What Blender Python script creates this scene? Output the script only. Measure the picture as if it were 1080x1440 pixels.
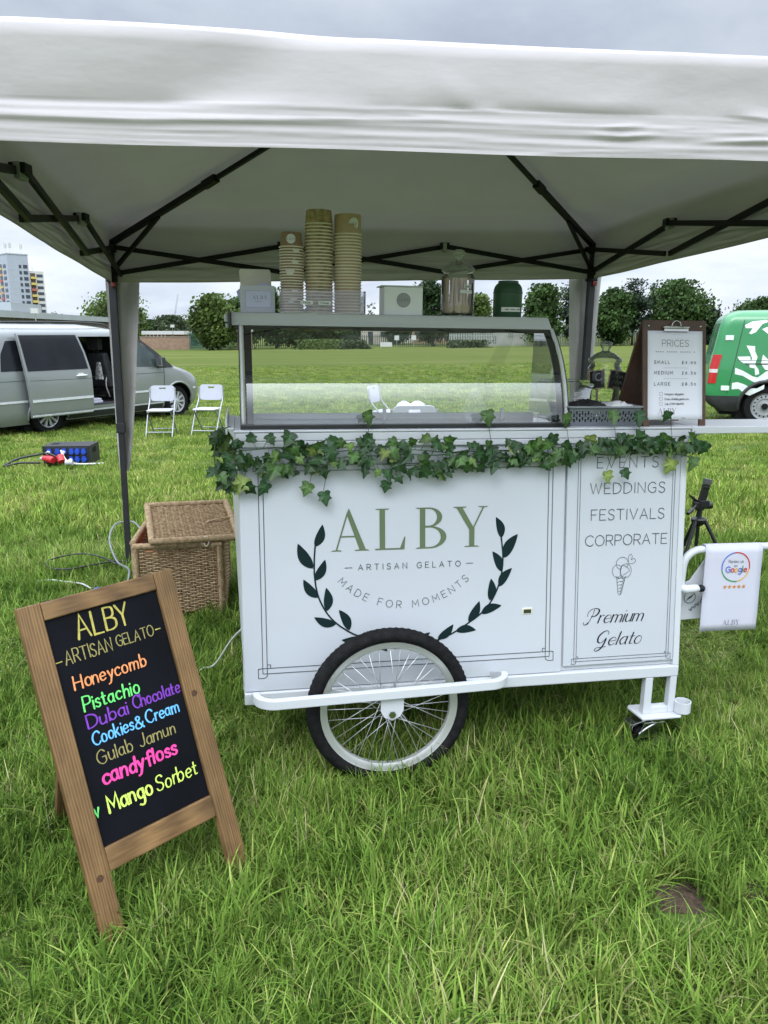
import bpy, bmesh, math, random
import numpy as np
from mathutils import Vector, Matrix, Euler, noise
R = math.radians
for _o in list(bpy.data.objects): bpy.data.objects.remove(_o)
SC = bpy.context.scene
COL = SC.collection
rnd = random.Random(7)

# ---------------------------------------------------------------- camera
CAMH = 1.45
PITCH = math.atan((720 - 467) / 1090.0)
cam_d = bpy.data.cameras.new("camera"); cam = bpy.data.objects.new("camera", cam_d); COL.objects.link(cam)
cam_d.sensor_fit = 'VERTICAL'; cam_d.sensor_height = 36.0; cam_d.lens = 36.0 * 1090.0 / 1440.0
cam_d.clip_start = 0.05; cam_d.clip_end = 3000
cam.location = (0, 0, CAMH); cam.rotation_euler = (math.pi / 2 - PITCH, 0, 0)
SC.camera = cam
SC.view_settings.view_transform = 'Standard'; SC.view_settings.look = 'None'
SC.view_settings.exposure = 0.42; SC.view_settings.gamma = 1.0
SC.cycles.max_bounces = 10; SC.cycles.transparent_max_bounces = 16
SC.cycles.transmission_bounces = 8; SC.cycles.glossy_bounces = 4; SC.cycles.diffuse_bounces = 4
SC.cycles.caustics_refractive = False; SC.cycles.caustics_reflective = False
SC.cycles.use_denoising = True
SC.cycles.sample_clamp_indirect = 8.0

# ---------------------------------------------------------------- sky: bright broken overcast
SUN_EL, SUN_AZ = R(52), R(205)          # azimuth measured from +Y towards +X: behind the camera, a little left
world = bpy.data.worlds.new("World"); SC.world = world; world.use_nodes = True
nt = world.node_tree; nt.nodes.clear()
def N(t, tree=None, **kw):
    n = (tree or nt).nodes.new(t)
    for k, v in kw.items(): setattr(n, k, v)
    return n
L = nt.links.new
tc = N('ShaderNodeTexCoord')
sky = N('ShaderNodeTexSky'); sky.sky_type = 'NISHITA'; sky.sun_disc = False
sky.sun_elevation = SUN_EL; sky.sun_rotation = SUN_AZ; sky.air_density = 1.0; sky.dust_density = 1.5
sep = N('ShaderNodeSeparateXYZ'); L(tc.outputs['Generated'], sep.inputs[0])
# project direction on a cloud deck so that cloud shapes flatten towards the horizon
zc = N('ShaderNodeMath', operation='MAXIMUM'); zc.inputs[1].default_value = 0.0; L(sep.outputs['Z'], zc.inputs[0])
za = N('ShaderNodeMath', operation='ADD'); za.inputs[1].default_value = 0.22; L(zc.outputs[0], za.inputs[0])
dx = N('ShaderNodeMath', operation='DIVIDE'); L(sep.outputs['X'], dx.inputs[0]); L(za.outputs[0], dx.inputs[1])
dy = N('ShaderNodeMath', operation='DIVIDE'); L(sep.outputs['Y'], dy.inputs[0]); L(za.outputs[0], dy.inputs[1])
cmb = N('ShaderNodeCombineXYZ'); L(dx.outputs[0], cmb.inputs[0]); L(dy.outputs[0], cmb.inputs[1]); L(sep.outputs['Z'], cmb.inputs[2])
n1 = N('ShaderNodeTexNoise'); n1.inputs['Scale'].default_value = 1.15; n1.inputs['Detail'].default_value = 9; n1.inputs['Roughness'].default_value = 0.58; n1.inputs['Distortion'].default_value = 0.25
L(cmb.outputs[0], n1.inputs['Vector'])
r1 = N('ShaderNodeValToRGB'); L(n1.outputs['Fac'], r1.inputs[0])
e = r1.color_ramp.elements
e[0].position = 0.34; e[0].color = (4.7, 5.3, 6.5, 1)
e[1].position = 0.66; e[1].color = (7.6, 8.0, 8.6, 1)
m_ = r1.color_ramp.elements.new(0.5); m_.color = (6.2, 6.85, 7.85, 1)
# overcast luminance: the zenith is about three times the horizon
zr = N('ShaderNodeFloatCurve'); L(sep.outputs['Z'], zr.inputs['Value'])
cv = zr.mapping.curves[0]
for k_, (x_, y_) in enumerate(((0.0, 0.24), (0.10, 0.228), (0.22, 0.18), (0.36, 0.19), (0.60, 0.62), (0.85, 0.98), (1.0, 1.0))):
    if k_ < 2: cv.points[k_].location = (x_, y_)
    else: cv.points.new(x_, y_)
zr.mapping.update()
# extra brightness added to the sky behind the camera, lighting things under the canopy
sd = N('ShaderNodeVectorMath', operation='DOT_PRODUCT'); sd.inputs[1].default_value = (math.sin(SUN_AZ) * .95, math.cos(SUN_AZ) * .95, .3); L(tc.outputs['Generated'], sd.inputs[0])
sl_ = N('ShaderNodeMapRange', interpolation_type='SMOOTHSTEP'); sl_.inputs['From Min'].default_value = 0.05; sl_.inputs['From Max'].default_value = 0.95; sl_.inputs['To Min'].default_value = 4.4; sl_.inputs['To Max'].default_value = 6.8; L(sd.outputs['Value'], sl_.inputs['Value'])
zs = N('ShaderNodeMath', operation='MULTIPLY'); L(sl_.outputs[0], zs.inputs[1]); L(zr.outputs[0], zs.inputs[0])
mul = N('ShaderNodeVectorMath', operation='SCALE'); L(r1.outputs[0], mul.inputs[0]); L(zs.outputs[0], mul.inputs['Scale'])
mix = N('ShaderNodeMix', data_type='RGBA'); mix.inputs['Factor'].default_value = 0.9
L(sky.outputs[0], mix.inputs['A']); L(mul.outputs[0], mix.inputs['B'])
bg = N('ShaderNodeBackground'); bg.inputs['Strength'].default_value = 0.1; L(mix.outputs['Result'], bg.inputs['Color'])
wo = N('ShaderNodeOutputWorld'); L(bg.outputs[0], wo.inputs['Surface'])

sun_d = bpy.data.lights.new("sun", 'SUN'); sun_d.energy = 0.7; sun_d.angle = R(25); sun_d.color = (1.0, 0.96, 0.9)
sun = bpy.data.objects.new("sun", sun_d); COL.objects.link(sun)
sdir = Vector((math.sin(SUN_AZ) * math.cos(SUN_EL), math.cos(SUN_AZ) * math.cos(SUN_EL), math.sin(SUN_EL)))
sun.rotation_euler = sdir.to_track_quat('Z', 'Y').to_euler(); sun.location = (0, 0, 30)

# ---------------------------------------------------------------- materials
MATS = {}
def newmat(name):
    m = bpy.data.materials.new(name); m.use_nodes = True; m.node_tree.nodes.clear(); return m
def pm(name, col, rough=0.5, metal=0.0, var=0.12, scale=8.0, bump=0.0, bscale=None, spec=0.5, stretch=None, col2=None, coat=0.0, detail=4, trans=0.0, wear=None, bdist=0.01):
    """procedural principled: noise-mottled colour and optional bump"""
    if name in MATS: return MATS[name]
    m = newmat(name); t = m.node_tree; LL = t.links.new
    o = N('ShaderNodeOutputMaterial', t); b = N('ShaderNodeBsdfPrincipled', t)
    c = N('ShaderNodeTexCoord', t); src = c.outputs['Object']
    if stretch:
        mp = N('ShaderNodeMapping', t); mp.inputs['Scale'].default_value = stretch; LL(src, mp.inputs['Vector']); src = mp.outputs[0]
    n = N('ShaderNodeTexNoise', t); n.inputs['Scale'].default_value = scale; n.inputs['Detail'].default_value = detail; LL(src, n.inputs['Vector'])
    r = N('ShaderNodeValToRGB', t); LL(n.outputs['Fac'], r.inputs[0])
    a = r.color_ramp.elements
    c2 = col2 if col2 else tuple(min(1, x * (1 + var)) for x in col)
    c1 = tuple(x * (1 - var) for x in col) if not col2 else col
    a[0].position = 0.3; a[0].color = (*c1, 1); a[1].position = 0.7; a[1].color = (*c2, 1)
    out = r.outputs[0]
    if wear:   # (colour, noise scale, threshold)
        n3 = N('ShaderNodeTexNoise', t); n3.inputs['Scale'].default_value = wear[1]; n3.inputs['Detail'].default_value = 6; LL(c.outputs['Object'], n3.inputs['Vector'])
        r3 = N('ShaderNodeValToRGB', t); LL(n3.outputs['Fac'], r3.inputs[0])
        r3.color_ramp.elements[0].position = wear[2]; r3.color_ramp.elements[1].position = wear[2] + 0.12
        mx = N('ShaderNodeMix', t, data_type='RGBA'); LL(r3.outputs[0], mx.inputs['Factor']); LL(out, mx.inputs['A']); mx.inputs['B'].default_value = (*wear[0], 1); out = mx.outputs['Result']
    LL(out, b.inputs['Base Color'])
    b.inputs['Roughness'].default_value = rough; b.inputs['Metallic'].default_value = metal
    b.inputs['Specular IOR Level'].default_value = spec; b.inputs['Coat Weight'].default_value = coat
    if bump:
        n2 = N('ShaderNodeTexNoise', t); n2.inputs['Scale'].default_value = bscale or scale * 4; n2.inputs['Detail'].default_value = 5; LL(src, n2.inputs['Vector'])
        bp = N('ShaderNodeBump', t); bp.inputs['Strength'].default_value = bump; bp.inputs['Distance'].default_value = bdist; LL(n2.outputs['Fac'], bp.inputs['Height']); LL(bp.outputs[0], b.inputs['Normal'])
    if trans:
        tr = N('ShaderNodeBsdfTranslucent', t); LL(out, tr.inputs['Color']); ms = N('ShaderNodeMixShader', t); ms.inputs[0].default_value = trans
        LL(b.outputs[0], ms.inputs[1]); LL(tr.outputs[0], ms.inputs[2]); LL(ms.outputs[0], o.inputs['Surface'])
    else: LL(b.outputs[0], o.inputs['Surface'])
    MATS[name] = m; return m
def glassmat(name, col=(0.95, 0.98, 0.96), rough=0.0, refl=None, solid=False, ior=1.5, milky=0.0):
    """thin pane: transparent + fresnel gloss; solid: real refraction"""
    if name in MATS: return MATS[name]
    m = newmat(name); t = m.node_tree; LL = t.links.new; o = N('ShaderNodeOutputMaterial', t)
    nz = N('ShaderNodeTexNoise', t); nz.inputs['Scale'].default_value = 6.0
    rr = N('ShaderNodeMapRange', t); rr.inputs['To Min'].default_value = rough; rr.inputs['To Max'].default_value = rough + 0.03; LL(nz.outputs['Fac'], rr.inputs['Value'])
    if solid:
        g = N('ShaderNodeBsdfGlass', t); g.inputs['Color'].default_value = (*col, 1); g.inputs['IOR'].default_value = ior; LL(rr.outputs[0], g.inputs['Roughness']); LL(g.outputs[0], o.inputs['Surface'])
    else:
        tr = N('ShaderNodeBsdfTransparent', t); tr.inputs['Color'].default_value = (*col, 1)
        g = N('ShaderNodeBsdfGlossy', t); LL(rr.outputs[0], g.inputs['Roughness'])
        f = N('ShaderNodeFresnel', t); f.inputs['IOR'].default_value = ior
        mm = N('ShaderNodeMath', t, operation='MULTIPLY'); mm.inputs[1].default_value = refl or 1.6; mm.use_clamp = True; LL(f.outputs[0], mm.inputs[0])
        ms = N('ShaderNodeMixShader', t); LL(mm.outputs[0], ms.inputs[0]); LL(tr.outputs[0], ms.inputs[1]); LL(g.outputs[0], ms.inputs[2]); out = ms.outputs[0]
        if milky:
            df = N('ShaderNodeBsdfDiffuse', t); df.inputs['Color'].default_value = (.85, .88, .86, 1); tl = N('ShaderNodeBsdfTranslucent', t); tl.inputs['Color'].default_value = (.85, .88, .86, 1)
            ma = N('ShaderNodeMixShader', t); LL(df.outputs[0], ma.inputs[1]); LL(tl.outputs[0], ma.inputs[2]); mb_ = N('ShaderNodeMixShader', t); mb_.inputs[0].default_value = milky; LL(out, mb_.inputs[1]); LL(ma.outputs[0], mb_.inputs[2]); out = mb_.outputs[0]
        LL(out, o.inputs['Surface'])
    MATS[name] = m; return m
def attrmat(name, rough=0.5, trans=0.3, var=0.25, spec=0.3, bump=0.0, rand=0.0, nscale=1.2):
    """colour comes from the mesh colour attribute 'tint' (leaves, blades)"""
    if name in MATS: return MATS[name]
    m = newmat(name); t = m.node_tree; LL = t.links.new; o = N('ShaderNodeOutputMaterial', t)
    a = N('ShaderNodeAttribute', t, attribute_name='tint'); c = N('ShaderNodeTexCoord', t)
    n = N('ShaderNodeTexNoise', t); n.inputs['Scale'].default_value = nscale; n.inputs['Detail'].default_value = 3; LL(c.outputs['Object'], n.inputs['Vector'])
    mr = N('ShaderNodeMapRange', t); mr.inputs['From Min'].default_value = 0.3; mr.inputs['From Max'].default_value = 0.7; mr.inputs['To Min'].default_value = 1 - var; mr.inputs['To Max'].default_value = 1 + var; LL(n.outputs['Fac'], mr.inputs['Value'])
    out = mr.outputs[0]
    if rand:
        oi = N('ShaderNodeObjectInfo', t); m2 = N('ShaderNodeMapRange', t); m2.inputs['To Min'].default_value = 1 - rand; m2.inputs['To Max'].default_value = 1 + rand; LL(oi.outputs['Random'], m2.inputs['Value'])
        m3 = N('ShaderNodeMath', t, operation='MULTIPLY'); LL(out, m3.inputs[0]); LL(m2.outputs[0], m3.inputs[1]); out = m3.outputs[0]
    v = N('ShaderNodeVectorMath', t, operation='SCALE'); LL(a.outputs['Color'], v.inputs[0]); LL(out, v.inputs['Scale'])
    b = N('ShaderNodeBsdfPrincipled', t); LL(v.outputs[0], b.inputs['Base Color']); b.inputs['Roughness'].default_value = rough; b.inputs['Specular IOR Level'].default_value = spec
    tr = N('ShaderNodeBsdfTranslucent', t); LL(v.outputs[0], tr.inputs['Color'])
    ms = N('ShaderNodeMixShader', t); ms.inputs[0].default_value = trans; LL(b.outputs[0], ms.inputs[1]); LL(tr.outputs[0], ms.inputs[2]); LL(ms.outputs[0], o.inputs['Surface'])
    MATS[name] = m; return m
def woodmat(name, c1, c2, grain=(1, 1, 12), scale=6.0, rough=0.6, axis='Z', ring=5.0):
    if name in MATS: return MATS[name]
    m = newmat(name); t = m.node_tree; LL = t.links.new; o = N('ShaderNodeOutputMaterial', t); b = N('ShaderNodeBsdfPrincipled', t)
    c = N('ShaderNodeTexCoord', t); mp = N('ShaderNodeMapping', t); mp.inputs['Scale'].default_value = grain; LL(c.outputs['Object'], mp.inputs['Vector'])
    n = N('ShaderNodeTexNoise', t); n.inputs['Scale'].default_value = scale; n.inputs['Detail'].default_value = 8; n.inputs['Roughness'].default_value = 0.65; n.inputs['Distortion'].default_value = 0.6; LL(mp.outputs[0], n.inputs['Vector'])
    w = N('ShaderNodeTexWave', t); w.inputs['Scale'].default_value = ring; w.inputs['Distortion'].default_value = 7; w.inputs['Detail'].default_value = 3; w.inputs['Detail Scale'].default_value = 0.6; LL(mp.outputs[0], w.inputs['Vector'])
    mx = N('ShaderNodeMix', t, data_type='FLOAT'); mx.inputs['Factor'].default_value = 0.3; LL(n.outputs['Fac'], mx.inputs['A']); LL(w.outputs['Fac'], mx.inputs['B'])
    r = N('ShaderNodeValToRGB', t); LL(mx.outputs['Result'], r.inputs[0]); a = r.color_ramp.elements; a[0].position = 0.25; a[0].color = (*c1, 1); a[1].position = 0.75; a[1].color = (*c2, 1)
    # blotches and knots
    n4 = N('ShaderNodeTexNoise', t); n4.inputs['Scale'].default_value = 9.0; n4.inputs['Detail'].default_value = 3; LL(c.outputs['Object'], n4.inputs['Vector'])
    r4 = N('ShaderNodeMapRange', t); r4.inputs['From Min'].default_value = 0.35; r4.inputs['From Max'].default_value = 0.7; r4.inputs['To Min'].default_value = 1.12; r4.inputs['To Max'].default_value = 0.72; LL(n4.outputs['Fac'], r4.inputs['Value'])
    sc_ = N('ShaderNodeVectorMath', t, operation='SCALE'); LL(r.outputs[0], sc_.inputs[0]); LL(r4.outputs[0], sc_.inputs['Scale'])
    LL(sc_.outputs[0], b.inputs['Base Color']); b.inputs['Roughness'].default_value = rough
    bp = N('ShaderNodeBump', t); bp.inputs['Strength'].default_value = 0.25; bp.inputs['Distance'].default_value = 0.004; LL(mx.outputs['Result'], bp.inputs['Height']); LL(bp.outputs[0], b.inputs['Normal'])
    LL(b.outputs[0], o.inputs['Surface']); MATS[name] = m; return m

# ---------------------------------------------------------------- mesh helpers
class MB:
    def __init__(s): s.v = []; s.f = []; s.m = []; s.tint = None
    def add(s, vs, fs, mi=0, M=None, tint=None):
        b = len(s.v)
        if M is not None: vs = [M @ Vector(p) for p in vs]
        s.v.extend([tuple(p) for p in vs]); s.f.extend([tuple(i + b for i in f) for f in fs]); s.m.extend([mi] * len(fs))
        if tint is not None:
            if s.tint is None: s.tint = []
            s.tint.extend([tint] * len(vs))
        return s
    def box(s, x0, x1, y0, y1, z0, z1, mi=0, M=None):
        v = [(x0,y0,z0),(x1,y0,z0),(x1,y1,z0),(x0,y1,z0),(x0,y0,z1),(x1,y0,z1),(x1,y1,z1),(x0,y1,z1)]
        return s.add(v, [(0,3,2,1),(4,5,6,7),(0,1,5,4),(1,2,6,5),(2,3,7,6),(3,0,4,7)], mi, M)
    def hexa(s, v, mi=0, M=None):   # 8 points, bottom ring then top ring
        return s.add(v, [(0,3,2,1),(4,5,6,7),(0,1,5,4),(1,2,6,5),(2,3,7,6),(3,0,4,7)], mi, M)
    def tube(s, pts, r, n=8, mi=0, M=None, closed=False, caps=True, flat=1.0):
        P = [Vector(p) for p in pts]; k = len(P); vs = []; fs = []
        rr = r if hasattr(r, '__len__') else [r] * k
        prev = None
        for i, p in enumerate(P):
            if closed: t = P[(i + 1) % k] - P[i - 1]
            else: t = P[min(i + 1, k - 1)] - P[max(i - 1, 0)]
            if t.length < 1e-9: t = Vector((0, 0, 1))
            t.normalize()
            if prev is None:
                a = Vector((0, 0, 1)) if abs(t.z) < 0.9 else Vector((1, 0, 0))
                nx = t.cross(a).normalized()
            else:
                nx = (prev - t * prev.dot(t))
                nx = nx.normalized() if nx.length > 1e-6 else t.cross(Vector((0, 0, 1))).normalized()
            prev = nx; ny = t.cross(nx)
            for j in range(n):
                an = 2 * math.pi * j / n; vs.append(p + nx * (math.cos(an) * rr[i]) + ny * (math.sin(an) * rr[i] * flat))
        for i in range(k if closed else k - 1):
            i2 = (i + 1) % k
            for j in range(n): fs.append((i*n+j, i*n+(j+1)%n, i2*n+(j+1)%n, i2*n+j))
        if caps and not closed: fs += [tuple(range(n-1, -1, -1)), tuple(range((k-1)*n, k*n))]
        return s.add(vs, fs, mi, M)
    def bar(s, p0, p1, w, h, mi=0, M=None, up=(0, 0, 1)):   # rectangular bar between two points
        p0 = Vector(p0); p1 = Vector(p1); t = (p1 - p0).normalized(); a = Vector(up)
        if abs(t.dot(a)) > 0.98: a = Vector((1, 0, 0))
        x = t.cross(a).normalized() * (w / 2); y = x.cross(t).normalized() * (h / 2)
        v = [p0-x-y, p0+x-y, p0+x+y, p0-x+y, p1-x-y, p1+x-y, p1+x+y, p1-x+y]
        return s.add(v, [(0,1,2,3),(7,6,5,4),(0,4,5,1),(1,5,6,2),(2,6,7,3),(3,7,4,0)], mi, M)
    def lathe(s, prof, n=24, mi=0, M=None, cap=True):
        vs = []; fs = []; k = len(prof)
        for r, z in prof:
            for j in range(n):
                a = 2 * math.pi * j / n; vs.append((r * math.cos(a), r * math.sin(a), z))
        for i in range(k - 1):
            for j in range(n): fs.append((i*n+j, i*n+(j+1)%n, (i+1)*n+(j+1)%n, (i+1)*n+j))
        if cap:
            if prof[0][0] > 1e-6: fs.append(tuple(range(n-1, -1, -1)))
            if prof[-1][0] > 1e-6: fs.append(tuple(range((k-1)*n, k*n)))
        return s.add(vs, fs, mi, M)
    def prism(s, poly, z0, z1, mi=0, M=None):
        n = len(poly); vs = [(x, y, z0) for x, y in poly] + [(x, y, z1) for x, y in poly]
        fs = [tuple(range(n-1, -1, -1)), tuple(range(n, 2*n))] + [(i, (i+1)%n, n+(i+1)%n, n+i) for i in range(n)]
        return s.add(vs, fs, mi, M)
    def grid(s, P, mi=0, M=None, closed=False):   # P[i][j] points
        a = len(P); b = len(P[0]); vs = [p for row in P for p in row]; fs = []
        for i in range(a - 1):
            for j in range(b if closed else b - 1): fs.append((i*b+j, i*b+(j+1)%b, (i+1)*b+(j+1)%b, (i+1)*b+j))
        return s.add(vs, fs, mi, M)
    def build(s, name, mats, parent=None, smooth=None, bevel=0.0, seg=2, solid=0.0, M=None):
        me = bpy.data.meshes.new(name)
        me.from_pydata([tuple(v) for v in s.v], [], s.f)
        if not isinstance(mats, (list, tuple)): mats = [mats]
        for m in mats: me.materials.append(m)
        me.polygons.foreach_set('material_index', s.m)
        if s.tint is not None:
            ca = me.color_attributes.new('tint', 'FLOAT_COLOR', 'POINT')
            ca.data.foreach_set('color', [c for t in s.tint for c in (*t, 1.0)])
        if smooth is not None:
            me.polygons.foreach_set('use_smooth', [True] * len(me.polygons))
            if smooth < 180: me.set_sharp_from_angle(angle=R(smooth))
        me.update()
        o = bpy.data.objects.new(name, me); COL.objects.link(o)
        if parent: o.parent = parent
        if M is not None: o.matrix_local = M
        if bevel:
            b = o.modifiers.new('bevel', 'BEVEL'); b.width = bevel; b.segments = seg; b.limit_method = 'ANGLE'; b.angle_limit = R(40)
        if solid:
            b = o.modifiers.new('solid', 'SOLIDIFY'); b.thickness = solid; b.offset = 0
        return o
def tag(o, label=None, cat=None, group=None, kind=None):
    if label: o['label'] = label
    if cat: o['category'] = cat
    if group: o['group'] = group
    if kind: o['kind'] = kind
    return o
def thing(name, label, cat, loc=(0, 0, 0), rot=(0, 0, 0), group=None):
    o = bpy.data.objects.new(name, None); COL.objects.link(o); o.location = loc; o.rotation_euler = rot; o.empty_display_size = 0.1
    return tag(o, label, cat, group)
def copy_tree(o, parent=None):
    c = o.copy(); COL.objects.link(c); c.parent = parent
    for ch in list(o.children): copy_tree(ch, c)
    return c
def catmull(P, k=6, closed=False):
    P = [np.array(p, float) for p in P]; n = len(P); out = []
    if n < 3: return [tuple(p) for p in P]
    for i in range(n if closed else n - 1):
        if closed: a, b, c, d = P[(i-1)%n], P[i], P[(i+1)%n], P[(i+2)%n]
        else: a, b, c, d = P[max(i-1,0)], P[i], P[i+1], P[min(i+2,n-1)]
        for j in range(k):
            t = j / k; out.append(tuple(0.5*((2*b)+(c-a)*t+(2*a-5*b+4*c-d)*t*t+(3*b-a-3*c+d)*t**3)))
    if not closed: out.append(tuple(P[-1]))
    return out
def lerp(a, b, t): return a + (b - a) * t
def sstep(a, b, x):
    t = np.clip((x - a) / (b - a), 0, 1); return t * t * (3 - 2 * t)
def zg(x, y):
    """height of the field: level at the stall, falling gently away from it, more to the left"""
    x = np.asarray(x, float); y = np.asarray(y, float)
    s = np.clip((x / np.maximum(np.abs(y), 1.0) + 0.36) / 0.86, 0, 1)
    z14 = lerp(-0.30, -0.11, s); z145 = lerp(-1.9, -0.75, s)
    z = z14 * sstep(4.5, 14, y) + (z145 - z14) * np.clip((y - 14) / 131.0, 0, 1)
    return z
def zgf(x, y): return float(zg(x, y))
# a far thing is placed by its bearing (degrees right of straight ahead) and distance
def far(px, D, dz=0.0):
    x = (px - 540.0) / 1119.0 * D
    return Vector((x, D, zgf(x, D) + dz))
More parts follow.
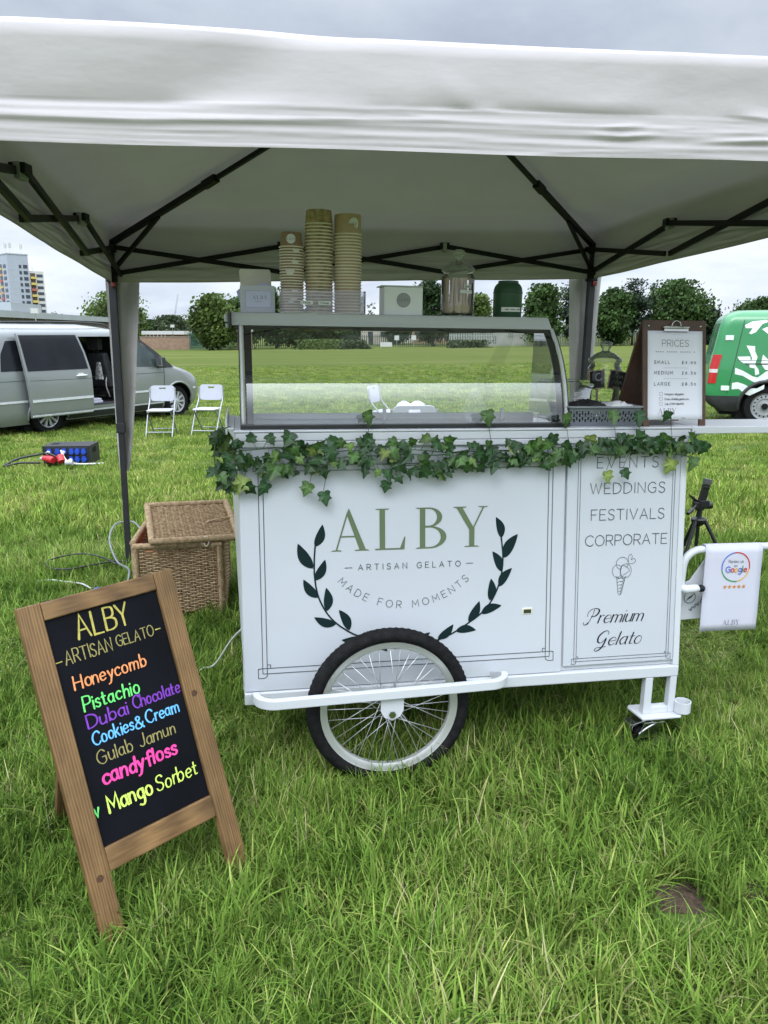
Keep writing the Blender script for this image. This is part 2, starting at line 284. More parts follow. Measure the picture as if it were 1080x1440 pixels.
# ---------------------------------------------------------------- strokes and lettering
def _g(w, *st): return (w, st)
GL = {
'A': _g(8,"0,0 4,10 8,0","1.5,3.5 6.5,3.5"), 'B': _g(6.8,"0,0 0,10","~0,10 3.6,10 5.8,9.2 5.8,6.4 3.6,5.4 0,5.3","~0,5.3 4,5.2 6.8,4 6.8,1.3 4,0 0,0"),
'C': _g(8,"~8,8.2 6.4,9.7 4.4,10 1.4,8.4 0,5 1.4,1.6 4.4,0 6.4,.3 8,1.8"), 'D': _g(8,"0,0 0,10","~0,10 3,10 6.6,8.4 8,5 6.6,1.6 3,0 0,0"),
'E': _g(6,"6,10 0,10 0,0 6,0","0,5.2 5.2,5.2"), 'F': _g(6,"6,10 0,10 0,0","0,5.2 5,5.2"),
'G': _g(8.4,"~8,8.2 6.4,9.7 4.4,10 1.4,8.4 0,5 1.4,1.6 4.4,0 6.8,.5 8.2,1.8","8.2,1.8 8.2,4.8 5.2,4.8"), 'H': _g(7.4,"0,0 0,10","7.4,0 7.4,10","0,5.2 7.4,5.2"),
'I': _g(0.6,".3,0 .3,10"), 'J': _g(4.6,"~4.4,10 4.4,2.4 3.4,.3 1.6,0 0,1.2"), 'K': _g(6.6,"0,0 0,10","6.4,10 0,4 ","2.2,6 6.6,0"), 'L': _g(5.6,"0,10 0,0 5.6,0"),
'M': _g(9,"0,0 .6,10 4.5,3 8.4,10 9,0"), 'N': _g(7.4,"0,0 0,10 7.4,0 7.4,10"), 'O': _g(9,"~o4.5,10 1.3,8.5 0,5 1.3,1.5 4.5,0 7.7,1.5 9,5 7.7,8.5"),
'P': _g(6.4,"0,0 0,10","~0,10 3.6,10 6.2,9 6.2,5.8 3.6,4.6 0,4.6"), 'R': _g(6.8,"0,0 0,10","~0,10 3.6,10 6.2,9 6.2,5.8 3.6,4.6 0,4.6","3.4,4.6 6.8,0"),
'S': _g(6,"~6,8.4 4.8,9.7 3,10 1,9.3 .3,7.6 1.2,6 3,5.2 5,4.4 6,2.6 5.2,.8 3,0 1,.5 0,1.8"), 'T': _g(7.4,"0,10 7.4,10","3.7,10 3.7,0"),
'U': _g(7.2,"~0,10 0,3.4 1.2,.8 3.6,0 6,.8 7.2,3.4 7.2,10"), 'V': _g(8,"0,10 4,0 8,10"), 'W': _g(11.4,"0,10 3,0 5.7,9.4 8.4,0 11.4,10"), 'Y': _g(7.6,"0,10 3.8,4.8 7.6,10","3.8,4.8 3.8,0"), 'Z': _g(7,"0,10 7,10 0,0 7,0"), 'X': _g(7,"0,10 7,0","7,10 0,0"),
'a': _g(5.4,"~5,4.9 3.4,6 1.3,5.4 0,3 1.2,.5 3,.3 5,2.2","~5,6 5,1.2 5.7,0"), 'b': _g(5.4,"0,10 0,0","~0,2.5 1.5,.2 4,.4 5.3,3 4,5.6 1.6,5.8 0,3.6"), 'c': _g(4.8,"~5,5 3,6 .9,5.1 0,3 .9,.8 3,0 5,1"),
'd': _g(5.4,"~5,4.9 3.4,6 1.3,5.4 0,3 1.2,.5 3,.3 5,2.2","5.1,10 5.1,0"), 'e': _g(5,"~.2,3.1 4.9,3.4 4.6,5.2 2.8,6 .8,5 0,3 .9,.7 2.8,0 5,1"), 'f': _g(4,"~5,9 4,10 2.6,9.4 2.1,7 2.1,0","0,5.8 4.4,5.8"),
'g': _g(5.4,"~5,4.9 3.3,6 1,5.4 0,3.2 1.2,.8 3.2,.6 5,2.4","~5.1,6 5.1,0 4.6,-2.8 2.8,-4 .4,-3.2"), 'h': _g(5,"0,10 0,0","~0,3.5 1.5,5.6 3.4,5.9 4.7,4.4 4.8,0"), 'i': _g(.8,".3,6 .3,0",".3,8.3 .3,8.7"), 'j': _g(2,"~1.6,6 1.6,-2 .8,-3.6 -.6,-3.6","1.6,8.3 1.6,8.7"),
'k': _g(4.6,"0,10 0,0","4.4,6 0,2.4","1.5,3.6 4.6,0"), 'l': _g(.8,".3,10 .3,0"), 'm': _g(8.4,"0,6 0,0","~0,3.6 1.2,5.6 2.7,5.9 4,4.6 4,0","~4,3.6 5.2,5.6 6.8,5.9 8.2,4.6 8.2,0"), 'n': _g(4.8,"0,6 0,0","~0,3.5 1.5,5.6 3.3,5.9 4.6,4.4 4.7,0"),
'o': _g(5.2,"~o2.6,6 .7,5.1 0,3 .7,.8 2.6,0 4.5,.8 5.2,3 4.5,5.1"), 'p': _g(5.2,"0,6 0,-4","~0,2.5 1.5,.2 4,.4 5.2,3 4,5.6 1.6,5.8 0,3.6"), 'r': _g(3,"0,6 0,0","~0,3.2 1,5.2 2.2,6 3.2,5.7"), 's': _g(4,"~3.9,5 2.3,6 .6,5.3 .5,3.9 2,3.1 3.8,2.2 3.6,.7 2,0 0,.8"),
't': _g(3.4,"~1.5,9 1.5,1.4 2.2,.2 3.5,.4","0,6 3.4,6"), 'u': _g(4.8,"~0,6 0,1.8 1.2,.2 3,.4 4.6,2.2","4.7,6 4.7,0"), 'v': _g(5,"0,6 2.4,0 5,6"), 'w': _g(7,"0,6 1.9,0 3.5,5 5.1,0 7,6"), 'y': _g(5,"0,6 2.6,.4","~5,6 2.6,.4 1.2,-3 -.6,-3.8"), 'z': _g(4.4,"0,6 4.4,6 0,0 4.4,0"), 'x': _g(4.6,"0,6 4.6,0","4.6,6 0,0"),
'0': _g(6,"~o3,8 .8,6.6 0,4 .8,1.4 3,0 5.2,1.4 6,4 5.2,6.6"), '1': _g(2.4,"0,8 2,10 2,0"), '2': _g(5.6,"~.2,8 1.6,9.8 4,9.8 5.2,7.8 4,5 0,0","0,0 5.6,0"), '3': _g(5.4,"~.2,9 2.6,10 5,8.6 4.4,6 2.4,5.4","~2.4,5.4 5.2,4.4 5,1.4 2.6,0 0,1"), '4': _g(6.4,"4.6,0 4.6,9.4 0,2.8 6.4,2.8"), '5': _g(5.6,"5.2,10 1,10 .6,5.6","~.6,5.6 3,6.2 5.4,4.6 5.4,1.8 3,0 0,1"), '6': _g(6,"~5.4,10 2,7.4 .2,3.8","~o3,6 .8,5 .2,3 .9,1 3,0 5.2,1 5.9,3 5.2,5"), '7': _g(5.6,"0,10 5.6,10 1.8,0"), '8': _g(6,"~o3,10 1,9.2 .8,6.6 3,5.4 5.2,6.6 5,9.2","~o3,5.4 .8,4.4 .3,2 3,0 5.7,2 5.2,4.4"),'9': _g(6,"~o3,10 .8,9 .2,7 .9,5 3,4.2 5.2,5 5.9,7 5.2,9","5.9,7 3.4,0"),
'£': _g(5.8,"~5.4,8.6 3.8,10 2,8.8 2,5 1.8,2 0,0","0,0 5.8,0","0,5 4.6,5"), '.': _g(1,".4,0 .4,.5"), ':': _g(1,".4,0 .4,.5",".4,4.5 .4,5"), '-': _g(4.6,"0,4.6 4.6,4.6"), '&': _g(7,"~7,0 1.6,7.4 2.2,9.6 4,9.4 4.2,7.4 .6,3.6 .4,1 2.6,0 5,1 6.6,4.4"), '@': _g(8,"~o4,5.6 2.6,4.6 2.6,3 4,2 5.4,3 5.4,4.6","~5.4,5.6 5.6,2.6 7.4,2.6 8,5 6.4,8 3,8 .4,5.4 .8,1.6 4,-.4 6.6,0"), ' ': _g(4),
}
def glyph(ch):
    w, st = GL[ch]; out = []
    for s in st:
        closed = s.startswith('~o'); sm = s.startswith('~')
        pts = [tuple(float(q) for q in p.split(',')) for p in s.lstrip('~o').split()]
        if sm: pts = catmull(pts, 5, closed)
        if closed: pts = pts + [pts[0]]
        out.append(pts)
    return w, out
_off = [0.0]
class Frame:
    """a flat drawing surface: origin, x axis, y axis, normal"""
    def __init__(s, o, ex, ey, en=None):
        s.o = Vector(o); s.ex = Vector(ex).normalized(); s.ey = Vector(ey).normalized(); s.n = Vector(en).normalized() if en else s.ex.cross(s.ey).normalized()
    def __call__(s, x, y, h=0.0): return s.o + s.ex * x + s.ey * y + s.n * h
def stroke(mb, fr, pts, hw, mi=0, cap=True, taper=None, base=0.0012):
    """one painted stroke as a thin ribbon lying on the surface"""
    P = [np.array(p, float) for p in pts]; Q = [P[0]]
    for p in P[1:]:
        if np.linalg.norm(p - Q[-1]) > 1e-7: Q.append(p)
    if len(Q) < 2: Q.append(Q[0] + np.array([1e-5, 0]))
    P = Q; n = len(P); _off[0] = (_off[0] + 0.00004) % 0.0006; h0 = base + _off[0]
    vs = []; fs = []
    for i in range(n):
        a = P[i] - P[i-1] if i > 0 else P[1] - P[0]; b = P[i+1] - P[i] if i < n-1 else a
        a = a / np.linalg.norm(a); b = b / np.linalg.norm(b); t = a + b; lt = np.linalg.norm(t)
        t = t / lt if lt > 1e-6 else a
        nn = np.array([-t[1], t[0]]); k = 1.0 / max(0.5, abs(nn @ np.array([-a[1], a[0]])))
        w = hw * k
        if taper is not None: w *= taper(i / (n - 1), a)
        h = h0 + 0.000012 * i
        vs += [fr(*(P[i] + nn * w), h), fr(*(P[i] - nn * w), h)]
    for i in range(n - 1): fs.append((2*i+1, 2*i+3, 2*i+2, 2*i))
    mb.add(vs, fs, mi)
    if cap:
        for p, q in ((P[0], P[1]), (P[-1], P[-2])):
            d = (p - q) / np.linalg.norm(p - q); nn = np.array([-d[1], d[0]]); arc = []
            for k in range(6):
                an = math.pi * k / 5; arc.append(fr(*(p + nn * hw * math.cos(an) + d * hw * math.sin(an)), h0 + 0.00001))
            nrm = (arc[1] - arc[0]).cross(arc[3] - arc[0])
            if nrm.dot(fr.n) < 0: arc.reverse()
            mb.add(arc, [tuple(range(6))], mi)
def text(mb, fr, s, x, y, cap, hw, mi=0, track=1.6, width=None, align='l', shear=0.0, jit=0.0, xs=1.0, rng=None, caps=True, taper=None, base=0.0012, space=1.0):
    """single-stroke lettering; cap = capital height in metres; width forces the total length"""
    u = cap / 10.0; ws = [glyph(c)[0] * (space if c == ' ' else 1) for c in s]
    tot = sum(ws) * xs + track * (len(s) - 1)
    if width:
        tr2 = track + (width / u - tot) / max(1, len(s) - 1)
        if tr2 < track * .75:
            k_ = (width / u) / tot; xs *= k_; track *= k_
        else: track = tr2
        tot = width / u
    cx = {'l': 0, 'c': -tot / 2, 'r': -tot}[align]; rng = rng or random.Random(3)
    for c, w in zip(s, ws):
        _, st = glyph(c); jx, jy, ja, js = (rng.uniform(-jit, jit), rng.uniform(-jit, jit), rng.uniform(-jit, jit) * 0.12, 1 + rng.uniform(-jit, jit) * 0.12) if jit else (0, 0, 0, 1)
        for p in st:
            q = []
            for a, b in p:
                a2 = (a + shear * b) * xs * js; b2 = b * js
                q.append((x + u * (cx + a2 * math.cos(ja) - b2 * math.sin(ja) + jx), y + u * (a2 * math.sin(ja) + b2 * math.cos(ja) + jy)))
            stroke(mb, fr, q, hw, mi, cap=caps, taper=taper, base=base)
        cx += w * xs + track
    return tot * u
def poly(mb, fr, pts, mi=0, base=0.0012):
    _off[0] = (_off[0] + 0.00004) % 0.0006; h = base + _off[0]
    A = sum(pts[i-1][0]*pts[i][1]-pts[i][0]*pts[i-1][1] for i in range(len(pts)))
    if A < 0: pts = pts[::-1]
    mb.add([fr(x, y, h) for x, y in pts], [tuple(range(len(pts)))], mi)
def serif_alby(mb, fr, x, y, cap, mi=0, gap=None, base=0.0012):
    """the stall's name in a high-contrast serif, each letter built of stems, hairlines and serifs"""
    u = cap / 10.0; xs = gap or (0, 10.9, 20.7, 30.4)
    def P(ox, pts): poly(mb, fr, [(x + u*(ox+a), y + u*b) for a, b in pts], mi, base)
    def S(ox, pts, w): stroke(mb, fr, [(x + u*(ox+a), y + u*b) for a, b in pts], u*w/2, mi, cap=False, base=base)
    def slab(ox, a, b, y0, up): P(ox, [(a, y0), (b, y0), (b-.5, y0+up*.28), (a+.5, y0+up*.28)])
    o = xs[0]; P(o, [(3.85,8.9),(4.35,10.2),(4.5,10.2),(8.5,.2),(6.95,.2)]); S(o, [(1.3,.2),(4.15,9.4)], .36); S(o, [(2.2,3.5),(6.3,3.5)], .34); slab(o, 0,2.7,0,1); slab(o,5.6,9.4,0,1)
    o = xs[1]; P(o, [(1.1,.2),(2.45,.2),(2.45,9.8),(1.1,9.8)]); slab(o,0,3.6,10,-1); P(o, [(0,0),(7.2,0),(7.2,.34),(0,.34)]); P(o, [(6.1,.3),(7.2,.1),(7.45,3.1),(7.2,3.1)])
    o = xs[2]; P(o, [(1.1,.2),(2.45,.2),(2.45,9.8),(1.1,9.8)]); slab(o,0,2.6,10,-1); slab(o,0,2.6,0,1)
    for (y0, y1, X, T) in ((5.25, 10, 6.7, 1.3), (0, 5.45, 7.8, 1.45)):
        cy = (y0+y1)/2; ry = (y1-y0)/2; out = []; inn = []
        for k in range(13):
            a = -math.pi/2 + math.pi*k/12; sx = 3.4 if X < 7 else 3.6
            out.append((sx + (X-sx)*math.cos(a), cy + ry*math.sin(a))); inn.append((sx + (X-T-sx)*math.cos(a), cy + (ry-.32)*math.sin(a)))
        out = [(2.3, y0)] + out + [(2.3, y1)]; inn = [(2.3, y0+.32)] + inn + [(2.3, y1-.32)]
        for k in range(len(out)-1): P(o, [out[k], out[k+1], inn[k+1], inn[k]])
    o = xs[3]; P(o, [(.85,9.8),(2.35,9.8),(5.35,4.7),(4.15,4.3)]); S(o, [(7.75,9.8),(5.1,4.5)], .36); P(o, [(4.15,.2),(5.5,.2),(5.5,4.75),(4.15,4.4)]); slab(o,0,3.5,10,-1); slab(o,6.3,9.0,10,-1); slab(o,2.8,6.8,0,1)
def ring(mb, fr, x, y, r, hw, mi=0, n=40, a0=0, a1=360, base=0.0012):
    stroke(mb, fr, [(x + r*math.cos(R(lerp(a0,a1,k/n))), y + r*math.sin(R(lerp(a0,a1,k/n)))) for k in range(n+1)], hw, mi, cap=False, base=base)
def disc(mb, fr, x, y, r, mi=0, n=32, base=0.0008):
    poly(mb, fr, [(x + r*math.cos(2*math.pi*k/n), y + r*math.sin(2*math.pi*k/n)) for k in range(n)], mi, base)
# ---------------------------------------------------------------- ground: one sheet to the horizon
def field_mat():
    m = newmat('field'); t = m.node_tree; LL = t.links.new; o = N('ShaderNodeOutputMaterial', t); b = N('ShaderNodeBsdfPrincipled', t)
    g = N('ShaderNodeNewGeometry', t)
    def noise_(sc, det, st=(1, 1, 1)):
        mp = N('ShaderNodeMapping', t); mp.inputs['Scale'].default_value = st; LL(g.outputs['Position'], mp.inputs['Vector'])
        n = N('ShaderNodeTexNoise', t); n.inputs['Scale'].default_value = sc; n.inputs['Detail'].default_value = det; LL(mp.outputs[0], n.inputs['Vector']); return n
    def ramp(src, *st):
        r = N('ShaderNodeValToRGB', t); LL(src, r.inputs[0]); el = r.color_ramp.elements
        while len(el) < len(st): el.new(0.5)
        for k, (p, c) in enumerate(st): el[k].position = p; el[k].color = (*c, 1)
        return r
    def mixc(f, a, bb):
        mx = N('ShaderNodeMix', t, data_type='RGBA')
        if isinstance(f, float): mx.inputs['Factor'].default_value = f
        else: LL(f, mx.inputs['Factor'])
        LL(a, mx.inputs['A']); LL(bb, mx.inputs['B']); return mx.outputs['Result']
    fine = ramp(noise_(70, 9, (1, 1, 1)).outputs['Fac'], (0.36, (0.012, 0.018, 0.006)), (0.52, (0.050, 0.080, 0.018)), (0.68, (0.13, 0.15, 0.05)))
    mid = ramp(noise_(0.9, 7).outputs['Fac'], (0.3, (0.085, 0.145, 0.026)), (0.6, (0.125, 0.18, 0.04)), (0.75, (0.19, 0.205, 0.07)))
    band = ramp(noise_(0.10, 6, (0.35, 1.7, 1)).outputs['Fac'], (0.34, (0.068, 0.093, 0.012)), (0.5, (0.087, 0.108, 0.017)), (0.68, (0.132, 0.137, 0.034)))
    c = mixc(0.35, fine.outputs[0], mid.outputs[0])
    sp = N('ShaderNodeSeparateXYZ', t); LL(g.outputs['Position'], sp.inputs[0])
    dm = N('ShaderNodeMapRange', t); dm.inputs['From Min'].default_value = 8; dm.inputs['From Max'].default_value = 38; dm.inputs['To Max'].default_value = 0.75; LL(sp.outputs['Y'], dm.inputs['Value'])
    c = mixc(dm.outputs[0], c, band.outputs[0])
    LL(c, b.inputs['Base Color']); b.inputs['Roughness'].default_value = 0.9; b.inputs['Specular IOR Level'].default_value = 0.1
    bp = N('ShaderNodeBump', t); bp.inputs['Strength'].default_value = 0.6; bp.inputs['Distance'].default_value = 0.05
    LL(noise_(24, 6).outputs['Fac'], bp.inputs['Height']); LL(bp.outputs[0], b.inputs['Normal'])
    LL(b.outputs[0], o.inputs['Surface']); return m
xs = np.unique(np.concatenate([np.linspace(-14, 14, 57), -np.geomspace(14, 1500, 40), np.geomspace(14, 1500, 40)]))
ys = np.unique(np.concatenate([-np.geomspace(1.0, 400, 22), np.linspace(-1, 24, 64), np.geomspace(24, 1500, 60)]))
XX, YY = np.meshgrid(xs, ys); ZZ = zg(XX, YY) - 0.012
ZZ = ZZ + 0.02 * np.sin(XX * 1.7 + 0.6) * np.sin(YY * 1.3) * sstep(6, 12, YY)
gm = MB(); gm.grid([[(XX[i, j], YY[i, j], ZZ[i, j]) for j in range(len(xs))] for i in range(len(ys))])
tag(gm.build('ground', field_mat(), smooth=180), kind='structure')

# ---------------------------------------------------------------- gazebo
black_steel = pm('black_steel', (0.010, 0.0105, 0.011), rough=0.5, var=0.3, scale=30, spec=0.22)
fabric = pm('canopy_fabric', (0.475, 0.445, 0.440), rough=0.9, var=0.04, scale=3, bump=0.2, bscale=1.7, bdist=.06, stretch=(1, 1, 2.4), spec=0.15, trans=0.045)
grey_plastic = pm('grey_plastic', (0.30, 0.31, 0.31), rough=0.5)
gz = thing('gazebo', 'large off-white pop-up gazebo on a black folding frame over the gelato cart', 'gazebo', (0, 0, 0))
cBL = Vector((-1.575, 4.69, 1.945)); cBR = Vector((1.335, 5.195, 1.985))
gw = (cBR - cBL); gw.z = 0; gw.normalize(); gd = Vector((-gw.y, gw.x, 0)); GS = 2.95
cFL = cBL - gd * GS; cFL.z = 2.003; cFR = cBR - gd * GS; cFR.z = 2.055
peak = (cBL + cBR + cFL + cFR) / 4; peak.z = 2.60
def fold(u, v, s):
    return noise.noise(Vector((u * 1.3 + s, v * 3.1, s * 2.0)))
FOLDS = [([(.02, .25), (.12, .27), (.20, .285), (.30, .40), (.36, .455), (.48, .45), (.60, .44)], -.016, .030), ([(.10, .33), (.22, .34), (.33, .47)], .010, .026),
         ([(.36, .30), (.45, .31), (.55, .295), (.60, .31)], .007, .012), ([(.36, .285), (.44, .295), (.56, .28)], -.006, .010), ([(.40, .35), (.43, .30), (.46, .27)], .005, .009), ([(.60, .37), (.66, .36), (.74, .375)], .006, .012),
         ([(.54, .13), (.57, .12), (.60, .14)], .006, .010), ([(.55, .17), (.59, .19)], .005, .009), ([(.02, .16), (.18, .14), (.34, .17)], .006, .014), ([(.63, .09), (.70, .12), (.76, .10)], .006, .011), ([(.66, .30), (.72, .25)], .005, .009), ([(.12, .50), (.24, .53), (.40, .52)], .008, .02)]
FOLDS = [([(a, c * .85 + .125 if c > .2 else c * 1.4) for a, c in pl_], amp, wd) for pl_, amp, wd in FOLDS]
def fold_disp(u, v):
    d_ = 0.0; x = u * 2.95; y = v * .52
    for pl_, amp, wd in FOLDS:
        best = 9; n_ = len(pl_) - 1
        for i in range(n_):
            ax_, ay_ = pl_[i][0] * 2.95, pl_[i][1] * .52; bx_, by_ = pl_[i+1][0] * 2.95, pl_[i+1][1] * .52
            t_ = max(0, min(1, ((x - ax_) * (bx_ - ax_) + (y - ay_) * (by_ - ay_)) / ((bx_ - ax_) ** 2 + (by_ - ay_) ** 2))); dd = math.hypot(x - ax_ - t_ * (bx_ - ax_), y - ay_ - t_ * (by_ - ay_))
            if dd < best: best = dd; along = (i + t_) / n_
        if best < wd * 3: d_ += amp * math.exp(-(best / wd) ** 2) * (.25 + .75 * math.sin(math.pi * along))
    return d_
# cover: four roof panels with a valance each; u runs along an edge, v from the valance hem to the peak
def side(c0, c1, hz0, hz1, seed, wr):
    rows = []; nu = 190 if seed == 1.0 else 80
    out = Vector(((c0 + c1) / 2 - peak).to_tuple()); out.z = 0; out.normalize()
    vv = [0, .012, .03] + [.045 + .015 * k for k in range(40)] + [.66, .7, .76, .82, .88, .94, 1.0]
    for v in vv:
        row = []
        for k in range(nu + 1):
            u = k / nu; ew = min(1.0, 14 * u * (1 - u)); e_ = c0.lerp(c1, u); hem = lerp(hz0, hz1, u); ez = e_.z
            sag = -0.003 * math.sin(math.pi * u * 3) ** 2
            if v <= 0.38:                        # valance, hanging from the eave
                q = v / 0.38; p = Vector((e_.x, e_.y, lerp(hem, ez - 0.055, q)))
                p += out * (0.006 * (1 - q) * ew)
                a = wr * ew * (0.5 + 0.5 * math.sin(math.pi * q))
                n_ = fold(u * 2.2, q * 2.6 + u * 0.9, seed) * 0.8 + fold(u * 5, q * 7 - u * 1.5, seed + 5) * 0.4
                rid = 1 - abs(noise.noise(Vector((u * 2.1 + seed, q * 3.4 + u * 1.1, 3.3)))) * 2
                r3 = 1 - abs(noise.noise(Vector((u * 1.5 - q * .35 + seed, q * 1.6 + u * .8, 5.7)))) * 2; p += out * .5 * wr * ew * max(0, r3) ** 12
                r2 = 1 - abs(noise.noise(Vector((u * 3.4 + seed * 2, q * 5.5 - u * 1.9, 8.1)))) * 2
                p += out * (a * n_ + a * 0.6 * max(0, rid) ** 6 - a * 0.4 * max(0, r2) ** 8)
                p.z += sag * (1 - q)
            else:                                # roof: rounded over the eave, then up to the peak
                q = (v - 0.38) / 0.62; t = max(0.0, q - 0.12) / 0.88
                base = e_.lerp(peak, t)
                z0 = ez - 0.055
                z = lerp(ez + 0.035, peak.z, t ** 0.95) if q >= 0.30 else lerp(z0, lerp(ez + 0.035, peak.z, (0.18/0.88) ** 0.95), 1 - (1 - q / 0.30) ** 2)
                p = Vector((base.x, base.y, z - 0.05 * math.sin(math.pi * t) * (0.15 + 0.85 * math.sin(math.pi * u))))
                f = (1 - t) * math.sin(math.pi * min(1, q * 1.3 + 0.15)); n_ = fold(u * 2.4, q * 3, seed + 9)
                f *= ew; p.z += 0.012 * f * n_; p += out * (wr * 1.1 * f * fold(u * 2.2, 2.6 + u * .9 + q * 3, seed) + wr * .7 * f * fold(u * 4.5, q * 8 - u * 2, seed + 3))
            if seed == 1.0 and v > .03: p += out * fold_disp(u, v)
            row.append(p)
        rows.append(row)
    return rows
mb = MB()
hem = {'F': (1.853, 1.885), 'B': (1.73, 1.783), 'L': (1.73, 1.848), 'R': (1.783, 1.885)}
mb.grid(side(cFL, cFR, hem['F'][0], hem['F'][1], 1.0, 0.0035)); mb.grid(side(cBR, cBL, hem['B'][1], hem['B'][0], 2.0, 0.008))
mb.grid(side(cBL, cFL, hem['L'][0], hem['L'][1], 3.0, 0.014)); mb.grid(side(cFR, cBR, hem['R'][1], hem['R'][0], 4.0, 0.012))
mb.build('canopy_cover', fabric, gz, smooth=180)
# hem seam, a doubled strip along the front and side hems
for c0, c1, h0, h1, s_ in ((cFL, cFR, *hem['F'], 1.0), (cBR, cBL, hem['B'][1], hem['B'][0], 2.0), (cBL, cFL, *hem['L'], 3.0), (cFR, cBR, hem['R'][1], hem['R'][0], 4.0)):
    out = Vector(((c0 + c1) / 2 - peak).to_tuple()); out.z = 0; out.normalize()
    allr = side(c0, c1, h0, h1, s_, {1.0: .0035, 2.0: .008, 3.0: .014, 4.0: .012}[s_]); rows = [allr[k] for k in (0, 1, 2)]
    m = MB(); m.grid([[p + out * 0.0025 for p in r] for r in rows]); m.build('hem', fabric, gz, smooth=180)
# frame
legs_xy = {}
for nm, c, base in (('BL', cBL, Vector((-1.603, 4.675, 0))), ('BR', cBR, Vector((1.315, 5.18, -0.02))), ('FL', cFL, Vector((cFL.x - .02, cFL.y, 0))), ('FR', cFR, Vector((cFR.x + .02, cFR.y, 0)))):
    m = MB(); top = c.copy(); top.z -= 0.02
    mid = base.lerp(top, 0.46)
    m.bar(mid, top, 0.042, 0.042, up=gd); m.bar(base, mid, 0.034, 0.034, up=gd); m.bar(base.lerp(top, .445), base.lerp(top, .475), 0.050, 0.050, up=gd)
    lg = m.build('leg', pm('leg_steel', (.030, .031, .035), rough=.5, var=.2, scale=12, spec=.3), gz, bevel=0.003)
    f = MB(); f.box(-.06, .06, -.06, .06, 0.0, .006, M=Matrix.Translation(base)); f.build('foot', black_steel, lg)
    f = MB(); f.box(-.032, .032, -.032, .032, -.03, .035, M=Matrix.Translation(top)); f.build('bracket', black_steel, lg, bevel=.006)
    f = MB(); f.bar(base.lerp(top, .90), base.lerp(top, .945), .062, .062, up=gd); f.build('slider', black_steel, lg, bevel=.006)
    legs_xy[nm] = (base, top)
red = pm('red_button', (0.16, 0.012, 0.010), rough=0.5)
for nm in ('BL', 'BR'):
    b_, t_ = legs_xy[nm]; p = b_.lerp(t_, .893); m = MB(); m.box(.002, .03, -.035, -.02, -.014, .014, M=Matrix.Translation(p)); m.build('release_button', red, gz, bevel=.004)
def truss(a, b, drop=0.0, inset=.035):
    """three scissor pairs between two leg tops"""
    ups = [a.lerp(b, k / 3) for k in range(4)]; z_u = [a.z - .02, lerp(a.z, b.z, 1/3) - .012, lerp(a.z, b.z, 2/3) - .012, b.z - .02]
    U = [Vector((p.x, p.y, z)) for p, z in zip(ups, z_u)]; Lw = [Vector((p.x, p.y, z - (.15 if drop == 0 else .035))) for p, z in zip(ups, z_u)]
    side_ = (b - a).cross(Vector((0, 0, 1))).normalized() * .013
    inw = (peak - (a + b) / 2); inw.z = 0; inw.normalize(); off = inw * inset + Vector((0, 0, -drop))
    for k in range(3):
        m = MB(); m.bar(U[k] + off + side_, Lw[k+1] + off + side_, .016, .026); m.build('truss_bar', black_steel, gz)
        m = MB(); m.bar(Lw[k] + off - side_, U[k+1] + off - side_, .016, .026); m.build('truss_bar', black_steel, gz)
    for k in (1, 2):
        m = MB(); M_ = Matrix.Translation(U[k] + off); m.box(-.028, .028, -.03, .03, -.012, .022, M=M_); m.box(-.012, .012, -.032, .032, -.03, .024, 1, M=M_); m.build('truss_joint', [black_steel, grey_plastic], gz, bevel=.004)
truss(cBL, cBR); truss(cBL, cFL); truss(cBR, cFR); truss(cFL, cFR, .03, .13)
pk = peak.copy(); pk.z -= .05
for c in (cBL, cBR, cFL, cFR):
    a = c.copy(); a.z -= .0; q = a.lerp(pk, .42); m = MB(); m.bar(a, q, .028, .028); m.bar(a.lerp(pk, .40), pk, .02, .02); m.bar(a.lerp(pk, .385), a.lerp(pk, .43), .036, .036); m.build('rafter', black_steel, gz)
    lo = c.copy(); lo.z -= .155; m = MB(); m.bar(lo, a.lerp(pk, .21) + Vector((0, 0, -.012)), .016, .022); m.build('brace', black_steel, gz)
m = MB(); m.lathe([(0.0, 0), (.05, .0), (.06, .03), (.03, .06), (0, .06)], M=Matrix.Translation(pk - Vector((0, 0, .03)))); m.build('hub', black_steel, gz)
# fabric strips gathered down the two back legs
def drape(base, top, wl, wr_, z_end, seed, flip):
    rows = []
    zt = 1.80
    for i in range(41):
        t = i / 40; z = lerp(zt, z_end, t); s = (z - base.z) / (top.z - base.z); c = base.lerp(top, s)
        l_ = wl * (1 - t) ** 0.8 + .03; r_ = wr_ * (1 - t) ** 0.75 + .028; row = []
        for j in range(33):
            q = j / 32; a = lerp(-l_, r_, q)
            amp = .012 + .010 * (1 - t)
            n_ = math.sin(q * 9.5 + seed + t * 1.7) * amp + noise.noise(Vector((q * 3, t * 5, seed))) * .022
            dep = .045 + n_
            if flip: p = c + gw * a + gd * (dep * .7 + .01)
            else: p = c + gw * a + gd * (dep * .7 + .01)
            row.append(p)
        rows.append(row)
    m = MB(); m.grid(rows); return m.build('leg_drape', pm('drape_fabric', (.40, .385, .375), rough=.9, var=.08, scale=6, bump=.6, bscale=14, spec=.1), gz, smooth=180)
drape(*legs_xy['BL'], .018, .125, .62, 0.4, 0); drape(*legs_xy['BR'], .10, .055, .45, 2.2, 1)

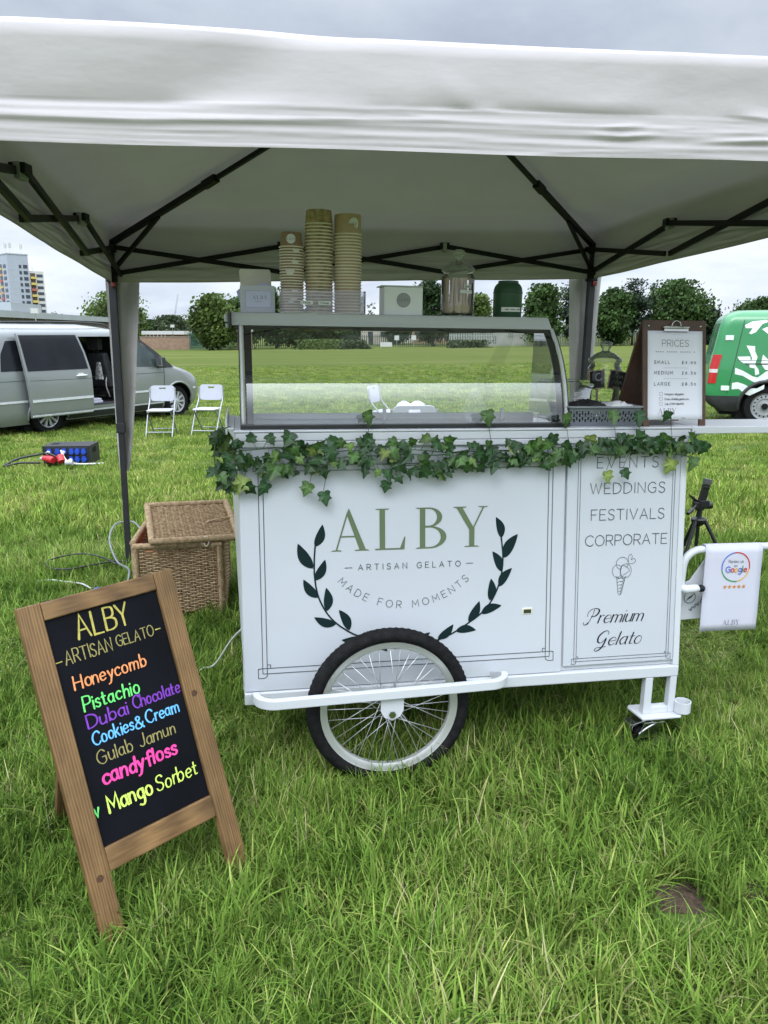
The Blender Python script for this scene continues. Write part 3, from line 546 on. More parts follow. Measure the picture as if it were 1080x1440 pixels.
# ---------------------------------------------------------------- gelato cart
white = pm('white_paint', (0.58, 0.60, 0.625), rough=0.32, var=0.02, scale=2.5, bump=0.03, bscale=7, spec=0.45, wear=((0.62, 0.62, 0.58), 3.0, 0.68))
white_panel = pm('white_panel', (0.50, 0.525, 0.56), rough=0.42, var=0.04, scale=1.6, bump=0.05, bscale=3, spec=0.35, wear=((.42, .43, .42), 5.0, .70))
steel = pm('brushed_steel', (0.42, 0.43, 0.44), rough=0.38, metal=0.85, var=0.1, scale=20, stretch=(1, 30, 30))
chrome = pm('chrome', (0.6, 0.6, 0.6), rough=0.22, metal=1.0, var=0.15)
rubber = pm('rubber', (0.010, 0.010, 0.0105), rough=0.8, var=0.4, scale=40, bump=0.3, bscale=120, spec=0.15)
ink_grey = pm('decal_grey', (0.06, 0.07, 0.07), rough=0.7, spec=.15)
ink_dark = pm('decal_dark_green', (0.005, 0.018, 0.019), rough=0.6, spec=.15)
ink_sage = pm('decal_sage', (0.115, 0.158, 0.082), rough=0.6, var=0.04, spec=.2)
ink_black = pm('decal_black', (0.012, 0.014, 0.018), rough=0.6, spec=.2)
YAW = R(10.05); ROLL = R(0.75); LT = math.tan(R(6.0))
cart = thing('gelato_cart', 'white two-wheeled gelato cart with glass display, sage lettering and a laurel wreath', 'food cart', (-.455, 2.33, .282), (0, ROLL, YAW))
CM = Matrix.LocRotScale(Vector((-.455, 2.33, .282)), Euler((0, ROLL, YAW)), None)
def cw(a, b, c): return CM @ Vector((a, b, c))
W, DP, HC = 1.54, .50, .87
def fb(c): return c * LT          # front face position at height c
# carcass behind the panels
m = MB(); m.hexa([(.004, .012, .02), (W - .004, .012, .02), (W - .004, DP, .02), (-.012, DP, .02), (.004, fb(.83) + .012, .83), (W - .004, fb(.83) + .012, .83), (W - .004, DP, .83), (-.034, DP, .83)])
m.build('body', white, cart, bevel=.004)
def slab(name, a0, a1, c0, c1, thick, mat, lift=0.0, bev=.003):
    m = MB(); m.hexa([(a0, fb(c0) - lift, c0), (a1, fb(c0) - lift, c0), (a1, fb(c0) + thick, c0), (a0, fb(c0) + thick, c0), (a0, fb(c1) - lift, c1), (a1, fb(c1) - lift, c1), (a1, fb(c1) + thick, c1), (a0, fb(c1) + thick, c1)])
    return m.build(name, mat, cart, bevel=bev)
front = slab('front_panel', .001, 1.093, .021, .815, .0115, white_panel)
m = MB(); m.hexa([(.0005, .0105, .021), (.018, .0105, .021), (.018, .03, .021), (-.003, .03, .021), (.0005, fb(.815) + .0105, .815), (.018, fb(.815) + .0105, .815), (.018, fb(.815) + .03, .815), (-.003, fb(.815) + .03, .815)]); m.build('corner_trim', white, cart)
door = slab('door_panel', 1.099, 1.516, .040, .815, .011, white_panel, lift=.004)
m = MB(); m.box(1.545, 1.55, .1, .4, .1, .7); m.build('end_panel', white_panel, cart, bevel=.002)
# square-tube frame
m = MB(); m.box(0, W, -.006, .028, -.022, .019); m.box(0, W, DP - .03, DP, -.022, .019); m.box(0, .03, .028, DP - .03, -.02, .017); m.box(W - .03, W, .028, DP - .03, -.02, .017)
m.build('bottom_frame', white, cart, bevel=.004)
m = MB(); m.hexa([(1.517, -.004, .019), (W, -.004, .019), (W, .022, .019), (1.517, .022, .019), (1.517, fb(.83) - .004, .83), (W, fb(.83) - .004, .83), (W, fb(.83) + .022, .83), (1.517, fb(.83) + .022, .83)]); m.build('corner_post', white, cart, bevel=.003)
for a0, a1 in ((1.417, 1.446), (1.513, 1.539)):
    m = MB(); m.box(a0, a1, -.004, .026, -.165, -.022); lg = m.build('leg', white, cart, bevel=.003)
m = MB(); m.prism([(1.40, -.035), (1.55, -.035), (1.56, -.02), (1.56, .075), (1.40, .075), (1.39, .06)], -.173, -.165); m.box(1.446, 1.513, -.002, .024, -.165, -.14); m.build('foot_plate', white, cart, bevel=.002)
m = MB(); k = 28
for r0, r1 in ((.026, .026),):
    P = [[(1.566 + r * math.cos(2*math.pi*j/k), -.012 + r * math.sin(2*math.pi*j/k), z) for j in range(k)] for r, z in ((.029, -.158), (.029, -.118), (.026, -.118), (.026, -.156))]
    m.grid(P, closed=True)
m.build('cup_ring', white, cart, smooth=40)
# caster with brake pedal
cst = MB(); cst.lathe([(.0, -.006), (.036, -.006), (.040, 0), (.040, .009), (.0, .009)], M=Matrix.Translation((1.47, .012, -.183)))
ca = cst.build('caster', chrome, cart, smooth=40)
m = MB(); m.tube(catmull([(1.475, -.012, -.19), (1.455, -.016, -.20), (1.425, -.018, -.215), (1.40, -.018, -.235)], 4), [.006] * 13, 6); m.hexa([(1.395, -.02, -.25), (1.445, -.02, -.25), (1.445, -.014, -.25), (1.395, -.014, -.25), (1.42, -.02, -.19), (1.50, -.02, -.19), (1.50, -.014, -.19), (1.42, -.014, -.19)]); m.hexa([(1.395, .034, -.25), (1.445, .034, -.25), (1.445, .04, -.25), (1.395, .04, -.25), (1.42, .034, -.19), (1.50, .034, -.19), (1.50, .04, -.19), (1.42, .04, -.19)]); m.build('fork', chrome, ca, bevel=.002)
m = MB(); m.hexa([(1.375, -.016, -.204), (1.435, -.012, -.187), (1.435, .036, -.187), (1.375, .04, -.204), (1.375, -.016, -.196), (1.435, -.012, -.180), (1.435, .036, -.180), (1.375, .04, -.196)]); m.hexa([(1.362, -.012, -.226), (1.376, -.012, -.222), (1.376, .036, -.222), (1.362, .036, -.226), (1.368, -.012, -.198), (1.380, -.012, -.196), (1.380, .036, -.196), (1.368, .036, -.198)]); m.build('brake_pedal', chrome, ca, bevel=.002)
m = MB(); m.lathe([(0, -.018), (.026, -.018), (.030, -.012), (.030, .012), (.026, .018), (0, .018)], M=Matrix.Translation((1.42, .01, -.245)) @ Matrix.Rotation(R(90), 4, 'X')); m.build('roller', rubber, ca, smooth=40)
# road wheels
def wheel(loc):
    wr = bpy.data.objects.new('wheel', None); COL.objects.link(wr); wr.parent = cart; wr.location = loc; wr.rotation_euler = (R(90), 0, 0)
    m = MB(); prof = []
    for j in range(16):
        a = 2 * math.pi * j / 16; prof.append((.2455 + .0225 * math.cos(a), .025 * math.sin(a)))
    n = 160; P = []
    for j in range(n):
        an = 2 * math.pi * j / n; row = []
        for q, (r, z) in enumerate(prof):
            tread = .0022 if (q in (0, 1, 15, 2, 14) and (j + (q in (1, 2, 14))) % 2 == 0) else 0
            row.append(((r + tread) * math.cos(an), (r + tread) * math.sin(an), z))
        P.append(row)
    P.append(P[0]); m.grid(P, closed=True); m.build('tyre', rubber, wr, smooth=50)
    m = MB(); m.lathe([(.222, -.014), (.226, -.016), (.226, .016), (.222, .014), (.212, .013), (.203, .008), (.203, -.008), (.212, -.013), (.222, -.014)], 96, cap=False); m.build('rim', pm('rim_alloy', (.55, .56, .54), rough=.33, metal=.55, var=.06), wr, smooth=40)
    m = MB()
    for s in range(36):
        a0 = 2 * math.pi * s / 36; sd = 1 if s % 2 else -1; a1 = a0 + (0.95 if (s // 2) % 2 else -0.95)
        m.tube([(.205 * math.cos(a0), .205 * math.sin(a0), .002 * sd), (.024 * math.cos(a1), .024 * math.sin(a1), .028 * sd)], .00115, 5)
    m.build('spokes', pm('spoke_steel', (.62, .63, .63), rough=.3, metal=.7), wr, smooth=180)
    m = MB(); m.lathe([(.006, -.06), (.006, -.034), (.026, -.032), (.026, -.025), (.014, -.02), (.014, .02), (.026, .025), (.026, .032), (.006, .034), (.006, .06)], 20); m.build('hub', chrome, wr, smooth=40)
    return wr
wheel((.462, -.095, -.012)); wheel((.462, DP + .095, -.012))
# guard bar round the wheel with its axle tab
def u_bar(sgn, name):
    m = MB(); pts = [(.075, .0, .004), (.05, -.05, .018), (.05, -.10, .035)] ; path = []
    a0, a1, bo, r = .036, .846, -.158, .06
    key = [(a0, 0.0, .006)]
    for k in range(9):
        an = math.pi * k / 16; key.append((a0 + r - r * math.cos(an), bo + r - r * math.sin(an), .052))
    for k in range(9):
        an = math.pi * k / 16; key.append((a1 - r + r * math.sin(an), bo + r - r * math.cos(an), .058 + .012))
    key.append((a1, 0.0, .024))
    rows = []
    hw, hh = .011, .0155
    for i, p in enumerate(key):
        p = Vector(p); t = (Vector(key[min(i+1, len(key)-1)]) - Vector(key[max(i-1, 0)])); t.z = 0; t.normalize(); nx = Vector((t.y, -t.x, 0))
        rows.append([p + nx * hw + Vector((0, 0, -hh)), p + nx * hw + Vector((0, 0, hh)), p - nx * hw + Vector((0, 0, hh)), p - nx * hw + Vector((0, 0, -hh))])
    if sgn > 0: rows = [[Vector((q.x, DP - q.y, q.z)) for q in r_] for r_ in rows]
    m.grid(rows, closed=True); gb = m.build(name, white, cart, bevel=.003)
    sy = (lambda b: b) if sgn < 0 else (lambda b: DP - b)
    t = MB(); pl = [(.425, .05), (.425, .0), (.437, -.022), (.462, -.034), (.487, -.022), (.499, .0), (.499, .05)]
    t.add([(a, sy(b), c) for b in (-.153, -.146) for a, c in pl], [tuple(range(7)), tuple(range(13, 6, -1))] + [(i, i+7, (i+1) % 7 + 7, (i+1) % 7) for i in range(7)]); t.build('axle_tab', white, gb)
    t = MB(); t.lathe([(0, -.012), (.009, -.012), (.009, 0), (.012, .0), (.012, .003), (0, .003)], 6, M=Matrix.Translation((.462, sy(-.156), -.012)) @ Matrix.Rotation(R(90), 4, 'X')); t.build('axle_nut', chrome, gb)
u_bar(-1, 'guard_bar'); u_bar(1, 'guard_bar')
m = MB(); m.box(.44, .48, .0, DP, -.03, -.022); m.tube([(.462, -.15, -.012), (.462, DP + .15, -.012)], .006, 8); m.build('axle', white, cart)
# counter with stepped trim
m = MB(); m.box(-.006, W + .002, fb(.83) - .014, DP + .01, .835, .862); m.box(-.012, W + .004, fb(.87) - .022, DP + .012, .8625, .870); m.build('counter', white, cart, bevel=.003)
m = MB(); m.box(.0, W - .002, fb(.815) - .010, fb(.815) + .03, .815, .8345); m.build('counter_rail', white, cart, bevel=.003)
m = MB(); m.box(-.036, -.030, .09, .49, .855, .905); m.box(-.034, -.01, .09, .49, .871, .876); m.build('side_rail', white, cart, bevel=.002)
# hinged side shelf
m = MB(); P = [(W + .006, fb(.87) - .018), (2.06, fb(.87) - .018), (2.06, .24), (1.96, .30), (W + .03, .30), (W + .006, .27)]
m.prism(P, .845, .870); m.build('side_shelf', white, cart, bevel=.003)
m = MB(); m.bar((W + .01, .18, .80), (1.66, .18, .846), .02, .012); m.build('shelf_bracket', white, cart)
# lettering on the front face
n_front = Vector((0, -1, -LT)).normalized() * -1; n_front = Vector((0, -math.cos(math.atan(LT)), math.sin(math.atan(LT))))
class Face(Frame):
    def __init__(s, lift): s.n = n_front; s.lift = lift; s.o = Vector((0, 0, 0)); s.ex = Vector((1, 0, 0)); s.ey = Vector((0, LT, 1)).normalized()
    def __call__(s, a, c, h=0.0): return Vector((a, fb(c), c)) + s.n * (h + s.lift)
FF = Face(0.0); FD = Face(.004)
m = MB(); serif_alby(m, FF, .289, .475, .136, gap=(0, 10.75, 20.7, 30.1)); m.build('wordmark', ink_sage, front)
m = MB(); text(m, FF, 'ARTISAN GELATO', .379, .4105, .0185, .00105, track=4.2, width=.346)
for x_ in (.334, .745): stroke(m, FF, [(x_, .4195), (x_ + .024, .4195)], .001)
m.build('lettering', ink_grey, front); m = MB()
cx, r = .549, .30; s_ = 'MADE FOR MOMENTS'; adv = [glyph(ch)[0] + 5.2 for ch in s_]; tot = sum(adv); acc = 0; cyy = .253 + r
for ch, ad in zip(s_, adv):
    th = (acc + glyph(ch)[0] / 2 - tot / 2) / tot * R(99); acc += ad; p = (cx - .012 + r * math.sin(th), cyy - r * math.cos(th) * .92)
    for st in glyph(ch)[1]:
        u = .0024; w_ = glyph(ch)[0]; q = [(p[0] + u * ((x - w_/2) * math.cos(th) - y * math.sin(th)), p[1] + u * ((x - w_/2) * math.sin(th) + y * math.cos(th))) for x, y in st]
        stroke(m, FF, q, .0009)
m.build('lettering', ink_grey, front)
SL=[(0.238, 0.497), (0.234, 0.442), (0.235, 0.39), (0.245, 0.331), (0.27, 0.277), (0.302, 0.238), (0.347, 0.205), (0.38, 0.188), (0.444, 0.158), (0.498, 0.143)]
SR=[(0.867, 0.506), (0.874, 0.441), (0.871, 0.387), (0.859, 0.337), (0.836, 0.288), (0.801, 0.247), (0.754, 0.214), (0.707, 0.186), (0.66, 0.165), (0.582, 0.146), (0.498, 0.142)]
LV=[((0.238, 0.493), (0.263, 0.565)), ((0.229, 0.422), (0.182, 0.505)), ((0.235, 0.382), (0.27, 0.45)), ((0.245, 0.325), (0.198, 0.387)), ((0.273, 0.279), (0.272, 0.357)), ((0.302, 0.233), (0.231, 0.26)), ((0.347, 0.211), (0.313, 0.281)), ((0.377, 0.185), (0.32, 0.179)), ((0.433, 0.162), (0.405, 0.205)), ((0.429, 0.155), (0.475, 0.132)), ((0.869, 0.502), (0.848, 0.573)), ((0.878, 0.433), (0.926, 0.513)), ((0.869, 0.387), (0.837, 0.457)), ((0.862, 0.335), (0.907, 0.397)), ((0.83, 0.288), (0.833, 0.364)), ((0.799, 0.245), (0.872, 0.269)), ((0.755, 0.218), (0.793, 0.288)), ((0.711, 0.189), (0.782, 0.188)), ((0.648, 0.164), (0.702, 0.212)), ((0.582, 0.146), (0.621, 0.189))]
m = MB()
for S_ in (SL, SR): stroke(m, FF, catmull(S_, 8), .0026)
for i, (p, q) in enumerate(LV):
    p = np.array(p); q = np.array(q); d = q - p; Ln = np.linalg.norm(d); d /= Ln; nn = np.array([-d[1], d[0]]); up = []; dn = []
    bow = .006 * (1 if i % 2 else -1)
    for k in range(15):
        t = k / 14; wd = .0165 * (math.sin(math.pi * t ** 0.82) ** 0.85) * (Ln / .085); c = p + d * Ln * t + nn * bow * math.sin(math.pi * t)
        up.append(tuple(c + nn * wd)); dn.append(tuple(c - nn * wd))
    poly(m, FF, up + dn[::-1][1:-1])
m.build('laurel_wreath', ink_dark, front)
def frame_lines(m, F, a0, a1, c0, c1, gap, sq, hw):
    def rect(x0, x1, y0, y1): stroke(m, F, [(x0, y0), (x1, y0), (x1, y1), (x0, y1), (x0, y0)], hw, cap=False)
    rect(a0, a1, c0, c1); rect(a0 + gap, a1 - gap, c0 + gap * 1.25, c1 - gap * 1.25)
    for sx, A, in ((1, a0), (-1, a1)):
        for sy, Cc in ((1, c0), (-1, c1)):
            x = A + sx * gap; y = Cc + sy * gap * 1.25
            r_ = sq * .25
            stroke(m, F, [(A - sx * gap, y), (A - sx * gap, Cc - sy * gap), (A + sx * gap * .4, Cc - sy * gap), (x - sx * .001, Cc - sy * gap * .6), (x, Cc), (x, y)][::1] + [(A - sx * gap * .5, y), (A - sx * gap, y - sy * .003)], hw, cap=False)
            stroke(m, F, [(x, y), (x + sx * gap * .75, y), (x + sx * gap * .75, y + sy * gap * .8), (x, y + sy * gap * .8)], hw, cap=False)
m = MB(); frame_lines(m, FF, .0605, 1.0475, .080, .757, .0145, .03, .0011); m.build('border_lines', ink_grey, front)
m = MB(); frame_lines(m, FD, 1.137, 1.496, .056, .80, .0085, .018, .0008); m.build('border_lines', ink_grey, door)
m = MB()
for s_, l_, r_, y_, cp in (('EVENTS', 1.205, 1.43, .731, .036), ('WEDDINGS', 1.182, 1.458, .643, .036), ('FESTIVALS', 1.188, 1.459, .552, .036), ('CORPORATE', 1.169, 1.474, .463, .036)):
    m = MB(); text(m, FD, s_, l_, y_, cp, .00125, track=2.2, width=r_ - l_); m.build('lettering', ink_grey, door)
# ice-cream line drawing
m = MB()
def ell(cx, cy, rx, ry, a0=0, a1=360): return [(cx + rx * math.cos(R(lerp(a0, a1, k/28))), cy + ry * math.sin(R(lerp(a0, a1, k/28)))) for k in range(29)]
h = .0007
stroke(m, FD, ell(1.308, .398, .022, .022, -40, 250), h); stroke(m, FD, ell(1.290, .372, .018, .022, 20, 330), h); stroke(m, FD, ell(1.322, .372, .021, .024), h)
stroke(m, FD, catmull([(1.332, .402), (1.330, .418), (1.339, .430), (1.345, .420), (1.341, .410), (1.352, .414), (1.358, .404), (1.345, .396), (1.332, .398)], 5), h)
stroke(m, FD, [(1.288, .352), (1.296, .292), (1.302, .286), (1.308, .292), (1.322, .352)], h); stroke(m, FD, catmull([(1.288, .352), (1.3, .346), (1.307, .352), (1.314, .344), (1.323, .352)], 5), h)
for k in range(5): stroke(m, FD, catmull([(1.29 + .002*k, .343 - k*.011), (1.306, .347 - k*.012), (1.318 - .003*k, .339 - k*.011), (1.304, .334 - k*.011)], 4), h)
stroke(m, FD, catmull([(1.306, .352), (1.303, .372), (1.309, .392), (1.336, .374), (1.312, .356)], 6), h)
m.build('ice_cream_drawing', ink_grey, door)
# script words
m = MB(); tp = lambda t, d: 0.45 + 0.95 * max(0.0, -d[1])
def script(word, x, y, cap, sw, hw, cap_strokes, ax):
    u = cap / 10
    for st in cap_strokes:
        q = catmull([(x + u * (a + .30 * b), y + u * b) for a, b in st], 8); stroke(m, FD, q, hw * 1.15, taper=tp)
    text(m, FD, word[1:], x + u * ax, y, cap * .92, hw, shear=.42, width=sw, taper=tp)
script('Premium', 1.180, .190, .050, .165, .0017, [[(1.2,.2),(2.2,2.8),(3.0,6.2),(3.2,9.4)], [(-.6,5.4),(-.9,7.6),(.8,9.8),(3.6,10.5),(6.4,9.8),(6.9,7.6),(5.4,5.4),(2.6,4.8)], [(1.4,.6),(.2,-.6),(-1.6,-.6),(-2.2,.6)]], 8.6)
m.build('script_lettering', ink_black, door); m = MB()
script('Gelato', 1.222, .109, .050, .122, .0017, [[(6.2,8.0),(6.0,9.6),(4.2,10.4),(1.4,9.2),(-.6,6.2),(-.2,3.0),(2.0,1.9),(4.0,3.2),(5.2,5.0)], [(5.4,5.0),(5.0,1.6),(3.4,-2.2),(.6,-3.9),(-1.0,-2.8),(.6,-1.4),(4.6,-1.2),(6.4,-.8)]], 8.0)
m.build('script_lettering', ink_black, door)
# little thermometer display
m = MB(); m.box(.945, .983, -.003, .006, -.011, .011, M=Matrix.Translation((0, fb(.245), .245))); tm = m.build('thermometer', pm('cream_plastic', (.72, .69, .55), rough=.4), cart, bevel=.0015)
m = MB(); m.box(.951, .977, -.0045, -.002, -.0065, .0065, M=Matrix.Translation((0, fb(.245), .245))); m.build('screen', pm('lcd', (.05, .055, .035), rough=.15), tm)
# push handle, gusset plate
m = MB(); arm = [(1.548, .05, .285)] + [(1.548, .05, .32), (1.55, .05, .37)] + [(1.55 + .062 * (1 - math.cos(R(90) * k / 6)), .05, .372 + .062 * math.sin(R(90) * k / 6)) for k in range(7)] + [(1.75, .05, .436), (1.95, .05, .438), (2.02, .05, .438)] + [(2.14, .05, .438)] 
m.tube(arm, .0135, 14); m.build('push_handle', white, cart, smooth=60)
m = MB(); m.tube([(1.545, .05, .296), (1.56, .03, .294), (1.585, .028, .296), (1.600, .03, .297)], [.019, .020, .019, .017], 12, flat=.8); hc = m.build('handle_clamp', white, cart, smooth=50)
m = MB(); m.lathe([(0, -.012), (.007, -.012), (.013, -.004), (.014, .004), (.008, .012), (0, .014)], 7, M=Matrix.Translation((1.612, .022, .298)) @ Matrix.Rotation(R(90), 4, 'Y')); m.build('clamp_knob', ink_black, hc)
pl = [(1.545, .165), (1.58, .160), (1.66, .163), (1.70, .175), (1.73, .205), (1.745, .25), (1.745, .40), (1.70, .43), (1.66, .40), (1.60, .31), (1.545, .29)]
m = MB(); m.add([(a, b, c) for b in (.075, .083) for a, c in pl], [tuple(range(11)), tuple(range(21, 10, -1))] + [(i, i+11, (i+1) % 11 + 11, (i+1) % 11) for i in range(11)]); gp = m.build('gusset_plate', white, cart, bevel=.0015)
FG = Frame((0, .075, 0), (1, 0, 0), (0, 0, 1)); m = MB(); ring(m, FG, 1.604, .247, .022, .0012); 
for k in range(3): stroke(m, FG, [(1.592 + .004*k, .240 + .005*k - .004), (1.612 + .004*k, .252 + .005*k - .004)], .0012)
u = .0018; th = R(38); acc = 0
for ch in 'www.albygelato.com':
    w_, st = glyph(ch)
    for q in st: stroke(m, FG, [(1.612 + u * ((x + acc) * math.cos(th) - y * math.sin(th)), .192 + u * ((x + acc) * math.sin(th) + y * math.cos(th))) for x, y in q], .0014)
    acc += w_ + 1.6
m.build('lettering', ink_grey, gp)

# ---------------------------------------------------------------- glass display on the cart
glass = glassmat('clear_glass', (.955, .975, .965), 0.0, refl=3.8)
black_trim = pm('black_trim', (.02, .021, .023), rough=.35, var=.2)
alu = pm('grey_aluminium', (.56, .58, .58), rough=.5, metal=.0, var=.05, scale=3, stretch=(1, 12, 12))
disp = bpy.data.objects.new('glass_display', None); COL.objects.link(disp); disp.parent = cart
def prof(t):
    """curved front pane: foot (b .11, c .885) to the top rail (b .295, c 1.195)"""
    ang0, ang1 = R(6), R(52); n = 24; b = c = 0; pts = [(0, 0)]
    for k in range(n):
        a = lerp(ang0, ang1, (k + .5) / n); b += math.sin(a) / n; c += math.cos(a) / n; pts.append((b, c))
    sb = .185 / pts[-1][0]; sc_ = .31 / pts[-1][1]; i = min(int(t * n), n - 1); f = t * n - i
    return (.11 + sb * lerp(pts[i][0], pts[i+1][0], f), .885 + sc_ * lerp(pts[i][1], pts[i+1][1], f))
A0, A1 = .014, 1.098
m = MB(); m.grid([[(a, *prof(k / 24)) for a in np.linspace(A0 + .018, A1 - .014, 9)] for k in range(25)]); m.build('front_glass', glass, disp, smooth=180)
for a in (A0 + .008, A1 - .006):
    m = MB(); pts = [prof(k / 16) for k in range(17)] + [(.44, 1.196), (.455, .885)]; n = len(pts)
    m.add([(a, b, c) for b, c in pts], [tuple(range(n))]); m.build('side_glass', glass, disp)
for a, w_ in ((A0, .012), (A1 - .006, .012)):
    m = MB(); m.grid([[(a, *prof(k / 20)), (a + w_ * .5, prof(k / 20)[0] - .006, prof(k / 20)[1]), (a + w_, *prof(k / 20))] for k in range(21)]); m.build('edge_trim', pm('pale_aluminium', (.78, .79, .79), rough=.4), disp, smooth=40, solid=.003)
    m = MB(); s_ = 1 if a < .5 else -1
    m.grid([[(a + w_ / 2 + s_ * (.008 + .024 * q), prof(k / 20)[0] + .004, prof(k / 20)[1]) for q in (0, 1)] for k in range(21)]); m.build('edge_seal', black_trim, disp, solid=.004)
    m = MB(); m.grid([[(a + w_ / 2 - s_ * .008, prof(k / 20)[0] + q, prof(k / 20)[1]) for q in (-.002, .016)] for k in range(21)]); m.build('edge_seal', black_trim, disp, solid=.003)
m = MB(); m.hexa([(-.012, .285, 1.190), (1.10, .285, 1.190), (1.10, .45, 1.190), (-.012, .45, 1.190), (-.012, .300, 1.232), (1.088, .300, 1.232), (1.088, .45, 1.232), (-.012, .45, 1.232)]); m.build('top_rail', alu, disp, bevel=.004)
m = MB(); m.box(-.02, -.013, .27, .46, 1.184, 1.240); m.box(.0, 1.095, .287, .43, 1.178, 1.1895); m.build('rail_trim', black_trim, disp, bevel=.002)
m = MB(); m.box(-.034, -.021, .30, .33, 1.20, 1.226); m.box(-.03, -.021, .32, .34, 1.18, 1.197); m.build('hinge', white, disp, bevel=.003)
m = MB(); m.box(A0 - .004, A1 + .004, .092, .122, .8705, .884); m.build('base_trim', black_trim, disp, bevel=.002)
m = MB(); m.box(A0, A1, .125, .36, .8702, .8725); m.build('well_lid', pm('tinted_lid', (.42, .46, .48), rough=.12), disp)
m = MB(); m.box(A0 + .02, A1 - .02, .365, .385, .8702, .892); m.box(A0 + .02, .52, .36, .364, .8725, .885); m.build('inner_rail', alu, disp, bevel=.002)
for a in (.50, .93): 
    m = MB(); m.box(a, a + .012, .30, .312, .873, .915); m.build('divider_clip', alu, disp, bevel=.002)
m = MB(); m.add([(.80, .15, .875), (.80, .42, .875), (.97, .42, 1.17), (.97, .30, 1.17)], [(0, 1, 2, 3)]); m.build('divider_glass', glassmat('divider_glass', (.97, .98, .975), 0.0, refl=.15), disp)
# ---------------------------------------------------------------- ivy garland
ivy_m = attrmat('ivy_leaf', rough=0.42, trans=0.18, var=0.22, spec=0.45, nscale=30)
stem_m = pm('ivy_stem', (.045, .085, .03), rough=.6, var=.3)
IVY = [(0, .06), (.10, .0), (.30, .0), (.47, .14), (.38, .30), (.36, .40), (.49, .58), (.30, .62), (.19, .74), (.10, .92), (0, 1.06)]
IVY = IVY + [(-x, y) for x, y in IVY[-2:0:-1]]
def ivy_leaf(mb, pos, normal, down, size, col):
    n = Vector(normal).normalized(); d = Vector(down); d = (d - n * d.dot(n)).normalized(); s = n.cross(d)
    pts = []; cup = rnd.uniform(-.15, .5); curl = rnd.uniform(-.1, .5); tw = rnd.uniform(-.35, .35)
    cen = [(0, .05), (0, .3), (0, .6)]
    def P(x, y): return Vector(pos) + (s * x + d * y + n * (cup * abs(x) - curl * y * y + tw * x * y + 0.05 * math.sin(x * 9 + y * 7))) * size
    ring_ = [P(x, y) for x, y in IVY]; c = P(0, .36)
    k = len(ring_)
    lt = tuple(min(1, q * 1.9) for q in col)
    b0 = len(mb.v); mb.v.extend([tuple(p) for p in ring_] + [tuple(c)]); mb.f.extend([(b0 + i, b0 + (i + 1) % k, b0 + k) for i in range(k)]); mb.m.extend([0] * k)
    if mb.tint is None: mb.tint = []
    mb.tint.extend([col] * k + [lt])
def ivy_col():
    q = rnd.random()
    if q < .60: c = (.018, .050, .014)
    elif q < .86: c = (.042, .092, .020)
    elif q < .95: c = (.08, .135, .032)
    else: c = (.16, .21, .055)
    f = rnd.uniform(.75, 1.3); return tuple(x * f for x in c)
gar = thing('ivy_garland', 'trailing garland of green ivy draped along the top front edge of the white cart', 'garland', tuple(cw(.77, 0, .83)), (0, ROLL, YAW))
GI = Matrix.Translation((-.77, 0, -.83))
fol = MB(); stm = MB()
def vine(a0, a1, cfun, n, amp, seed):
    pts = []
    for k in range(n):
        t = k / (n - 1); a = lerp(a0, a1, t); c = cfun(a) + amp * noise.noise(Vector((a * 6, seed, 0))); b = fb(min(c, .87)) - .030 - .012 * abs(noise.noise(Vector((a * 8, seed + 4, 1))))
        pts.append((a - .77, b, c - .83))
    return pts
for sd, off in ((1, .0), (2, -.03), (3, -.012)):
    pts = vine(-.03, 1.57, lambda a: .805 + off + .008 * math.sin(a * 5 + sd), 90, .022, sd * 3.3)
    stm.tube(pts, .0018, 5)
    for k in range(0, 88, 1):
        p0 = Vector(pts[k])
        for rep in range(2 if rnd.random() < .05 else 1):
            if rnd.random() < .15: continue
            up_ = rnd.random() < .42
            L_ = rnd.uniform(.018, .055); dr = Vector((rnd.uniform(-.6, .6), -rnd.uniform(.1, .5), 1.0 if up_ else -1.0)).normalized()
            tip = p0 + dr * L_ * (.85 if up_ else 0.65)
            lim_hi = .052 if not (.35 < (p0.x + .77) < .42 or rnd.random() < .12) else .085
            if p0.x + .77 > 1.13: tip.z = max(tip.z, -.025)
            tip.z = min(tip.z, lim_hi); tip.y = min(tip.y, fb(min(.87, tip.z + .83)) - .022)
            stm.tube([p0, p0.lerp(tip, .5) + Vector((0, -.004, .003)), tip], .0009, 4, caps=False)
            nrm = Vector((rnd.gauss(0, .42), -1, rnd.gauss(.25, .42)))
            dn = Vector((rnd.gauss(0, .7), 0, rnd.uniform(.2, 1) if (up_ and rnd.random() < .35) else -rnd.uniform(.4, 1.2)))
            sz = rnd.choice((.032, .038, .042, .046, .050)) * rnd.uniform(.85, 1.12)
            ivy_leaf(fol, tip - dn.normalized() * sz * .25, nrm, dn, sz, ivy_col())
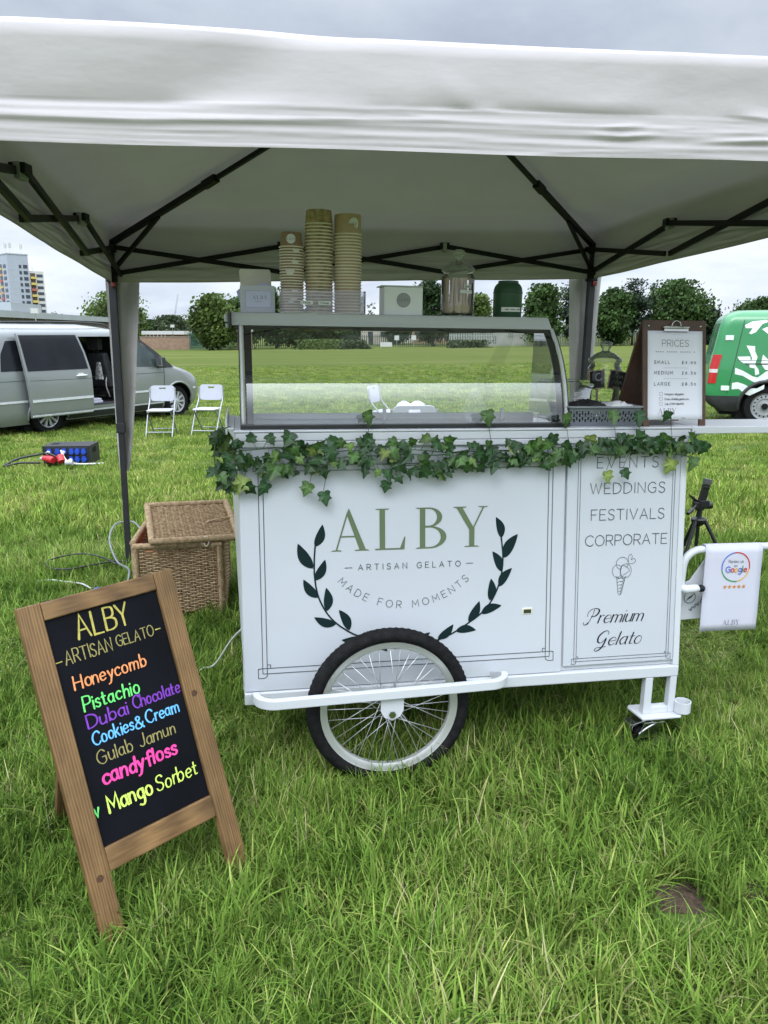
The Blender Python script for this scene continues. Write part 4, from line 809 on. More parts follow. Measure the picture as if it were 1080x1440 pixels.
# thick bunch over the left corner, sprig at the right end, a few hanging low
for k in range(34):
    c = rnd.uniform(.70, .905); a = -.052 + rnd.gauss(0, .015) + (.02 if c < .74 else .006); b = .05 + rnd.uniform(-.05, .09)
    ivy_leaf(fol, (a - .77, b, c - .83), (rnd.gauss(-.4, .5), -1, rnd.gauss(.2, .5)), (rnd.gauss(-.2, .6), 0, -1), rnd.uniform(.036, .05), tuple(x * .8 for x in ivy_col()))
stm.tube(catmull([(-.79, .02, .06), (-.83, .04, .03), (-.84, .05, -.06), (-.81, .05, -.13)], 6), .002, 5)
for a, c, s_, q in ((.222, .683, .050, 1), (.265, .655, .05, 0), (.47, .688, .042, 0), (1.225, .705, .045, 2), (1.285, .712, .04, 0), (.02, .70, .062, 2), (.09, .685, .052, 0), (1.565, .80, .055, 0), (1.60, .792, .05, 0), (1.545, .745, .05, 1), (1.47, .735, .058, 2), (1.33, .90, .058, 0), (1.24, .905, .055, 1), (1.447, .905, .042, 0), (.40, .905, .05, 1), (.80, .905, .055, 1), (1.07, .895, .05, 1)):
    col = [(.022, .062, .02), (.06, .115, .03), (.17, .225, .055)][q]
    bb = fb(min(c, .87)) - .03
    ivy_leaf(fol, (a - .77, bb, c - .83 + s_ * .5), (rnd.gauss(0, .25), -1, rnd.gauss(.15, .2)), (rnd.gauss(0, .35), 0, -1), s_, col)
    stm.tube([(a - .77, bb, c - .83 + s_ * .5), (a - .76 + .01, bb - .004, (.80 if c < .8 else .82) - .83)], .0009, 4)
fol.build('foliage', ivy_m, gar); stm.build('vine_stem', stem_m, gar, smooth=180)

# ---------------------------------------------------------------- things on the top rail of the display
cream = pm('cup_rim', (.80, .73, .62), rough=.6, var=.06)
kraft_b = pm('kraft_brown', (.30, .19, .115), rough=.75, var=.08, scale=60)
kraft_p = pm('kraft_print', (.52, .40, .22), rough=.75, scale=70, col2=(.24, .165, .07), detail=2)
kraft_y = pm('kraft_yellow', (.50, .365, .22), rough=.75, var=.06, scale=60)
paper = pm('paper_white', (.58, .58, .67), rough=.7, var=.015, scale=5, spec=.25)
sticker = pm('sticker_pale', (.74, .72, .76), rough=.6, spec=.2)
ink_txt = pm('print_grey', (.16, .15, .15), rough=.6)
TOPZ = 1.2325
def cup_mesh(Rr, Rt, h, matb, seal):
    m = MB(); k = 40
    m.lathe([(Rr - .0035, .001), (Rr, .0), (Rr + .0012, .0022), (Rr - .0005, .0044), (Rr - .003, .0044)], k, 0, cap=False)
    m.lathe([(Rr - .003, .0042), (Rt, h - .002), (Rt - .002, h), (Rt - .006, h - .004), (0, h - .004)], k, 1, cap=False)
    if seal:
        sl = (Rt - Rr + .003) / (h - .006); cz, rad = seal[:2]; a_c = R(-90 + (rnd.random() - .5) * 10)
        n_ = 24; ptsv = [(0, 0)]
        for q in range(1, 7):
            for j in range(n_): ptsv.append((rad * q / 6 * math.cos(2 * math.pi * j / n_), rad * q / 6 * math.sin(2 * math.pi * j / n_)))
        vs = []
        for x, z in ptsv:
            zz = cz + z; r_ = (Rr - .003) + sl * (zz - .0042) + .0006; an = a_c + x / r_; vs.append((r_ * math.cos(an), r_ * math.sin(an), zz))
        m.add(vs, [(0, 1 + j, 1 + (j + 1) % n_) for j in range(n_)] + [(1 + q * n_ + j, 1 + (q + 1) * n_ + j, 1 + (q + 1) * n_ + (j + 1) % n_, 1 + q * n_ + (j + 1) % n_) for q in range(5) for j in range(n_)], 2)
    return m
def cup_stack(a, b, top_c, Rr, Rt, h, n, matb, lab, top_lab, seal, grp, name_cap):
    base = TOPZ + .003; pitch = (top_c - h - base) / (n - 1); first = None
    for k in range(n):
        top = k == n - 1
        if k == 0 or top:
            o = cup_mesh(Rr, Rt, h, matb, seal if (seal and (top or seal[2])) else None).build('paper_cup', [cream, matb, sticker], smooth=50)
            if k == 0: first = o
            if top and name_cap:
                # the cup stands upside down, so its round label reads upside down
                F_ = None
                sl = (Rt - Rr + .003) / (h - .006); m2 = MB(); cz = seal[0]
                for st_fr in (0,):
                    rr_ = (Rr - .003) + sl * (cz - .0042)
                    class Cyl(Frame):
                        def __init__(s): s.n = Vector((0, -1, 0))
                        def __call__(s, x, z, hh=0):
                            zz = cz - z; r_ = (Rr - .003) + sl * (zz - .0042) + .0009 + hh; an = R(-90) - x / r_; return Vector((r_ * math.cos(an), r_ * math.sin(an), zz))
                    serif_alby(m2, Cyl(), -.0145, -.003, .0078, base=.0004)
                m2.build('label_print', ink_txt, o)
        else:
            o = first.copy(); COL.objects.link(o)
        tag(o, top_lab if top else lab, 'paper cup', grp)
        jx, jy = rnd.uniform(-.0007, .0007), rnd.uniform(-.0007, .0007)
        o.location = cw(a + jx, b + jy, base + pitch * k); o.rotation_euler = (0, ROLL, YAW + (rnd.uniform(-.35, .35) if not top else (-.05 if Rr < .045 else (.0 if not name_cap else .35))))
cup_stack(.193, .36, 1.493, .0405, .0335, .049, 24, kraft_b, 'small brown kraft cup nested upside down within the shortest, left-hand cup stack', 'small brown kraft cup with a round pale label, on top of the shortest cup stack', (.026, .0155, True), 'small kraft cups in the left stack', True)
cup_stack(.286, .372, 1.567, .0485, .0425, .047, 27, kraft_p, 'patterned kraft cup nested upside down below the top of the tallest, middle cup stack', 'patterned kraft cup without a label, on top of the tallest cup stack', None, 'patterned cups in the middle stack', False)
cup_stack(.383, .366, 1.556, .0472, .0445, .066, 26, kraft_y, 'large tan cup nested upside down below the top of the right-hand cup stack', 'large plain tan cup with a round pale label, on top of the right-hand cup stack', (.035, .018, False), 'large tan cups in the right stack', True)
acr = glassmat('acrylic', (.97, .975, .975), 0.0, refl=1.2)
hold = thing('cup_holder', 'low clear acrylic tray on the display top holding the three stacks of paper cups', 'cup holder', tuple(cw(.292, .365, TOPZ)), (0, ROLL, YAW))
m = MB(); m.box(-.142, .142, -.056, -.053, .0, .075); m.box(-.142, .142, .053, .056, .0, .075); m.box(-.145, -.142, -.056, .056, .0, .075); m.box(.142, .145, -.056, .056, .0, .075); m.box(-.145, .145, -.056, .056, .0, .002); m.build('tray', acr, hold)
lab_w = pm('label_white', (.78, .78, .76), rough=.6)
for x, s_ in ((-.055, '1 Scoop'), (.005, '2 Scoops')):
    m = MB(); m.box(x - .02, x + .022, -.0585, -.0565, .028, .041); lb = m.build('price_label', lab_w, hold); m = MB(); text(m, Frame((x, -.0585, .0345), (1, 0, 0), (0, 0, 1)), s_, .001, -.0022, .0055, .0005, align='c', base=.0003); m.build('print', ink_txt, lb)
# small card box, its lid flap standing open at the back
pbx = thing('card_box', 'small white open card box with a lilac label, left end of the display top', 'box', tuple(cw(.077, .385, TOPZ)), (0, ROLL, YAW))
m = MB(); w2 = .057
m.box(-w2, w2, -.055, -.0535, 0, .087); m.box(-w2, w2, .0535, .055, 0, .087); m.box(-w2, -w2 + .0015, -.0535, .0535, 0, .087); m.box(w2 - .0015, w2, -.0535, .0535, 0, .087); m.box(-w2, w2, -.055, .055, 0, .0015); m.build('box_body', paper, pbx)
m = MB(); Fp = [(-w2 + .002, 0), (w2 - .006, 0), (w2 - .009, .054), (w2 - .014, .060), (-w2 + .004, .061), (-w2 - .002, .054)]; m.add([(x, .056 + z * .12 + t, .087 + z) for t in (0, .0012) for x, z in Fp], [tuple(range(6)), tuple(range(11, 5, -1))] + [(i, i+6, (i+1) % 6 + 6, (i+1) % 6) for i in range(6)]); m.build('lid_flap', pm('card_cream', (.70, .67, .56), rough=.7), pbx)
lilac = pm('lilac_card', (.62, .62, .86), rough=.65, var=.03)
m = MB(); m.box(-.042, .046, -.0562, -.0552, .015, .072); lb = m.build('label', lilac, pbx); F_ = Frame((0, -.0562, 0), (1, 0, 0), (0, 0, 1)); m = MB(); serif_alby(m, F_, -.017, .043, .0125, base=.0003); stroke(m, F_, [(-.04, .017), (.044, .017), (.044, .07), (-.04, .07), (-.04, .017)], .0004, cap=False, base=.0003); stroke(m, F_, [(-.008, .036), (.013, .036)], .0005, base=.0003); m.build('print', pm('print_violet', (.17, .17, .30), rough=.6), lb)
cds = thing('gift_cards', 'lilac cards leaning askew in the small open white card box', 'cards', tuple(cw(.08, .40, TOPZ + .003)), (0, ROLL, YAW))
for k in range(4):
    m = MB(); m.box(-.048, .048, -.0006, .0006, 0, .088); c_ = m.build('card', lilac, cds); c_.location = (.0, -.006 + k * .007, 0); c_.rotation_euler = (R(-6), R(-9 - 3 * k), 0)
    if k == 0:
        m = MB(); F_ = Frame((0, -.0006, 0), (1, 0, 0), (0, 0, 1)); stroke(m, F_, [(.0, .078), (.03, .078)], .0022, base=.0002); m.build('print', pm('print_violet', (.2, .2, .33)), c_)
# white card holder with a round label
wbx = thing('label_box', 'plain white box with a flat lid and round grey label on the display top', 'box', tuple(cw(.573, .385, TOPZ)), (0, ROLL, YAW))
m = MB(); m.box(-.068, .068, -.05, .05, 0, .094); m.build('box_body', pm('frosted_white', (.80, .82, .81), rough=.35, var=.03), wbx, bevel=.002)
m = MB(); m.box(-.078, .068, -.052, .052, .0945, .0985); m.build('lid', pm('frosted_lid', (.58, .62, .60), rough=.3), wbx, bevel=.001)
F_ = Frame((.0, -.0503, .050), (1, 0, 0), (0, 0, 1)); m = MB(); disc(m, F_, 0, 0, .0245, base=.0004); lb = m.build('round_label', pm('label_grey', (.36, .36, .38), rough=.6), wbx)
m = MB(); serif_alby(m, F_, -.0185, -.004, .0095, base=.0012); ring(m, F_, 0, 0, .0225, .0003, base=.0012); m.build('print', ink_txt, lb)
# apothecary jars
gl_solid = glassmat('jar_glass', (.97, .985, .975), 0.0, solid=True, ior=1.45)
gl_thin = glassmat('jar_wall', (.97, .98, .975), 0.0, refl=1.0, milky=.035); gl_lid = glassmat('jar_lid', (.97, .98, .975), 0.0, refl=1.0, milky=.16)
def jar(name, label, a, b, c, rad, hb, hl, knob):
    t = thing(name, label, 'glass jar', tuple(cw(a, b, c)), (0, ROLL, YAW))
    m = MB(); m.lathe([(0, .001), (rad * .92, .001), (rad * .985, .008), (rad, .02), (rad, hb * .90), (rad * .985, hb * .95), (rad * .90, hb), (rad * .90, hb + .01)], 48, cap=False); m.build('jar_body', gl_thin, t, smooth=60)
    m = MB(); m.lathe([(0, .0015), (rad * .93, .0015), (rad * .96, .006), (rad * .9, .010), (0, .010)], 48, cap=False); m.build('jar_base', gl_solid, t, smooth=60)
    m = MB(); m.lathe([(rad * .80, hb + .012), (rad * .98, hb + .012), (rad * 1.0, hb + .016), (rad * 1.0, hb + hl * .45), (rad * .92, hb + hl * .52), (rad * .55, hb + hl * .82), (rad * .28, hb + hl * .95), (rad * .24, hb + hl), (rad * .22, hb + hl + knob * .15), (rad * .30, hb + hl + knob * .35), (rad * .38, hb + hl + knob * .62), (rad * .36, hb + hl + knob * .85), (rad * .2, hb + hl + knob), (0, hb + hl + knob * 1.02)], 40, cap=False); m.build('lid', gl_lid, t, smooth=60)
    return t
j1 = jar('spoon_jar', 'lidded glass jar packed with wooden spoons, on the display top', .775, .375, TOPZ, .058, .140, .052, .034)
wood_sp = pm('spoon_wood', (.74, .58, .44), rough=.6, var=.12, scale=18)
def spoon_mesh():
    m = MB(); o = []
    for k in range(17):
        t = k / 16; y = t * .118; w_ = .0042 + .0065 * math.exp(-((t - .13) / .12) ** 2) * (1 if t > .02 else .5) - .001 * t
        o.append((w_ if 0 < k else .003, y))
    up = o; dn = [(-x, y) for x, y in o[::-1]]; m.prism(up + dn, -.0008, .0008, M=Matrix.Rotation(R(90), 4, 'X')); return m
sp0 = None
for k in range(34):
    rr_ = (.048 if k < 20 else .034 if k < 29 else .015) ; an = 2 * math.pi * k / (20 if k < 20 else 9 if k < 29 else 5) + rnd.uniform(-.12, .12)
    if sp0 is None: sp0 = spoon_mesh().build('wooden_spoon', wood_sp); o = sp0
    else: o = sp0.copy(); COL.objects.link(o)
    p = cw(.775, .375, TOPZ + .011) + CM.to_3x3() @ Vector((rr_ * math.cos(an), rr_ * math.sin(an), 0)); o.location = p
    o.rotation_euler = Euler((rnd.uniform(-.04, .04), rnd.uniform(-.07, .07), an + math.pi / 2 + YAW + rnd.uniform(-.3, .3)))
    tag(o, 'pale wooden spoon standing upright, bowl down, in the lidded jar on the display top', 'spoon', 'wooden spoons in the jar')
def label_on(t, rad, x0, z0, w_, h_, txt, cap, name='label', dark=False):
    class Cy(Frame):
        def __init__(s): s.n = Vector((0, -1, 0))
        def __call__(s, x, z, hh=0):
            an = R(-90) + (x0 + x) / rad; r_ = rad + .0006 + hh; return Vector((r_ * math.cos(an), r_ * math.sin(an), z0 + z))
    F_ = Cy(); m = MB(); k = 10; m.grid([[F_(lerp(-w_/2, w_/2, i / k), z) for i in range(k + 1)] for z in (-h_/2, h_/2)]); lb = m.build(name, lab_w, t)
    if txt:
        m = MB(); text(m, F_, txt, 0, -cap * .45, cap, cap * .075, align='c', base=.0003); m.build('print', ink_txt, lb)
label_on(j1, .058, .021, .100, .030, .012, 'Spoons', .006); label_on(j1, .058, .018, .082, .050, .011, '- - - - - -', .0042)
can = thing('canister', 'dark green canister with a domed shoulder and a small pale label, on the display top', 'canister', tuple(cw(.962, .38, TOPZ)), (0, ROLL, YAW))
green_pl = pm('dark_green_plastic', (.030, .085, .042), rough=.42, var=.1, spec=.4)
m = MB(); m.lathe([(0, 0), (.049, 0), (.051, .003), (.0515, .082), (.053, .0835), (.053, .0855), (.0515, .087)], 40, cap=False); m.build('canister_body', green_pl, can, smooth=40)
m = MB(); m.lathe([(.0515, .0872), (.0505, .096), (.047, .106), (.041, .114), (.036, .118), (.036, .124), (.034, .1255), (0, .126)], 40, cap=False); m.build('lid', green_pl, can, smooth=40)
label_on(can, .0515, 0, .026, .076, .0155, '', 0)
F2 = Frame((0, -.0535, .026), (1, 0, 0), (0, 0, 1)); m = MB()
for x0, x1 in ((-.026, -.013), (-.006, .010), (.016, .030)):
    stroke(m, F2, [(lerp(x0, x1, k / 6), .001 * (1 if k % 2 else -1)) for k in range(7)], .0011)
m.build('label_print', ink_txt, can)

# ---------------------------------------------------------------- right-hand counter
j2 = jar('pick_jar', 'lidded glass jar holding two chalkboard picks, on the counter behind the grey basket', 1.374, .425, .8705, .062, .192, .055, .035)
board_blk = pm('slate_black', (.012, .012, .015), rough=.7, var=.3)
pick_w = pm('pick_wood', (.55, .42, .28), rough=.6, var=.1, scale=20)
chalk = pm('chalk_white', (.62, .64, .66), rough=.9)
for nm_, ax, rz_, tilt, marks, lab in (('a', -.022, 4, -5, 'Gg', 'chalkboard pick with a big white letter, left one in the glass jar'), ('b', .018, -8, 9, 'Small', 'chalkboard pick with scalloped wooden edge and a pale tag, right one in the glass jar')):
    t = thing('chalkboard_pick', lab, 'sign pick', tuple(cw(1.374 + ax, .425 - (.012 if nm_ == 'a' else .035), .883)), (0, R(tilt), YAW + R(rz_)))
    m = MB(); m.box(-.005, .005, -.001, .001, 0, .12); m.build('stick', pick_w, t)
    m = MB(); ww, hh = (.034, .036); pts = []
    for k in range(40):
        q = k / 40 * 4; sx = [(-1 + 2 * (q % 1), -1), (1, -1 + 2 * (q % 1)), (1 - 2 * (q % 1), 1), (-1, 1 - 2 * (q % 1))][int(q)]; f = 1 + .05 * math.sin(k * 1.9); pts.append((sx[0] * ww * f, .128 + sx[1] * hh * f))
    m.add([(x, y_, z) for y_ in (-.0032, -.0012) for x, z in pts], [tuple(range(40)), tuple(range(79, 39, -1))] + [(i, i + 40, (i + 1) % 40 + 40, (i + 1) % 40) for i in range(40)]); m.build('wooden_edge', pick_w, t)
    m = MB(); m.box(-.0295, .0295, -.0042, -.0034, .097, .160); bd = m.build('chalk_panel', board_blk, t)
    F_ = Frame((0, -.0042, .128), (1, 0, 0), (0, 0, 1)); m = MB()
    if nm_ == 'a': ring(m, F_, .006, .010, .013, .002, a0=60, a1=330)
    else:
        [stroke(m, F_, catmull([(-.018 + .006 * i, y0 + .005 * (1 if i % 2 else -1)) for i in range(7)], 4), .0006) for y0 in (.014, -.008)]
    m.build('chalk_writing', chalk, bd)
    if nm_ == 'b':
        m = MB(); m.box(-.012, .014, -.0056, -.0048, .092, .104); m.build('tag', lab_w, t)
cont = thing('clear_container', 'clear plastic lidded container with two small white labels, beside the glass display', 'container', tuple(cw(1.205, .40, .8705)), (0, ROLL, YAW + R(3)))
m = MB()
def rbox(w_, d_, r_, k=5):
    out = []
    for cx_, cy_, a0 in ((w_ - r_, -d_ + r_, -90), (w_ - r_, d_ - r_, 0), (-w_ + r_, d_ - r_, 90), (-w_ + r_, -d_ + r_, 180)):
        for j in range(k): out.append((cx_ + r_ * math.cos(R(a0 + 90 * j / (k - 1))), cy_ + r_ * math.sin(R(a0 + 90 * j / (k - 1)))))
    return out
rows = []
for z, w_, d_, r_ in ((.001, .080, .055, .012), (.10, .086, .06, .014), (.118, .092, .066, .016)):
    rows.append([(x, y, z) for x, y in rbox(w_, d_, r_)])
m.grid(rows, closed=True); m.add(rows[0], [tuple(range(len(rows[0])))]); m.build('tub', glassmat('tub_plastic', (.95, .96, .955), 0.03, refl=.7, milky=.06), cont, smooth=50)
m = MB(); rows = [[(x, y, z) for x, y in rbox(w_, d_, r_)] for z, w_, d_, r_ in ((.116, .094, .068, .016), (.126, .094, .068, .016), (.132, .082, .056, .014), (.141, .080, .054, .014))]; m.grid(rows, closed=True); m.add(rows[-1], [tuple(range(len(rows[-1])))]); m.build('lid', acr, cont, smooth=40)
for z in (.062, .082):
    m = MB(); m.box(.015, .048, -.0605, -.0595, z, z + .016); lb = m.build('label', lab_w, cont); F_ = Frame((.031, -.0605, z + .008), (1, 0, 0), (0, 0, 1)); m = MB(); stroke(m, F_, [(-.011, .002), (.011, .002)], .0008); stroke(m, F_, [(-.008, -.003), (.009, -.003)], .0008); m.build('print', ink_txt, lb)
# grey basket
bas = thing('plastic_basket', 'grey slotted plastic basket on the cart counter in front of the pick jar', 'basket', tuple(cw(1.236, .198, .8705)), (0, ROLL, YAW - R(1)))
bg_m = pm('basket_grey', (.16, .175, .20), rough=.4, var=.06, spec=.4)
def wall(mb, x0, x1, y, h_, lean, nx_, horiz):
    """a basket wall with staggered upright slots, made of solid strips between the holes"""
    F_ = (lambda u, z: (u * (1 + .10 * z / .07) , y - lean * z / h_, z)) if horiz else (lambda u, z: (y + lean * z / h_, u * (1 + .1 * z / .07), z))
    def q(u0, u1, z0, z1): mb.add([F_(u0, z0), F_(u1, z0), F_(u1, z1), F_(u0, z1)], [(0, 1, 2, 3)])
    q(x0, x1, 0, .014); q(x0, x1, h_ - .014, h_)
    step = (x1 - x0) / nx_
    for i in range(nx_):
        u = x0 + i * step; s_ = (.5 if i % 2 else 0); q(u + step * .55, u + step, .014, h_ - .014)
        za = .014 + (h_ - .028) * (.30 if i % 2 else .48); q(u, u + step * .55, za, za + .006)
        if not i % 2: q(u, u + step * .55, .014, .02)
        else: q(u, u + step * .55, za + .02, za + .025)
m = MB(); wall(m, -.118, .118, -.085, .066, .012, 24, True); wall(m, -.118, .118, .085, .066, -.012, 24, True); wall(m, -.085, .085, -.118, .066, -.012, 16, False); wall(m, -.085, .085, .118, .066, .012, 16, False)
m.box(-.116, .116, -.084, .084, .0, .002)
m.build('slotted_tub', bg_m, bas, solid=.002)
m = MB(); o_ = rbox(.138, .104, .014); i_ = rbox(.128, .094, .012); k = len(o_); m.add([(x, y, z) for z in (.064, .068) for x, y in o_] + [(x, y, z) for z in (.064, .068) for x, y in i_], [f for j in range(k) for f in ((j, (j+1)%k, k+(j+1)%k, k+j), (k+j, k+(j+1)%k, 3*k+(j+1)%k, 3*k+j), (2*k+j, 3*k+j, 3*k+(j+1)%k, 2*k+(j+1)%k), (j, 2*k+j, 2*k+(j+1)%k, (j+1)%k))]); m.build('rim', pm('basket_rim', (.27, .29, .31), rough=.4), bas)
glv = thing('black_gloves', 'crumpled black gloves lying on top of the grey plastic basket', 'gloves', tuple(cw(1.19, .19, .925)), (0, 0, YAW))
def cloth(sx, sy, h_, seed, nn=26, M=None):
    P = []
    for i in range(nn + 1):
        row = []
        for j in range(nn + 1):
            x = lerp(-sx, sx, i / nn); y = lerp(-sy, sy, j / nn); q = max(0, 1 - (abs(x / sx) ** 3)) * max(0, 1 - (abs(y / sy) ** 3)); z = h_ * q ** .5 * (.62 + .5 * noise.noise(Vector((x * 22, y * 22, seed)))) + .012 * noise.noise(Vector((x * 60, y * 60, seed + 4))) * q; row.append((x + .02 * noise.noise(Vector((x * 20, y * 20, seed + 2))), y, z))
        P.append(row)
    m = MB(); m.grid(P, M=M); return m
cloth(.095, .075, .034, 3.0).build('crumpled_rubber', board_blk, glv, smooth=60)
tis = thing('white_tissue', 'crumpled white tissue hanging over the right end of the grey basket', 'tissue', tuple(cw(1.315, .165, .925)), (0, R(10), YAW))
cloth(.062, .06, .030, 8.0).build('crumpled_paper', pm('tissue_white', (.74, .75, .75), rough=.6, bump=.5, bscale=160), tis, smooth=60)
# price board: two hinged wooden leaves with a clip
dw = woodmat('dark_wood', (.055, .025, .014), (.13, .065, .035), grain=(9, 9, 1), scale=5, rough=.45)
pbd = thing('price_board', 'dark wooden menu A-board with a metal clip at the right end of the cart', 'price board', tuple(cw(1.493, .098, .8705)), (0, ROLL, YAW + R(1.5)))
lean = R(9.5); LM = Matrix.Rotation(-lean, 4, 'X')
m = MB(); hw = .1195; m.box(-hw, hw, 0, .010, .034, .362, M=LM); m.box(-hw, -hw + .024, 0, .010, 0, .0338, M=LM); m.box(hw - .024, hw, 0, .010, 0, .0338, M=LM); m.box(-.010, .016, 0, .010, .018, .0338, M=LM); m.build('front_leaf', dw, pbd, bevel=.0015)
ap = LM @ Vector((0, .011, .355)); m = MB(); foot_y = .215
bl = Vector((0, foot_y, 0)); dirb = (ap - bl).normalized(); nb = Vector((0, dirb.z, -dirb.y)) * .005
for x0, x1 in ((-hw, hw),):
    m.add([(x, *(p + s * nb)[1:]) for s in (-1, 1) for p in (bl, ap) for x in ((x0, x1) if p is bl else (x1, x0))], [(0, 1, 2, 3), (7, 6, 5, 4), (0, 4, 5, 1), (1, 5, 6, 2), (2, 6, 7, 3), (3, 7, 4, 0)])
m.build('back_leaf', dw, pbd)
prc = thing('price_list', 'white printed price sheet headed PRICES clipped to the dark wooden board', 'paper', tuple(cw(1.493, .098, .8705)), (0, ROLL, YAW + R(1.5)))
m = MB(); nn = 14; m.grid([[tuple(LM @ Vector((lerp(-.104, .104, i / 8), -.002 - .0008 * math.sin(i * 1.1) * (j / nn), lerp(.325, .022, j / nn)))) for i in range(9)] for j in range(nn + 1)]); m.build('sheet', pm('price_paper', (.84, .84, .92), rough=.7, var=.02, scale=5, spec=.2), prc, smooth=180, solid=.0006)
F_ = Frame(LM @ Vector((0, -.0024, 0)), LM.to_3x3() @ Vector((1, 0, 0)), LM.to_3x3() @ Vector((0, 0, 1)))
pb_ = .0005
m = MB(); text(m, F_, 'PRICES', 0, .272, .022, .0007, align='c', track=3.0, width=.100, base=pb_); m.build('print', ink_grey, prc)
m = MB(); [stroke(m, F_, [(-.075 + .0085 * i, .2535), (-.070 + .0085 * i, .2535)], .0010, cap=False, base=pb_) for i in range(18) if i % 6 != 4]; m.build('print', ink_grey, prc)
for y_, a_, b_ in ((.213, 'SMALL', '£4.00'), (.177, 'MEDIUM', '£6.50'), (.139, 'LARGE', '£8.50')):
    m = MB(); text(m, F_, a_, -.080, y_, .0105, .0008, track=5.5, base=pb_); m.build('print', ink_grey, prc)
    m = MB(); text(m, F_, b_, .026, y_, .0095, .0008, track=5.0, width=.052, base=pb_); m.build('print', ink_grey, prc)
for y_ in (.199, .162): m = MB(); stroke(m, F_, [(-.045, y_), (.05, y_)], .00025, cap=False, base=pb_); m.build('rule', ink_grey, prc)
for y_, s_ in ((.106, 'Instagram: albygelato'), (.089, 'Email: info@albygelato.com'), (.072, 'Call: 07399 884978')):
    m = MB(); text(m, F_, s_, -.040, y_, .0068, .00045, track=1.0, base=pb_); m.build('print', ink_grey, prc)
    m = MB(); stroke(m, F_, [(-.060, y_ - .001), (-.049, y_ - .001), (-.049, y_ + .009), (-.060, y_ + .009), (-.060, y_ - .001)], .0004, base=pb_); m.build('icon', ink_grey, prc)
m = MB(); stroke(m, F_, [(.024, .027), (.038, .027)], .0006, base=pb_); m.build('print', ink_grey, prc)
m = MB(); serif_alby(m, F_, -.066, .040, .021, gap=(0, 9.4, 17.2, 24.6), base=.0005); stroke(m, F_, [(-.058, .034), (-.012, .034)], .0003); m.build('wordmark', pm('print_taupe', (.30, .27, .24), rough=.6), prc)
clp = MB(); clp.box(-.046, .046, -.010, -.001, .322, .331, M=LM); clp.tube([LM @ Vector((x, -.009, .336)) for x in (-.050, -.044, .044, .050)], [.002, .0055, .0055, .002], 10); cl = clp.build('clip', chrome, pbd, bevel=.001, smooth=50)
m = MB(); m.tube([LM @ Vector(p) for p in catmull([(-.018, -.008, .338), (-.013, -.010, .352), (0, -.011, .358), (.013, -.010, .352), (.018, -.008, .338)], 6)], .0022, 8); m.build('clip_lever', chrome, cl, smooth=180)
for x in (-.098, .098): m = MB(); m.lathe([(0, 0), (.0045, 0), (.0035, .002), (0, .003)], 12, M=LM @ Matrix.Translation((x, -.0002, .342)) @ Matrix.Rotation(R(90), 4, 'X')); m.build('screw', chrome, pbd, smooth=60)
# review poster hung on the push handle
pst = thing('review_poster', 'white laminated poster with a coloured ring and stars, hanging on the push handle', 'poster', tuple(cw(1.735, .030, .450)), (0, R(1.2), YAW - R(1)))
m = MB(); nn = 12
def pq(x, z): return (x + .018 * (z / -.32) * .6, .001 - .0012 * math.sin(z * 18) + (.004 if z > -.012 else 0), z)
m.grid([[pq(lerp(-.113, .110, i / 8), lerp(0, -.322, j / nn)) for i in range(9)] for j in range(nn + 1)]); m.grid([[(lerp(-.113, .110, i / 8), y_, z_) for i in range(9)] for y_, z_ in ((.005, 0), (.022, .003), (.036, -.006), (.036, -.03))]); m.build('sheet', paper, pst, smooth=180, solid=.0007)
class PF(Frame):
    def __init__(s): s.n = Vector((0, -1, 0))
    def __call__(s, x, z, hh=0): p = Vector(pq(x, z)); p.y -= .0006 + hh; return p
F_ = PF()
cB, cR_, cY, cG = pm('print_blue', (.06, .13, .55)), pm('print_red', (.55, .035, .03)), pm('print_yellow', (.75, .42, .02)), pm('print_green', (.03, .27, .07))
m = MB()
for mi_, (a0, a1) in enumerate(((100, 190), (-10, 100), (-80, -10), (190, 280))): ring(m, F_, .008, -.080, .054, .0019, mi_, 20, a0, a1)
u_x = -.030
for ch, mi_ in zip('Google', (0, 1, 2, 0, 3, 1)):
    w_ = text(m, F_, ch, u_x, -.099, .0205 if ch == 'G' else .022, .0017, mi_); u_x += w_ + .0034
m.build('coloured_print', [cB, cR_, cY, cG], pst)
pmid = pm('print_mid', (.24, .24, .27), rough=.6)
m = MB(); text(m, F_, 'Review us', .008, -.064, .0105, .0009, align='c', base=.0005); m.build('print', pmid, pst); m = MB(); text(m, F_, 'on', .008, -.080, .010, .0009, align='c', base=.0005); m.build('print', pmid, pst); m = MB(); serif_alby(m, F_, -.026, -.300, .020, gap=(0, 9.6, 17.6, 25.2)); stroke(m, F_, [(-.02, -.307), (.03, -.307)], .0004); m.build('print', pmid, pst)
m = MB()
for k in range(5):
    cx_ = -.028 + k * .0185; poly(m, F_, [(cx_ + (.0085 if j % 2 == 0 else .0037) * math.sin(2*math.pi*j/10), -.154 + (.0085 if j % 2 == 0 else .0037) * math.cos(2*math.pi*j/10)) for j in range(10)])
m.build('stars', pm('print_orange', (.62, .24, .03)), pst)
